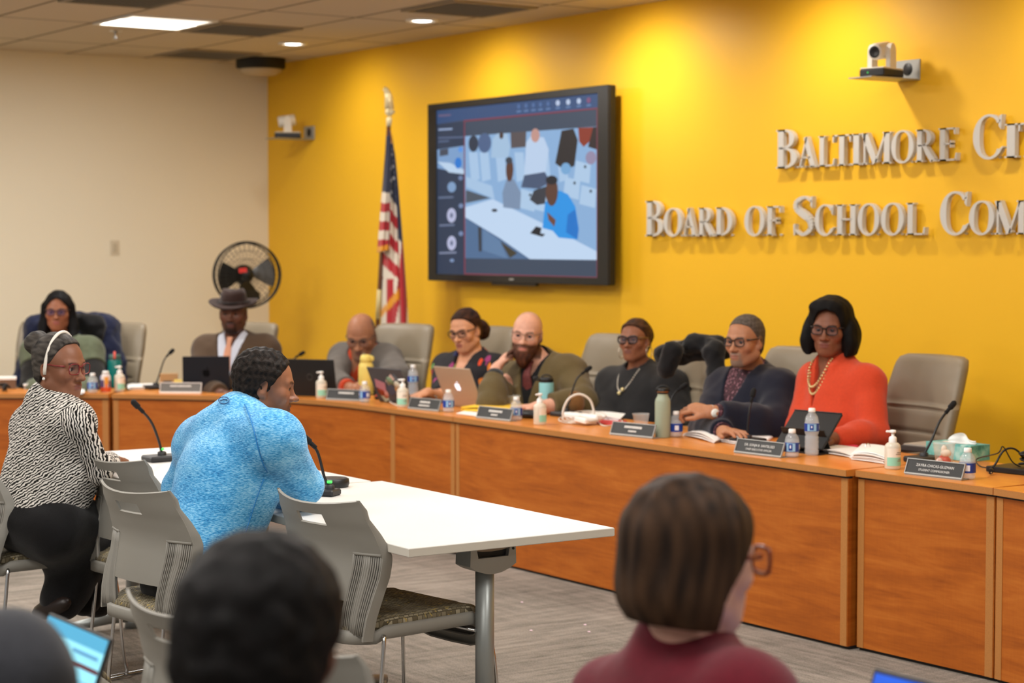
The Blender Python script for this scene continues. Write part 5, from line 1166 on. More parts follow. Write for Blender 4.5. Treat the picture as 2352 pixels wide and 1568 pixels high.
        for q in (-1, 1):
            e((q * .0135 * nose, .094, -.037), (.0085 * nose, .011, .0085), .006); e((q * .0075 * nose, .102, -.0435), (.004, .005, .003), .003, 's')
            # eyelids
            e((q * .0315, .0725, .0045), (.0155, .0135, .0115), .006); e((q * .0315, .086, .0005), (.0125, .009, .0052), .002, 's')
            if ears:
                Re = rz3(-q * .30) @ rx3(-.12); e((q * .0765, -.012, -.006), (.0085, .0185, .0315), .010, 'u', Re); e((q * .0845, -.008, -.002), (.005, .010, .019), .004, 's', Re); e((q * .071, -.004, -.030), (.011, .010, .012), .012)
        e((0, .0885, -.060), (.0235, .0105, .0065), .006); e((0, .087, -.0725), (.0205, .0105, .0072), .006)
        e((0, .101, -.0662 - mouth * .3), (.022, .012, .0011 + mouth), .003, 's')
    def skincol(s):
        base = np.array(s.skin)
        def f(v):
            L = s.w2h(v); c = np.tile(base, (len(v), 1)); x, y, z = L.T; ax = np.abs(x)
            def mix(m, col): nonlocal c; m = m[:, None]; c = c * (1 - m) + np.array(col) * m
            nz = vnoise(v, 130.)[:, None]; c = c * (1 + .05 * nz)
            face = (y > .03)
            mix(.35 * np.exp(-(((ax - .045) / .025) ** 2 + ((z + .03) / .03) ** 2)) * face, base * (1.08, .86, .84))
            lp = np.exp(-((x / .022) ** 4 + ((z + .066) / .0125) ** 4)) * (y > .078); mix(.8 * smooth(lp, .3, .7), s.lips)
            br = np.exp(-(((ax - .032) / .020) ** 4 + ((z - .0205 - .12 * (ax - .03) * (ax < .04)) / .0055) ** 2)) * (y > .05); mix(.85 * smooth(br, .25, .7), s.brow)
            ey = np.exp(-(((ax - .0315) / .0155) ** 4 + ((z - .001) / .0075) ** 4)) * (y > .06); mix(.45 * smooth(ey, .3, .8), base * .35)
            hm = smooth(.135 - np.abs(z), 0, .02) * (ax < .087) * (np.abs(y) < .14); mixh = lambda m, col: mix(m * hm, col)
            if s.scalp: s.scalp(L, mixh, v)
            if s.beard: s.beard(L, mixh, v)
            return c
        return f
    def eyes(s, look=(0, 0)):
        for q in (-1, 1):
            c = s.h2w((q * .0315, .0725, .0008)); r = .0122 * s.s; d = s.M @ np.array([look[0], 1, look[1]]); d /= np.linalg.norm(d)
            u = np.cross(d, s.M[:, 2]); u /= np.linalg.norm(u); w = np.cross(u, d); n = 18; vs, fs, cs = [], [], []
            for i in range(13):
                a = math.pi * i / 12
                for k in range(n):
                    b = 2 * math.pi * k / n; vs.append(c + r * (math.cos(a) * d * (1.06 if i < 3 else 1) + math.sin(a) * (math.cos(b) * u + math.sin(b) * w)) - s.base); cs.append(lin((12, 10, 9)) if i < 2 else lin((58, 34, 20)) if i < 4 else lin((206, 196, 186)))
            for i in range(12):
                for k in range(n): fs.append((i * n + k, i * n + (k + 1) % n, (i + 1) * n + (k + 1) % n, (i + 1) * n + k))
            o = mesh_obj('eye', vs, fs, EYEM, s.t, smooth=True); at_ = o.data.color_attributes.new('Col', 'FLOAT_COLOR', 'POINT'); at_.data.foreach_set('color', np.concatenate([np.array(cs), np.ones((len(cs), 1))], 1).astype('f').ravel())
    def sdf(s, which, infl=0., kmul=1., rng=None):
        sd = Sdf()
        for j, p in enumerate(s.parts):
            if p[0] not in which or (rng and not rng[0] <= j < rng[1]): continue
            if p[1] == 'c': sd.cap(p[2], p[3], p[4] + infl, p[5] + infl, p[6] * kmul)
            else: sd.ell(p[2], np.array(p[3]) + infl, p[4], p[6] * kmul)
        return sd
    def body(s, h=.004, look=(0, 0), head_kw={}, which=('neck', 'torso', 'arm', 'leg', 'hand'), eyes=True):
        sd = Sdf(); s.head(sd, **head_kw)
        for p in s.parts:
            if p[0] not in which: continue
            i = -.006 if p[0] in ('torso', 'leg') else -.004 if p[0] == 'arm' else 0
            if p[1] == 'c': sd.cap(p[2], p[3], p[4] + i, p[5] + i, p[6])
            else: sd.ell(p[2], np.array(p[3]) + i, p[4], p[6])
        o = sdf_obj('body', sd, h, SKIN, s.t, s.base, s.skincol())
        if eyes: s.eyes(look)
        return o
    def wear(s, name, which, infl, m, h=.006, cut=(), wr=.004, wf=22., extra=None, label=None, cols=None, kmul=1.25, seed=0., stretch=(1, 1, 1)):
        arms = 'arm' in which and 'torso' in which; sd = s.sdf([w for w in which if not (arms and w == 'arm')], infl, kmul)
        if extra: extra(sd)
        def post(P, d):
            q = P * np.array(stretch); return d + wr * (vnoise(q, wf, seed) * .6 + .4 * vnoise(q, wf * 2.3, seed + 4))
        if arms or which == ('arm',):
            mk = lambda f: (lambda P, d: np.maximum(d, f(P))); sub_ = []
            if which == ('arm',): sd = Sdf()
            else: b0 = sd; b0.post = [mk(c) for c in cut if not hasattr(c, 'arm') and not hasattr(c, 'glob')]; sd = Sdf(); sd.p = [('g', b0, None, None, None, .0, 'u')]
            for i, (E, Wr, a, b) in enumerate(s.arms): q = s.sdf(('arm',), infl, kmul, (a, b)); q.post = [mk(c) for c in cut if getattr(c, 'arm', -1) == i]; sub_.append(q); sd.p += [('g', q, None, None, None, .03 * kmul, 'u')]
        if wr: sd.post.append(post)
        for c in cut:
            if not hasattr(c, 'arm') and (not arms or hasattr(c, 'glob')): sd.fn(c, 'i')
        s_ = Sdf(); s_.p = [q for q in sd.p if q[0] != 'f']; s_.post = sd.post + [(lambda f: (lambda P, d: np.maximum(d, f(P))))(q[1]) for q in sd.p if q[0] == 'f']
        return sdf_obj(name, s_, h, m, s.t, s.base, cols, label)
    # cutting surfaces: positive values are cut away
    def cut_cuff(s, E, Wr, t):
        E, Wr = np.array(E, float), np.array(Wr, float); d = (Wr - E); L = np.linalg.norm(d); d /= L; p = E + d * L * t
        f = lambda P: (P - p) @ d
        for i, a in enumerate(s.arms):
            if np.allclose(a[0], E) and np.allclose(a[1], Wr): f.arm = i
        return f
    def cut_neck(s, r=.07, drop=.0, fwd=.02):
        """round neckline"""
        c0 = s.nb + s.T[:, 2] * (.05 - drop) + s.T[:, 1] * fwd; u = s.T[:, 2]
        def f(P):
            L = (P - c0) @ s.T; return -(np.linalg.norm(L / np.array([r, r, r * 1.05]), axis=1) - 1) * r
        return f
    def cut_above(s, up=.03):
        p = s.nb + s.T[:, 2] * up
        return lambda P: (P - p) @ s.T[:, 2]
    def cut_vee(s, depth=.2, half=.075, x0=0., back=.0):
        """V opening in front: half-width at the neck base, depth below it"""
        o = s.nb - s.T[:, 2] * depth
        def f(P):
            L = (P - o) @ s.T; x, y, z = L.T; sl = half / depth; a = (sl * z - np.abs(x - x0)) / math.sqrt(1 + sl * sl); return np.minimum(np.minimum(a, y - back), z)
        return f
    def hair(s, build, col, h=.004, name='hair', amp=.003, freq=60., stretch=(1, 1, 1), col2=None, label=None, m=None):
        sd = Sdf(); build(sd, s)
        if amp: sd.post.append(lambda P, d: d + amp * vnoise(((P - s.hp) @ s.M) * np.array(stretch), freq, 1.))
        c1 = np.array(lin(col)); c2 = np.array(lin(col2)) if col2 else c1 * 1.7
        def cf(v): L = ((v - s.hp) @ s.M) * np.array(stretch); n_ = (.5 + .5 * vnoise(L, freq * 1.6, 3.))[:, None]; return c1 * (1 - n_) + c2 * n_
        fs = [q for q in sd.p if q[0] == 'f']; sd.p = [q for q in sd.p if q[0] != 'f']
        for q in fs: sd.post.append((lambda f: (lambda P, d: np.maximum(d, f(P))))(q[1]))
        return sdf_obj(name, sd, h, m or HAIRM, s.t, s.base, cf, label)
    def scalpcap(s, sd, t=.008, extra=()):
        w = s.h2w; k = s.s; sd.ell(w((0, -.014, .036)), (np.array((.0755, .094, .084)) + t) * k, s.M, .01); sd.ell(w((0, -.03, -.02)), (np.array((.066, .066, .07)) + t) * k, s.M, .02)
    def hairline(s, fr=.06, zf=.07, side=.0, low=-.07, kn=None):
        """keeps the scalp behind a line that runs from the forehead to in front of the ear and down to the nape"""
        def f(P):
            L = s.w2h(P); x, y, z = L.T; lim = np.interp(z, *kn) if kn else np.interp(z, [low, -.02, .03, zf, .2], [-.045, -.022 + side, .018 + side, fr, fr + .2]); return np.maximum(y - lim, low - z) * s.s
        return f
    def glasses(s, col=(24, 22, 22), w=.05, hgt=.036, r=.0022, z=.002, name='glasses', lens=(96, 100, 116), rim=True, tilt=0., lower=True, alpha=.12, label=None, temple=None, y=.098):
        m = mat('frame_%d_%d_%d' % col, col, .3); lm = mat('lens_%d_%d_%d_%d' % (*lens, int(alpha * 100)), lens, .05, alpha=alpha, spec=.8)
        g = bpy.data.objects.new; mb = MB(); loops = []
        for q in (-1, 1):
            P = []
            for k in range(24):
                a = 2 * math.pi * k / 24; e = 3.2; c, s_ = math.cos(a), math.sin(a); x = w / 2 * abs(c) ** (2 / e) * (1 if c > 0 else -1); zz = hgt / 2 * abs(s_) ** (2 / e) * (1 if s_ > 0 else -1)
                P.append(s.h2w((q * .0335 + x, y - .16 * abs(q * .0335 + x) ** 1.5 * 2.2, z + zz + tilt * q * x)) - s.base)
            if rim: mb.tube(P, r * s.s, 6, closed=True)
            elif 1: mb.tube(P[0:13], r * s.s, 6)
            loops.append(P)
        mb.tube([s.h2w(p) - s.base for p in ((-.0335 + w / 2 - .001, y - .002, z + .006), (0, y + .003, z + .010), (.0335 - w / 2 + .001, y - .002, z + .006))], r * s.s * 1.2, 6)
        fr = obj(name, mb, m, s.t, label)
        for q in (-1, 1):
            mt = mat('frame_%d_%d_%d' % temple, temple, .3) if temple else m
            tb = MB().tube([s.h2w(p) - s.base for p in ((q * (.0335 + w / 2), y - .026, z + .010), (q * .078, .045, z + .010), (q * .080, -.005, z + .012), (q * .078, -.026, z - .010))], [r * s.s * 1.5, r * s.s * 1.2, r * s.s, r * s.s], 6); obj('temple', tb, mt, fr)
        for P in loops:
            c = np.mean(P, 0); mb = MB().add([c] + list(P), [(0, i + 1, (i + 1) % 24 + 1) for i in range(24)]); obj('lens', mb, lm, fr)
        return fr
# ---------------------------------------------------------------- cloth materials
def m_cloth(name, rgb, vary=.12, vs=90., bump=.35, bs=320., rough=.85, sheen=.15): return mat(name, rgb, rough=rough, spec=.2, bump=bump, bscale=bs, vary=vary, vscale=vs, sheen=sheen)
def m_zebra(name, ax, sc=34.):
    """stripes across the direction ax"""
    n = NT(name); ax = np.array(ax, float); ax /= np.linalg.norm(ax); u = np.cross(ax, Fh); u /= np.linalg.norm(u); w_ = np.cross(ax, u); tc = n.n('TexCoord'); cb = n.n('CombineXYZ')
    for i, v in enumerate((ax, u, w_)):
        d_ = n.n('VectorMath', operation='DOT_PRODUCT'); d_.inputs[1].default_value = tuple(v); n.l(tc.outputs['Object'], d_.inputs[0]); n.l(d_.outputs['Value'], cb.inputs[i])
    co = cb.outputs[0]; d = n.n('TexNoise', i_Scale=16., i_Detail=2.); n.l(co, d.inputs['Vector'])
    w = n.n('TexWave', wave_type='BANDS', bands_direction='X', i_Scale=sc, i_Distortion=5.5, i_Detail=1.6, i_Detail_Scale=1.7); n.l(co, w.inputs['Vector'])
    n.l(n.ramp(w.outputs['Fac'], [(.45, (24, 22, 20)), (.55, (212, 206, 198))]), n.b.inputs['Base Color']); n.b.inputs['Roughness'].default_value = .85; n.b.inputs['Specular IOR Level'].default_value = .15
    n.bump(d.outputs['Fac'], .2, .003); return n.m
def m_heather(name, rot, a=(10, 88, 148), b=(56, 150, 208), c=(144, 202, 232)):
    n = NT(name); co = n.coords((85, 85, 560), rot); w = n.n('TexNoise', i_Scale=1., i_Detail=3., i_Roughness=.6, i_Distortion=.3); n.l(co, w.inputs['Vector'])
    l = n.n('TexNoise', i_Scale=9., i_Detail=3.); n.l(n.coords((1, 1, 2.2), rot), l.inputs['Vector'])
    v = n.math('ADD', n.math('MULTIPLY', w.outputs['Fac'], .8), n.math('MULTIPLY', l.outputs['Fac'], .3))
    n.l(n.ramp(v, [(.38, a), (.52, b), (.68, c)]), n.b.inputs['Base Color']); n.b.inputs['Roughness'].default_value = .75; n.b.inputs['Sheen Weight'].default_value = .2; n.b.inputs['Specular IOR Level'].default_value = .2
    n.bump(w.outputs['Fac'], .15, .002); return n.m
def m_floral():
    n = NT('floral_cloth'); d = n.n('TexNoise', i_Scale=14., i_Detail=2.); co = n.coords((1, 1, .7)); n.l(co, d.inputs['Vector'])
    mx = n.n('Mix', data_type='VECTOR'); mx.inputs[0].default_value = .08; n.l(co, mx.inputs[4]); n.l(d.outputs['Color'], mx.inputs[5])
    v = n.n('TexVoronoi', i_Scale=19.); n.l(mx.outputs[1], v.inputs['Vector']); sp = n.n('SeparateColor'); n.l(v.outputs['Color'], sp.inputs[0])
    colr = n.ramp(sp.outputs[0], [(0, (224, 74, 34)), (.16, (210, 40, 60)), (.3, (120, 170, 90)), (.42, (30, 40, 90)), (.52, (230, 130, 40)), (.66, (150, 50, 110)), (.78, (60, 130, 150)), (.9, (214, 200, 170))], 'CONSTANT')
    m2 = n.n('Mix', data_type='RGBA'); m2.inputs[7].default_value = (*lin((24, 22, 28)), 1); n.l(colr, m2.inputs[6])
    n.l(n.math('MAXIMUM', n.math('GREATER_THAN', v.outputs['Distance'], .42), n.math('GREATER_THAN', sp.outputs[1], .62)), m2.inputs[0]); n.l(m2.outputs[2], n.b.inputs['Base Color']); n.b.inputs['Roughness'].default_value = .8; return n.m
def m_paisley():
    n = NT('paisley_cloth'); v = n.n('TexVoronoi', i_Scale=70.); n.l(n.coords(), v.inputs['Vector']); n.l(n.ramp(v.outputs['Distance'], [(.15, (150, 110, 120)), (.35, (88, 40, 52)), (.6, (52, 22, 32))]), n.b.inputs['Base Color']); n.b.inputs['Roughness'].default_value = .8; return n.m
BLK = (20, 18, 18)
def beads(p, name, pts, r, m, parent=None, label=None):
    mb = MB()
    for q in pts: mb.sphere(np.array(q) - p.base, r, 8)
    return obj(name, mb, m, p.t, label)
def tubeobj(p, name, pts, r, m, label=None, parent=None):
    return obj(name, MB().tube([np.array(q) - p.base for q in pts], r, 8), m, parent or p.t, label)
def shade(zf=.05, yb=.03, col=BLK, k=.8):
    """closely cropped hair shown as colour on the scalp"""
    def f(L, mix, v):
        x, y, z = L.T; lim = np.interp(z, [-.07, -.02, .03, zf, .2], [-.05, -.02, .022, yb + .02, yb + .05]); mix(k * smooth(lim - y, -.004, .012) * smooth(z, -.07, -.045), lin(col))
    return f
def goatee(col, k=.7, cheek=0., zt=-.045):
    def f(L, mix, v):
        x, y, z = L.T; ax = np.abs(x); ch = smooth(-z, .078, .09) * smooth(y, .02, .05) * smooth(-ax, -.04, -.026); mo = np.exp(-((ax / .026) ** 4 + ((z + .0525) / .006) ** 2)) * (y > .07)
        sd = np.exp(-(((ax - .027) / .006) ** 2)) * smooth(-z, .05, .06) * (y > .05); mix(k * np.clip(ch + mo + sd * .8, 0, 1), lin(col))
        if cheek: mix(cheek * smooth(-z, .03, .07) * smooth(y, -.03, .0), lin(col))
    return f
# ---------------------------------------------------------------- the man in the blue shirt
def B(px, py, d): return W(px, py, d * 1.045)
p = Person('man in a bright blue heathered long sleeved shirt leaning on the white table', B(608, 884, 6.2), rig(100, -8, 0), .95, (136, 90, 66), lips=(120, 66, 62), base=(8.55, -4.6, 0), K=1.045)
p.torso(B(548, 966, 6.16), B(464, 1022, 6.3), B(636, 1010, 5.98), B(438, 1318, 6.0), w=.82, d=1.1)
E1, W1 = B(698, 1114, 6.13), B(640, 1156, 6.36); E2, W2 = B(420, 1120, 6.42), B(570, 1145, 6.55)
p.arm(p.SR, E1, W1, .055, .047, .036, k=.008); p.arm(p.SL, E2, W2, .050, .050, .034, k=.04)
p.leg(B(520, 1345, 6.0), B(700, 1312, 6.25), B(690, 1500, 6.27), .09, .066, .05); p.leg(B(460, 1345, 6.1), B(610, 1310, 6.5), B(620, 1490, 6.5), .09, .066, .05)
p.hand(W1, B(636, 1118, 6.44) - W1, -RV, 1, .9, .95); p.hand(W2, B(640, 1128, 6.5) - W2, RV, -1, .9, .95)
p.beard = goatee((38, 26, 22), .6, .35); p.scalp = shade(.082, .045, (24, 18, 16), .75)
p.body(.0036, (.25, .05), dict(mouth=.0022, nose=1.12, jaw=1.03, full=1.05))
def hb(sd, p): p.scalpcap(sd, .0085); sd.fn(p.hairline(low=-.085, kn=([-.085, -.03, -.005, .03, .055, .078, .09, .2], [-.045, -.004, .018, .034, .054, .068, .082, .3])))
p.hair(hb, (10, 9, 8), .0034, 'hair', .0046, 125., col2=(44, 36, 31))
HB = m_heather('blue_heather', (0, .1, .55))
def bex(sd):
    for q in (p.SL, p.SR): sd.cap(p.nb - p.T[:, 2] * .028, q - p.T[:, 2] * .004, .060, .082, .05)
    sd.cap(p.nb - p.T[:, 2] * .01, p.nb + p.T[:, 2] * .012, .068, .064, .02); sd.ell((p.SL + p.SR) / 2 - p.T[:, 2] * .13 - p.T[:, 1] * .035, (.140, .11, .16), p.T, .05); sd.ell(p.nb - p.T[:, 2] * .05 - p.T[:, 0] * .075 - p.T[:, 1] * .03, (.085, .07, .06), p.T, .06)
sh = p.wear('shirt', ('torso', 'arm'), .016, HB, .0055, [p.cut_neck(.058, .022, .02), (lambda q0, u: (lambda P: (q0 - P) @ u))(p.pel - p.T[:, 2] * .045, p.T[:, 2]), p.cut_cuff(E1, W1, .97), p.cut_cuff(E2, W2, .97)], .006, 13., seed=2., kmul=1.5, extra=bex)
SEAM = mat('shirt_seam', (28, 120, 186), .7)
vs_ = np.array([v.co for v in sh.data.vertices]) + p.base
def onshirt(pts):
    """drops points onto the shirt: the nearest shirt vertex seen from the front of the point"""
    out = []
    for px, py in pts:
        c = CAM; r = FV + RV * (px - 1176) / FPX + UV * (784 - py) / FPX; r = r / np.linalg.norm(r); d = vs_ - c; t = d @ r; e = np.linalg.norm(d - t[:, None] * r, axis=1); ok = e < max(.006, e.min() + .001); i = np.where(ok)[0][np.argmin(t[ok])]; out.append(c + r * (t[i] - .001))
    return out
tubeobj(p, 'raglan_seam', bez(onshirt([(562, 928), (578, 970), (590, 1020), (602, 1060), (614, 1084)]), 4), .002, SEAM)
tubeobj(p, 'side_seam', bez(onshirt([(606, 1100), (588, 1150), (572, 1200), (556, 1250)]), 4), .0016, SEAM)
lg = onshirt([(514 + 12 * math.cos(a), 919 + 8 * math.sin(a)) for a in np.linspace(0, 2 * math.pi, 18, endpoint=False)]); obj('round_logo', MB().tube([q - p.base for q in lg], .0014, 5, closed=True).tube([q - p.base for q in onshirt([(506, 920), (514, 917), (522, 918)])], .0018, 5), mat('logo_navy', (24, 60, 110), .6), p.t)
p.wear('trousers', ('leg',), .012, m_cloth('black_trousers', (22, 22, 24)), .007, [lambda P: .06 - P[:, 2]], .005, 14., extra=lambda sd: sd.ell(p.pel - ZV * .05, (.18, .16, .11), p.T, .05))
for A in (B(690, 1500, 6.27), B(620, 1490, 6.5)):
    mb = MB().sphere(A - p.base + (0, .08, -(A[2] - .045)), (.05, .135, .045), 14); obj('shoe', mb, BLACK, p.t)

# ---------------------------------------------------------------- the woman in zebra print
p = Person('elderly woman in a zebra print blouse with a grey hair bun and white headband', W(137, 841, 7.1), rig(64, -5, 0), .98, (128, 84, 62), lips=(120, 70, 66), base=(7.25, -4.6, 0))
p.torso(W(114, 926, 7.13), W(74, 972, 7.3), W(172, 970, 6.98), W(88, 1180, 7.12), w=.98, d=1.08, belly=1.0, bust=.065)
E1, W1 = W(224, 1076, 7.06), W(258, 1056, 7.55); E2, W2 = W(95, 1090, 7.5), W(200, 1070, 7.8)
p.arm(p.SR, E1, W1, .046, .041, .027); p.arm(p.SL, E2, W2, .046, .041, .027)
p.hand(W1, W(300, 1054, 7.85) - W1, -ZV, -1, .45, .92); p.hand(W2, W(240, 1066, 7.95) - W2, -ZV, 1, .45, .92)
p.leg(W(128, 1215, 7.02), W(232, 1212, 7.28), W(140, 1378, 7.16), .10, .075, .06); p.leg(W(90, 1215, 7.2), W(196, 1205, 7.5), W(220, 1375, 7.5), .10, .075, .06)
p.brow = lin((40, 32, 30))
p.body(.0038, (-.25, .0), dict(nose=1.1, jaw=.98))
def hz(sd, p):
    p.scalpcap(sd, .008); sd.ell(p.h2w((0, -.108, .075)), (.056, .046, .046), p.M, .010); sd.fn(p.hairline(.050, .088, .004, -.065))
p.hair(hz, (22, 19, 18), .0038, 'hair', .0022, 110., (1, .35, 1), (84, 78, 72))
HBW = mat('headband_white', (226, 220, 208), .5)
tubeobj(p, 'headband', [p.h2w((.084 * math.cos(a), .0 + .006 * math.sin(a), .002 + .128 * math.sin(a))) for a in np.linspace(-.22, math.pi + .22, 24)], .0062, HBW, 'white headband')
p.glasses((120, 26, 32), .052, .040, .0019, .001, alpha=.1, rim=True)
for q in (1, -1): obj('earring', MB().sphere(p.h2w((q * .084, -.003, -.042)) - p.base, .0055, 10), mat('pearl', (235, 230, 222), .2), p.t)
sh = p.wear('blouse', ('torso',), .018, m_zebra('zebra_cloth', ZV * .8 - RV * .5), .006, [p.cut_neck(.062, .025, .015), (lambda q0, u: (lambda P: (q0 - P) @ u))(p.pel - p.T[:, 2] * .0, p.T[:, 2])], .006, 15.)
for S_, E, Wr in ((p.SR, E1, W1), (p.SL, E2, W2)):
    sd = Sdf(); sd.ell(S_, (.056, .056, .056), None, .06); sd.cap(S_, E, .056, .050, .04); sd.cap(E, E + (Wr - E) * .8, .051, .042, .03); cf = p.cut_cuff(E, Wr, .82)
    sd.cap(p.nb + p.T[:, 2] * .0, S_, .045, .052, .05)
    sd.post = [lambda P, d: d + .005 * vnoise(P, 18., 2.), lambda P, d: np.maximum(d, cf(P)), (lambda f: (lambda P, d: np.maximum(d, f(P))))(p.cut_neck(.062, .025, .015))]
    sdf_obj('sleeve', sd, .006, MATS.get('zebra_cloth_sleeve') or m_zebra('zebra_cloth_sleeve', RV + ZV * .12), sh, p.base)
def skirt(sd):
    sd.ell(p.pel - ZV * .02, (.2, .19, .13), p.T, .06); sd.cap(W(165, 1215, 7.2), W(212, 1250, 7.32), .11, .10, .06); sd.cap(W(222, 1250, 7.32), W(190, 1370, 7.36), .09, .07, .06); sd.cap(W(130, 1240, 7.1), W(165, 1350, 7.2), .09, .06, .06)
p.wear('skirt', ('leg',), .014, m_cloth('black_skirt', (14, 13, 14)), .008, [lambda P: .07 - P[:, 2]], .008, 13., extra=skirt)
for A in (W(118, 1396, 7.14), W(190, 1372, 7.5)): obj('shoe', MB().sphere(A - p.base, (.04, .11, .038), 14, rz3(1.9) @ rx3(-.35)), mat('shoe_leather', (34, 24, 20), .4), p.t)

# ---------------------------------------------------------------- foreground: woman with the bob, black haired head, grey shoulder
p = Person('woman with a brown bob, red framed glasses and burgundy sweater seen from behind', W(1597, 1282, 3.15), rig(121, -4, 0), 1.0, (206, 160, 142), base=(11.45, -5.1, 0))
p.torso(W(1568, 1518, 3.2), W(1412, 1618, 3.34), W(1728, 1618, 3.04), W(1560, 2050, 3.2), w=1.05)
p.arm(p.SR, W(1800, 1800, 3.05), W(1850, 1860, 3.3), .05, .042, .03); p.arm(p.SL, W(1340, 1800, 3.4), W(1500, 1880, 3.5), .05, .042, .03)
p.hand(W(1850, 1860, 3.3), Fh, -ZV, -1, .5); p.hand(W(1500, 1880, 3.5), Fh, -ZV, 1, .5)
p.leg(W(1620, 2080, 3.1), W(1740, 2000, 3.55), W(1720, 2600, 3.5)); p.leg(W(1500, 2080, 3.2), W(1600, 1960, 3.7), W(1600, 2500, 3.7))
p.body(.004)
def hbob(sd, p):
    w, k = p.h2w, p.s
    sd.ell(w((0, -.02, .036)), np.array((.098, .118, .103)) * k, p.M, .02); sd.ell(w((0, -.04, -.04)), np.array((.098, .094, .094)) * k, p.M, .03)
    for q in (-1, 1): sd.ell(w((q * .070, -.005, -.052)), np.array((.03, .062, .075)) * k, p.M, .03)
    def face(P):
        L = p.w2h(P); x, y, z = L.T; lim = np.interp(z, [-.12, -.06, -.03, .0, .03, .075, .1], [-.016, -.012, .004, .034, .056, .085, .3]); return np.maximum(np.minimum(y - lim, .09 - z), -.104 - .06 * (y + .05) - z) * k
    sd.fn(face)
p.hair(hbob, (26, 16, 10), .004, 'hair', .004, 48., (1.6, 1.6, .35), (70, 49, 33))
p.glasses((112, 44, 24), .052, .044, .0036, .0, lens=(200, 196, 190), alpha=.1, y=.112)
BUR = m_cloth('burgundy_knit', (94, 14, 30), .1)
p.wear('sweater', ('torso', 'arm'), .014, BUR, .006, [p.cut_neck(.068, -.005, .01), p.cut_cuff(W(1800, 1800, 3.05), W(1850, 1860, 3.3), .97), p.cut_cuff(W(1340, 1800, 3.4), W(1500, 1880, 3.5), .97)], .004, 16., extra=lambda sd: sd.cap(p.nb - p.T[:, 2] * .01, p.nb + p.T[:, 2] * .035, .078, .074, .03))
p.wear('trousers', ('leg',), .012, MATS['black_trousers'], .009, (), .004, extra=lambda sd: sd.ell(p.pel - ZV * .04, (.19, .16, .12), p.T, .05))

p = Person('blurred person with short black hair right in front, seen from behind', W(607, 1474, 2.35), rig(160, -6, 0), 1.0, (96, 62, 46), base=(11.85, -6.15, 0))
p.torso(W(600, 1760, 2.4), W(390, 1850, 2.5), W(830, 1850, 2.3), W(600, 2500, 2.4))
p.arm(p.SR, W(900, 2150, 2.35), W(820, 2200, 2.6)); p.arm(p.SL, W(330, 2150, 2.6), W(450, 2200, 2.8)); p.hand(W(820, 2200, 2.6), Fh, -ZV, -1); p.hand(W(450, 2200, 2.8), Fh, -ZV, 1)
p.leg(W(690, 2550, 2.3), W(760, 2420, 2.75), W(750, 3100, 2.7)); p.leg(W(520, 2550, 2.4), W(600, 2420, 2.85), W(600, 3100, 2.8))
p.body(.005)
def hd(sd, p):
    w = p.h2w; sd.ell(w((0, -.016, .03)), (.101, .116, .108), p.M, .02); sd.ell(w((0, -.045, -.03)), (.092, .085, .08), p.M, .03); sd.fn(p.hairline(.075, .085, .01, -.09))
p.hair(hd, (6, 5, 5), .004, 'hair', .0035, 80., col2=(17, 14, 14))
p.wear('shirt', ('torso', 'arm'), .014, m_cloth('charcoal_cloth', (44, 44, 46)), .008, [p.cut_neck(.066, .0, .01)])
p.wear('trousers', ('leg',), .012, MATS['black_trousers'], .01, (), .004, extra=lambda sd: sd.ell(p.pel - ZV * .04, (.19, .16, .12), p.T, .05))

p = Person('person in a dark grey jacket whose shoulder fills the lower left corner', W(-285, 1270, 2.75), rig(160, -10, 0), 1.0, (96, 62, 46), base=(11.4, -6.5, 0))
p.torso(W(-200, 1500, 2.75), W(-420, 1570, 2.95), W(14, 1566, 2.6), W(-230, 2150, 2.75), w=1.0)
p.arm(p.SR, W(85, 1800, 2.7), W(60, 1780, 3.0), .062, .05, .03); p.arm(p.SL, W(-420, 1850, 3.1), W(-200, 1800, 3.2)); p.hand(W(60, 1780, 3.0), Fh, -ZV, -1); p.hand(W(-200, 1800, 3.2), Fh, -ZV, 1)
p.leg(W(-130, 2200, 2.65), W(0, 2050, 3.1), W(0, 2600, 3.05)); p.leg(W(-260, 2200, 2.8), W(-120, 2050, 3.25), W(-120, 2600, 3.2))
p.body(.006, eyes=False)
p.hair(hd, (20, 18, 18), .006, 'hair', .004, 80.)
p.wear('jacket', ('torso', 'arm'), .018, m_cloth('slate_jacket', (42, 43, 48)), .007, [p.cut_neck(.066, .0, .01), p.cut_cuff(W(85, 1800, 2.7), W(60, 1780, 3.0), .95)], .006, 15.)
p.wear('trousers', ('leg',), .012, MATS['black_trousers'], .01, (), .004, extra=lambda sd: sd.ell(p.pel - ZV * .04, (.19, .16, .12), p.T, .05))
KP = 1.06
Wd = W
def W(px, py, d): return Wd(px, py, d * KP)
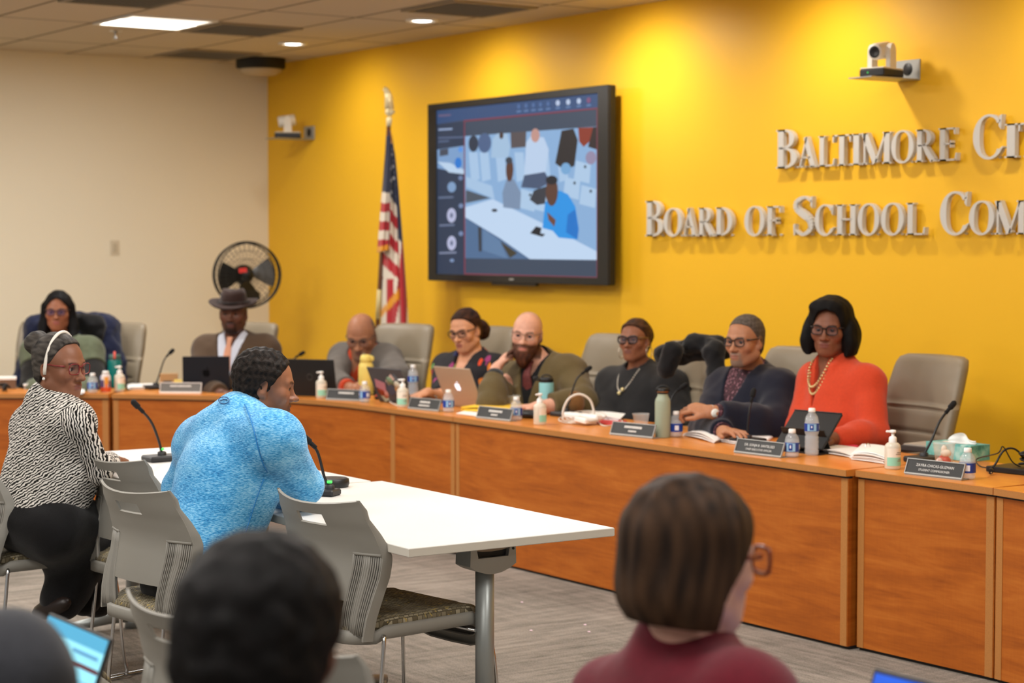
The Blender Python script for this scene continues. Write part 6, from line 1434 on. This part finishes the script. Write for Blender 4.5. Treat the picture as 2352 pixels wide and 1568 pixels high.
# ---------------------------------------------------------------- people behind the desk
def collar_flap(p, sd, t=.012, half=.06, h=.035):
    for q in (-1, 1):
        a = p.nb + p.T @ np.array([q * .07, -.02, .045]); b = p.nb + p.T @ np.array([q * .035, .075, .0]); sd.cap(a, b, t, t * .8, .01)
def suit(p, m, shirtm, E1, W1, E2, W2, depth=.24, half=.075, infl=.02, h=.0065, wr=.006, cuff=.9, shirt=True):
    if shirt:
        p.wear('shirt', ('torso',), .008, shirtm, .006, [p.cut_vee(.07, .03)], .002, extra=lambda sd: sd.cap(p.nb + p.T[:, 2] * .0, p.nb + p.T @ np.array([0, .012, .05]), .072, .066, .02))
    def ex(sd):
        for q in (p.SL, p.SR): sd.cap(p.nb - p.T[:, 2] * .02, q, .062 * p.K, .078 * p.K, .04)
        for q in (-1, 1):
            a = p.nb + p.T @ np.array([q * .062, -.03, .02]); b = p.nb + p.T @ np.array([q * (half + .012), .09, -.06]); c = p.nb + p.T @ np.array([q * .02, .125, -depth]); sd.cap(a, b, .014, .014, .02); sd.cap(b, c, .015, .008, .02)
    return p.wear('jacket', ('torso', 'arm'), infl, m, h, [p.cut_vee(depth, half, back=.0), p.cut_neck(.062, .01, .01), p.cut_cuff(E1, W1, cuff), p.cut_cuff(E2, W2, cuff)], wr, 17., extra=ex)
def tie(p, m, l=.3, w=.03, name='tie'):
    mb = MB(); pts = []
    for i in range(9):
        t = i / 8; z = .035 - l * t; y = .086 + .058 * min(1, t * 2.4); ww = w * (.42 + .58 * min(1, t * 1.3)) * (1.25 if i == 0 else .8 if i == 1 else 1); pts.append([p.nb + p.T @ np.array([q * ww, y + (.008 if abs(q) < .5 else 0), z]) - p.base for q in (-1, 0, 1)])
    mb.sheet(pts, .008, p.T[:, 1]); return obj(name, mb, m, p.t)

# woman in the orange-red sweater
p = Person('woman with a black bob and glasses in an orange red sweater', W(1907, 753, 8.5), rig(-25, -5, 2), .99, (130, 82, 60), lips=(122, 70, 64), base=(7.7, -1.3, 0), K=KP)
p.torso(W(1916, 840, 8.55), W(1992, 880, 8.40), W(1872, 872, 8.66), W(1945, 1135, 8.55), w=1.12, d=1.2, belly=1.22, bust=.085)
E1, W1, E2, W2 = W(1832, 985, 8.55), W(1868, 1012, 8.2), W(2006, 1000, 8.28), W(1912, 1008, 8.1)
p.arm(p.SR, E1, W1, .054, .05, .03); p.arm(p.SL, E2, W2, .06, .056, .032)
p.hand(W2, W(1876, 1006, 8.05) - W2, -ZV, 1, .5, .95); p.hand(W1, W(1850, 1020, 8.1) - W1, -ZV, -1, .4, .95)
p.body(.0042, (-.1, 0), dict(nose=1.08, full=1.05))
def hr(sd, p):
    w, k = p.h2w, p.s
    sd.ell(w((0, -.018, .046)), np.array((.100, .116, .100)) * k, p.M, .02); sd.ell(w((0, -.05, -.03)), np.array((.120, .096, .100)) * k, p.M, .03)
    for q in (-1, 1): sd.ell(w((q * .096, -.012, -.045)), np.array((.034, .068, .084)) * k, p.M, .03); sd.cap(w((q * .096, .02, -.06)), w((q * .088, .045, -.115)), .026 * k, .010 * k, .03)
    sd.ell(w((.01, .048, .098)), np.array((.074, .042, .034)) * k, p.M, .03)
    def face(P):
        L = p.w2h(P); x, y, z = L.T; wd_ = np.interp(z, [-.15, -.1, 0, .05, .08, .095], [.054, .056, .060, .054, .036, 0]); return np.minimum(np.minimum(wd_ - np.abs(x + .004), y - .012), .095 - z) * k
    sd.fn(face); sd.fn(lambda P: (-.118 - .22 * p.w2h(P)[:, 1] * 0 - p.w2h(P)[:, 2]) * k)
p.hair(hr, (9, 8, 9), .0045, 'hair', .0025, 50., (1.5, 1.5, .3), (20, 18, 18))
p.glasses((30, 20, 18), .050, .038, .0026, .001)
obj('earring', MB().sphere(p.h2w((-.085, .0, -.04)) - p.base, (.004, .004, .012), 8), GOLD, p.t)
ORG = m_cloth('orange_knit', (204, 70, 40), .06, bump=.2)
def oex(sd):
    for q in (-1, 1):
        a = p.nb + p.T @ np.array([q * .075, -.035, .035]); b = p.nb + p.T @ np.array([q * .075, .075, .0]); c = p.nb + p.T @ np.array([q * .05, .115, -.075]); sd.cap(a, b, .016, .016, .02); sd.cap(b, c, .018, .008, .02)
p.wear('sweater', ('torso', 'arm'), .012, ORG, .006, [p.cut_vee(.19, .034), p.cut_neck(.058, .0, .012), p.cut_cuff(E1, W1, .98), p.cut_cuff(E2, W2, .97)], .005, 16., extra=oex)
PEARL = mat('necklace_gold', (222, 196, 140), .25, .5)
nk = []
for off, dz in ((0, 0), (.012, -.022)):
    for k in range(26):
        a = math.pi * (k / 25); nk.append(p.nb + p.T @ np.array([math.cos(a) * (.062 - off * .2), .07 + .085 * math.sin(a), .036 + dz - (.12 + off) * math.sin(a) ** 1.3]))
beads(p, 'necklace', nk, .0062, PEARL, label='strands of gold and pearl beads')

# man in the navy sweater
p = Person('man in a navy v neck sweater with a dark red scarf and glasses', W(1712, 782, 8.85), rig(-42, -3, 0), .98, (176, 122, 90), lips=(150, 92, 80), base=(7.15, -1.35, 0), K=KP)
p.torso(W(1733, 868, 8.95), W(1792, 893, 8.78), W(1660, 888, 9.1), W(1742, 1140, 8.95), w=1.1, d=1.15, belly=1.15)
E1, W1, E2, W2 = W(1618, 985, 8.8), W(1664, 992, 8.38), W(1780, 980, 8.60), W(1634, 946, 8.5)
p.arm(p.SR, E1, W1, .055, .05, .03); p.arm(p.SL, E2, W2, .062, .060, .034)
p.hand(W2, W(1600, 938, 8.52) - W2, -RV * .2 - ZV + Fh * .6, 1, 1.5, 1.08); p.hand(W1, W(1710, 990, 8.22) - W1, -ZV, -1, .35, 1.0, .14)
p.brow = lin((60, 48, 42)); p.beard = goatee((120, 108, 98), .75, .12); p.scalp = shade(.055, .02, (70, 62, 56), .75)
p.body(.004, (0, 0), dict(nose=1.05))
def hn(sd, p): p.scalpcap(sd, .0045); sd.fn(p.hairline(.045, .07, .004, -.075))
p.hair(hn, (66, 58, 52), .004, 'hair', .001, 120., col2=(104, 94, 86))
p.glasses((34, 26, 22), .050, .036, .0026, .001, temple=(30, 22, 18))
NAVYM = m_cloth('navy_knit', (24, 26, 40), .08, bump=.25)
PAIS = m_paisley()
p.wear('scarf', ('torso',), .009, PAIS, .006, [], .003, 30., extra=lambda sd: (sd.cap(p.nb + p.T[:, 2] * .005, p.nb + p.T @ np.array([0, .012, .055]), .080, .068, .02), sd.cap(p.nb + p.T @ np.array([.03, .08, .03]), p.nb + p.T @ np.array([0, .125, -.10]), .03, .022, .02), sd.cap(p.nb + p.T @ np.array([-.03, .08, .03]), p.nb + p.T @ np.array([0, .125, -.10]), .03, .022, .02)))
p.wear('sweater', ('torso', 'arm'), .021, NAVYM, .0065, [p.cut_vee(.20, .070), p.cut_neck(.072, .0, .012), p.cut_cuff(E1, W1, .9), p.cut_cuff(E2, W2, .88)], .006, 17.)
for E, Wr in ((E1, W1), (E2, W2)): obj('shirt_cuff', MB().tube([E + (Wr - E) * .84 - p.base, E + (Wr - E) * .95 - p.base], [.046, .043], 16), PAIS, p.t)
d = (W2 - E2) / np.linalg.norm(W2 - E2); cx = np.cross(d, FV); cx /= np.linalg.norm(cx); fc2 = np.cross(cx, d); fc2 *= -np.sign(fc2 @ FV)
wt_ = obj('watch', MB().tube([W2 + d * -.018 - p.base, W2 + d * .008 - p.base], .034, 18), mat('watch_band', (190, 190, 188), .3, .6), p.t); Mw = np.stack([d, cx, fc2], 1)
obj('watch_face', MB().lathe([(.0, .04), (.017, .04), (.02, .034), (.02, .028)], W2 - d * .005 - p.base, 20, Mw), mat('watch_white', (222, 228, 224), .3), wt_)

# woman in the black sweater
p = Person('woman in a black sweater with hoop earrings and braided hair', W(1459, 781, 9.75), rig(-31, 3, -2), .89, (140, 90, 66), lips=(110, 66, 60), base=(6.1, -1.25, 0), K=KP)
p.torso(W(1474, 858, 9.8), W(1546, 888, 9.62), W(1404, 880, 9.98), W(1478, 1140, 9.8), w=1.08, d=1.15, belly=1.15, bust=.08)
E1, W1, E2, W2 = W(1385, 975, 9.7), W(1430, 998, 9.35), W(1566, 985, 9.45), W(1505, 1005, 9.25)
p.arm(p.SR, E1, W1, .056, .052, .03); p.arm(p.SL, E2, W2, .058, .054, .03); p.hand(W1, W(1470, 1000, 9.2) - W1, -ZV, -1, .4, .9); p.hand(W2, W(1470, 1005, 9.15) - W2, -ZV, 1, .4, .9)
p.body(.0045, (-.05, .05), dict(nose=1.12))
def hk(sd, p):
    p.scalpcap(sd, .009); sd.ell(p.h2w((0, -.095, .03)), np.array((.066, .05, .07)) * p.s, p.M, .02); sd.cap(p.h2w((0, -.1, -.0)), p.h2w((0, -.075, -.075)), .035, .02, .02); sd.fn(p.hairline(.064, .078, .004, -.09))
p.hair(hk, (30, 22, 18), .0042, 'hair', .004, 75., (1, .35, 1), (86, 54, 34))
p.glasses((20, 18, 18), .054, .040, .0042, .002, alpha=.25, tilt=.06, temple=(120, 84, 40))
for q, r in ((1, .032), (-1, .032)):
    c = p.h2w((q * .088, .0, -.068)); obj('earring', MB().tube([c - p.base + r * (math.cos(a) * p.M[:, 1] + math.sin(a) * ZV) for a in np.linspace(0, 2 * math.pi, 24, endpoint=False)], .0022, 6, closed=True), mat('hoop_silver', (206, 198, 182), .25, .8), p.t)
BK = m_cloth('black_knit', (32, 32, 33), .1, bump=.3)
p.wear('sweater', ('torso', 'arm'), .016, BK, .0065, [p.cut_neck(.074, .012, .022), p.cut_cuff(E1, W1, .98), p.cut_cuff(E2, W2, .98)], .005, 16.)
nk = [p.nb + p.T @ np.array([math.cos(a) * .07, .072 + .082 * math.sin(a), .03 - .12 * math.sin(a) ** 1.4]) for a in np.linspace(0, math.pi, 30)]
beads(p, 'necklace', nk, .005, mat('necklace_silver', (214, 208, 196), .25, .6))
beads(p, 'pendant', [p.nb + p.T @ np.array([0, .165, -.10]), p.nb + p.T @ np.array([-.022, .16, -.08])], .011, mat('pendant_gold', (232, 216, 160), .25, .5))
tubeobj(p, 'long_chain', [p.nb + p.T @ np.array([math.cos(a) * .074, .072 + .10 * math.sin(a), .02 - .19 * math.sin(a) ** 1.4]) for a in np.linspace(0, math.pi, 24)], .0016, MATS['necklace_silver'])

# bearded man
p = Person('bald bearded man in an olive jacket resting his cheek on his fist', W(1211, 767, 10.05), rig(-13, -5, 5), .97, (214, 160, 136), lips=(190, 110, 100), base=(5.55, -1.35, 0), K=KP)
p.torso(W(1244, 838, 10.1), W(1308, 856, 10.0), W(1180, 868, 10.22), W(1268, 1085, 10.15), w=1.12, d=1.2, belly=1.15)
E1, W1, E2, W2 = W(1126, 930, 9.85), W(1140, 846, 10.02), W(1340, 925, 9.78), W(1236, 935, 9.65)
p.arm(p.SR, E1, W1, .056, .05, .031); p.arm(p.SL, E2, W2, .062, .056, .034)
p.hand(W1, W(1172, 800, 10.06) - W1, RV * .8 + Fh * .2, -1, 1.0, 1.02); p.hand(W2, -RV, -ZV, 1, .4, 1.0)
p.brow = lin((84, 52, 38)); DB = (76, 42, 28)
def bd(L, mix, v):
    x, y, z = L.T; ax = np.abs(x); m1 = smooth(-z, .035 + 0 * z, .055) * smooth(y, -.02, .0) * (1 - np.exp(-((ax / .024) ** 4 + ((z + .066) / .013) ** 4)) * (y > .07)); m2 = np.exp(-((ax / .032) ** 4 + ((z + .0525) / .008) ** 2)) * (y > .07); s_ = np.exp(-((y - .005) / .018) ** 2) * smooth(-z, .0, .03) * (ax > .05)
    c = smooth(ax + z * -.5, .03, .055) + smooth(-z, .075, .085) + smooth(-z, .05, .06); mix(.93 * np.clip(m1 * np.clip(c, 0, 1) + m2 + s_ * .7, 0, 1), lin(DB))
p.beard = bd
def sb(L, mix, v): mix(.30 * smooth(.02 - L[:, 1], -.02, .03) * smooth(L[:, 2], -.06, -.03), lin((110, 88, 70)))
p.scalp = sb
p.body(.0042, (.1, .0), dict(nose=1.05, mouth=.0005))
def hbd(sd, p):
    w, k = p.h2w, p.s
    for q in (-1, 1): sd.cap(w((q * .058, .005, -.055)), w((q * .03, .06, -.105)), .018 * k, .026 * k, .02)
    sd.ell(w((0, .068, -.118)), np.array((.040, .030, .045)) * k, p.M, .02); sd.ell(w((0, .066, -.15)), np.array((.026, .022, .03)) * k, p.M, .02)
    sd.fn(lambda P: (.0155 - np.sqrt((p.w2h(P)[:, 0] * .62) ** 2 + (p.w2h(P)[:, 2] + .0665) ** 2)) * k)
p.hair(hbd, (40, 22, 15), .0042, 'beard', .004, 90., (1, 1, .5), (90, 50, 32))
p.glasses((150, 130, 110), .050, .036, .0012, .001, temple=(90, 70, 60))
OLV = m_cloth('olive_tweed', (94, 80, 50), .2, 260., .4)
BKS = m_cloth('black_shirt', (20, 20, 22))
p.wear('shirt', ('torso',), .008, BKS, .006, [p.cut_vee(.06, .035)], .002, extra=lambda sd: sd.cap(p.nb, p.nb + p.T @ np.array([0, .012, .05]), .076, .066, .02))
suit(p, OLV, BKS, E1, W1, E2, W2, .26, .07, .02, cuff=.72, shirt=False)
obj('shirt_cuff', MB().tube([E1 + (W1 - E1) * .6 - p.base, E1 + (W1 - E1) * .86 - p.base], [.052, .046], 16), m_cloth('cuff_black', (24, 26, 26)), p.t)
tie(p, mat('tie_red_pattern', (96, 40, 38), .7, vary=.5, vscale=120.), .15, .03, 'bow_scarf')
obj('elbow_patch', MB().sphere(W(1322, 925, 9.68) - p.base, (.05, .05, .065), 14), m_cloth('patch_suede', (120, 82, 44)), p.t)

# woman in the floral blouse
p = Person('woman in a bright floral blouse with a ponytail behind the silver laptop', W(1070, 758, 10.95), rig(-33, -13, -4), .99, (214, 154, 118), lips=(150, 78, 76), base=(4.6, -1.25, 0), K=KP)
p.torso(W(1088, 826, 11.0), W(1138, 846, 10.88), W(1022, 844, 11.16), W(1085, 1060, 11.0), w=1.1, d=1.15, belly=1.1, bust=.075)
E1, W1, E2, W2 = W(1012, 918, 10.75), W(980, 903, 10.42), W(1134, 918, 11.0), W(1090, 930, 10.8)
p.arm(p.SR, E1, W1, .054, .045, .03); p.arm(p.SL, E2, W2, .056, .05, .03); p.hand(W1, W(955, 910, 10.35) - W1, -ZV, -1, .5, 1.05); p.hand(W2, W(1060, 934, 10.7) - W2, -ZV, 1, .5, 1.05)
p.brow = lin((40, 26, 20))
p.body(.0045, (-.05, -.2), dict(nose=1.05))
def hf(sd, p): p.scalpcap(sd, .008); sd.ell(p.h2w((-.03, -.115, -.03)), np.array((.048, .045, .062)) * p.s, p.M, .015); sd.fn(p.hairline(.055, .075, .002, -.09))
p.hair(hf, (30, 18, 13), .0045, 'hair', .003, 70., (1, .4, 1), (74, 44, 30))
p.glasses((50, 36, 28), .052, .034, .0026, .001, rim=True)
p.wear('blouse', ('torso', 'arm'), .014, m_floral(), .0065, [p.cut_vee(.16, .06), p.cut_neck(.064, .0, .012), p.cut_cuff(E1, W1, -.08), p.cut_cuff(E2, W2, .97)], .005, 17.)

# older man in the grey suit
p = Person('older balding man in a grey suit bent over his papers', W(830, 770, 11.6), rig(-10, -24, 0), 1.08, (170, 116, 86), lips=(130, 84, 74), base=(3.7, -1.35, 0), K=KP)
p.torso(W(842, 812, 11.72), W(890, 826, 11.62), W(788, 822, 11.78), W(848, 1000, 12.0), w=1.08, d=1.15)
E1, W1, E2, W2 = W(762, 878, 11.4), W(808, 892, 11.05), W(918, 868, 11.35), W(838, 880, 11.05)
p.arm(p.SR, E1, W1, .06, .056, .034); p.arm(p.SL, E2, W2, .062, .056, .034); p.hand(W1, W(840, 905, 10.9) - W1, -ZV, -1, .5, 1.05); p.hand(W2, W(800, 893, 10.9) - W2, -ZV, 1, .6, 1.05)
p.brow = lin((90, 76, 66)); p.beard = goatee((140, 128, 118), .4)
def so(L, mix, v): mix(.8 * smooth(-.01 - L[:, 1] + .25 * np.abs(L[:, 0]), -.01, .02) * smooth(L[:, 2], -.06, -.03) * smooth(.09 - L[:, 2], 0, .02), lin((96, 88, 82)))
p.scalp = so
p.body(.0045, (0, -.25), dict(nose=1.2))
p.glasses((110, 96, 84), .050, .036, .0014, .001)
GRS = m_cloth('grey_suiting', (104, 98, 92), .12, 200.)
REDC = m_cloth('rust_cloth', (190, 64, 28), .15)
suit(p, GRS, REDC, E1, W1, E2, W2, .24, .07, .02, cuff=.74)
tie(p, m_cloth('rust_tie', (170, 50, 26), .2), .24, .04)
for E, Wr in ((E1, W1), (E2, W2)): obj('shirt_cuff', MB().tube([E + (Wr - E) * .68 - p.base, E + (Wr - E) * .88 - p.base], [.056, .046], 16), REDC, p.t)
d = (W2 - E2) / np.linalg.norm(W2 - E2); obj('watch', MB().tube([W2 - d * .03 - p.base, W2 - p.base], .041, 18), mat('watch_pale', (206, 214, 206), .3), p.t)

# man in the hat
KP = 1.
p = Person('man in a brown hat, brown suit and peach tie', W(536, 719, 12.2), rig(-4, -2, 0), 1.06, (100, 64, 48), lips=(110, 66, 62), base=(2.6, -2.0, 0), K=KP)
p.torso(W(541, 786, 12.25), W(610, 804, 12.2), W(474, 804, 12.3), W(541, 1015, 12.25), w=1.12, d=1.15)
E1, W1, E2, W2 = W(458, 885, 12.1), W(510, 905, 11.75), W(626, 885, 12.05), W(570, 905, 11.75)
p.arm(p.SR, E1, W1, .062, .056, .034); p.arm(p.SL, E2, W2, .062, .056, .034); p.hand(W1, RV, -ZV, -1, .5, 1.05); p.hand(W2, -RV, -ZV, 1, .5, 1.05)
p.beard = goatee((20, 15, 13), .85, .3); p.scalp = shade(.06, .03, (20, 16, 14), .8)
p.body(.0048, (0, 0), dict(nose=1.1))
BRS = m_cloth('brown_suiting', (84, 66, 50), .14, 200.)
suit(p, BRS, m_cloth('white_shirt', (214, 218, 230), .04), E1, W1, E2, W2, .30, .085, .022)
tie(p, m_cloth('peach_tie', (222, 160, 128), .12, 160.), .34, .034)
HAT = m_cloth('hat_felt', (52, 36, 32), .1, 60., .2)
Mh = p.M @ rx3(-.04); hc = p.h2w((0, -.01, .050)) - p.base; mb = MB(); P = []
for r, z, sx in ((.092, .0, 1), (.10, -.004, 1), (.12, -.006, 1), (.135, -.003, 1), (.142, .004, 1), (.139, .008, 1), (.12, .0, 1), (.10, .004, 1), (.096, .02, .93)):
    P.append([hc + Mh @ (np.array([r * 1.04 * math.cos(a), r * 1.1 * math.sin(a), z + (.022 * math.cos(a) ** 2 * (r > .13)) - .014 * math.sin(a) * (r > .12)]) * p.s) for a in np.linspace(0, 2 * math.pi, 40, endpoint=False)])
ht = obj('hat', mb.grid(np.array(P), wrap=True), HAT, p.t); mb = MB(); P = []
for r, z in ((.096, .0), (.093, .035), (.086, .066), (.072, .084), (.05, .082), (.02, .072), (.001, .07)):
    P.append([hc + Mh @ (np.array([r * .86 * math.cos(a), r * 1.04 * math.sin(a), z - .02 * (z > .08) * max(0, math.sin(a)) * 0 + .012 * abs(math.cos(a)) * (z > .066)]) * p.s) for a in np.linspace(0, 2 * math.pi, 36, endpoint=False)])
obj('crown', mb.grid(np.array(P), wrap=True), HAT, ht); obj('hat_band', MB().tube([hc + Mh @ (np.array([.0955 * .87 * math.cos(a), .0955 * 1.05 * math.sin(a), .014]) * p.s) for a in np.linspace(0, 2 * math.pi, 32, endpoint=False)], .011, 8, closed=True), m_cloth('hat_ribbon', (26, 18, 16)), ht)

# woman at the far left
p = Person('woman with long black hair and glasses in a green top at far left', W(134, 714, 12.3), rig(4, -4, 0), 1.0, (150, 96, 70), lips=(150, 84, 80), base=(2.0, -2.6, 0), K=KP)
p.torso(W(141, 784, 12.35), W(204, 808, 12.28), W(82, 808, 12.42), W(145, 1010, 12.35), w=1.12, d=1.15, belly=1.2, bust=.085)
E1, W1, E2, W2 = W(72, 895, 12.2), W(120, 910, 11.9), W(220, 890, 12.1), W(165, 910, 11.85)
p.arm(p.SR, E1, W1, .062, .058, .034); p.arm(p.SL, E2, W2, .062, .058, .034); p.hand(W1, RV, -ZV, -1, .5, 1.0); p.hand(W2, -RV, -ZV, 1, .5, 1.0)
p.body(.0048, (0, 0), dict(nose=1.05, full=1.1, jaw=1.06))
def hg(sd, p):
    p.scalpcap(sd, .012); w, k = p.h2w, p.s
    for q in (-1, 1): sd.cap(w((q * .082, .0, .03)), w((q * .088, .005, -.09)), .026 * k, .032 * k, .03); sd.cap(w((q * .088, .005, -.09)), w((q * .10, .06, -.19)), .032 * k, .03 * k, .03)
    sd.cap(w((0, -.08, .0)), w((0, -.07, -.15)), .07 * k, .07 * k, .04)
    sd.fn(lambda P: (lambda L: np.minimum(np.interp(L[:, 2], [-.2, -.08, .03, .075, .09], [.058, .066, .066, .03, .0]) - np.abs(L[:, 0]), L[:, 1] - .02))(p.w2h(P)) * k)
p.hair(hg, (12, 11, 12), .0048, 'hair', .003, 50., (1.4, 1.4, .3))
p.glasses((60, 40, 44), .050, .034, .0022, .001, lens=(70, 70, 130), alpha=.3)
bl = p.wear('cardigan', ('arm',), .016, m_cloth('black_cardigan', (30, 29, 28)), .007, [p.cut_cuff(E1, W1, .97), p.cut_cuff(E2, W2, .97)], .005)
def cap_slv(S_, E):
    d = (E - S_) / np.linalg.norm(E - S_); q = S_ + (E - S_) * .42; f = lambda P: np.where(np.linalg.norm(np.cross(P - S_, d), axis=1) < .10, (P - q) @ d, -1.); f.glob = 1; return f
p.wear('top', ('torso', 'arm'), .026, m_cloth('sage_green_cloth', (92, 99, 78), .15, 30.), .007, [p.cut_vee(.12, .06), p.cut_neck(.066, .0, .012), cap_slv(p.SR, E1), cap_slv(p.SL, E2)], .006)

W = Wd
# coats over two chairs
def coat(label, path, r, m, lumps, base):
    base = np.array([base[0], base[1], 0.]); sd = Sdf()
    for a, b, r0 in path: sd.cap(a, b, r0, r0, .05)
    sd.post.append(lambda P, d: d + .010 * vnoise(P, 15., 2.) + .009 * vnoise(P, 34., 5.) + .003 * vnoise(P, 80., 1.))
    o = sdf_obj('coat', sd, .009, m, None, np.zeros(3)); tag(o, label, 'coat'); return o

BJ = m_cloth('black_jacket', (22, 22, 24), .1, 60., .3, 200.)
coat('black jacket slung over the chair between the black and navy sweaters', [(W(1532, 815, 9.9), W(1660, 800, 9.85), .06), (W(1640, 806, 9.7), W(1648, 900, 9.62), .055), (W(1545, 806, 9.72), W(1532, 846, 9.75), .05), (W(1590, 790, 9.8), W(1640, 788, 9.8), .05)] + 0 * [(W(1535, 800, 10.0), W(1660, 792, 9.9), .075), (W(1530, 810, 9.95), W(1524, 850, 9.9), .06), (W(1545, 815, 9.9), W(1600, 812, 9.75), .06), (W(1610, 805, 9.75), W(1650, 860, 9.65), .07), (W(1650, 850, 9.65), W(1655, 960, 9.65), .06), (W(1560, 800, 10.05), W(1640, 795, 9.95), .09)], 0, BJ, 0, (6.0, -.6))
NJ = m_cloth('navy_coat', (26, 32, 58), .12, 40., .3, 150.)
coat('navy coat hung over the chair behind the woman at far left', [(W(92, 752, 12.75), W(238, 752, 12.7), .10), (W(95, 760, 12.75), W(62, 870, 12.7), .09), (W(225, 760, 12.65), W(268, 880, 12.6), .10), (W(230, 770, 12.65), W(250, 840, 12.6), .11)], 0, NJ, 0, (2, -2.4))
coat('black scarf bunched on the shoulder of the navy coat', [(W(180, 738, 12.5), W(225, 742, 12.5), .05), (W(195, 745, 12.48), W(225, 770, 12.48), .05)], 0, BJ, 0, (2, -2.4))
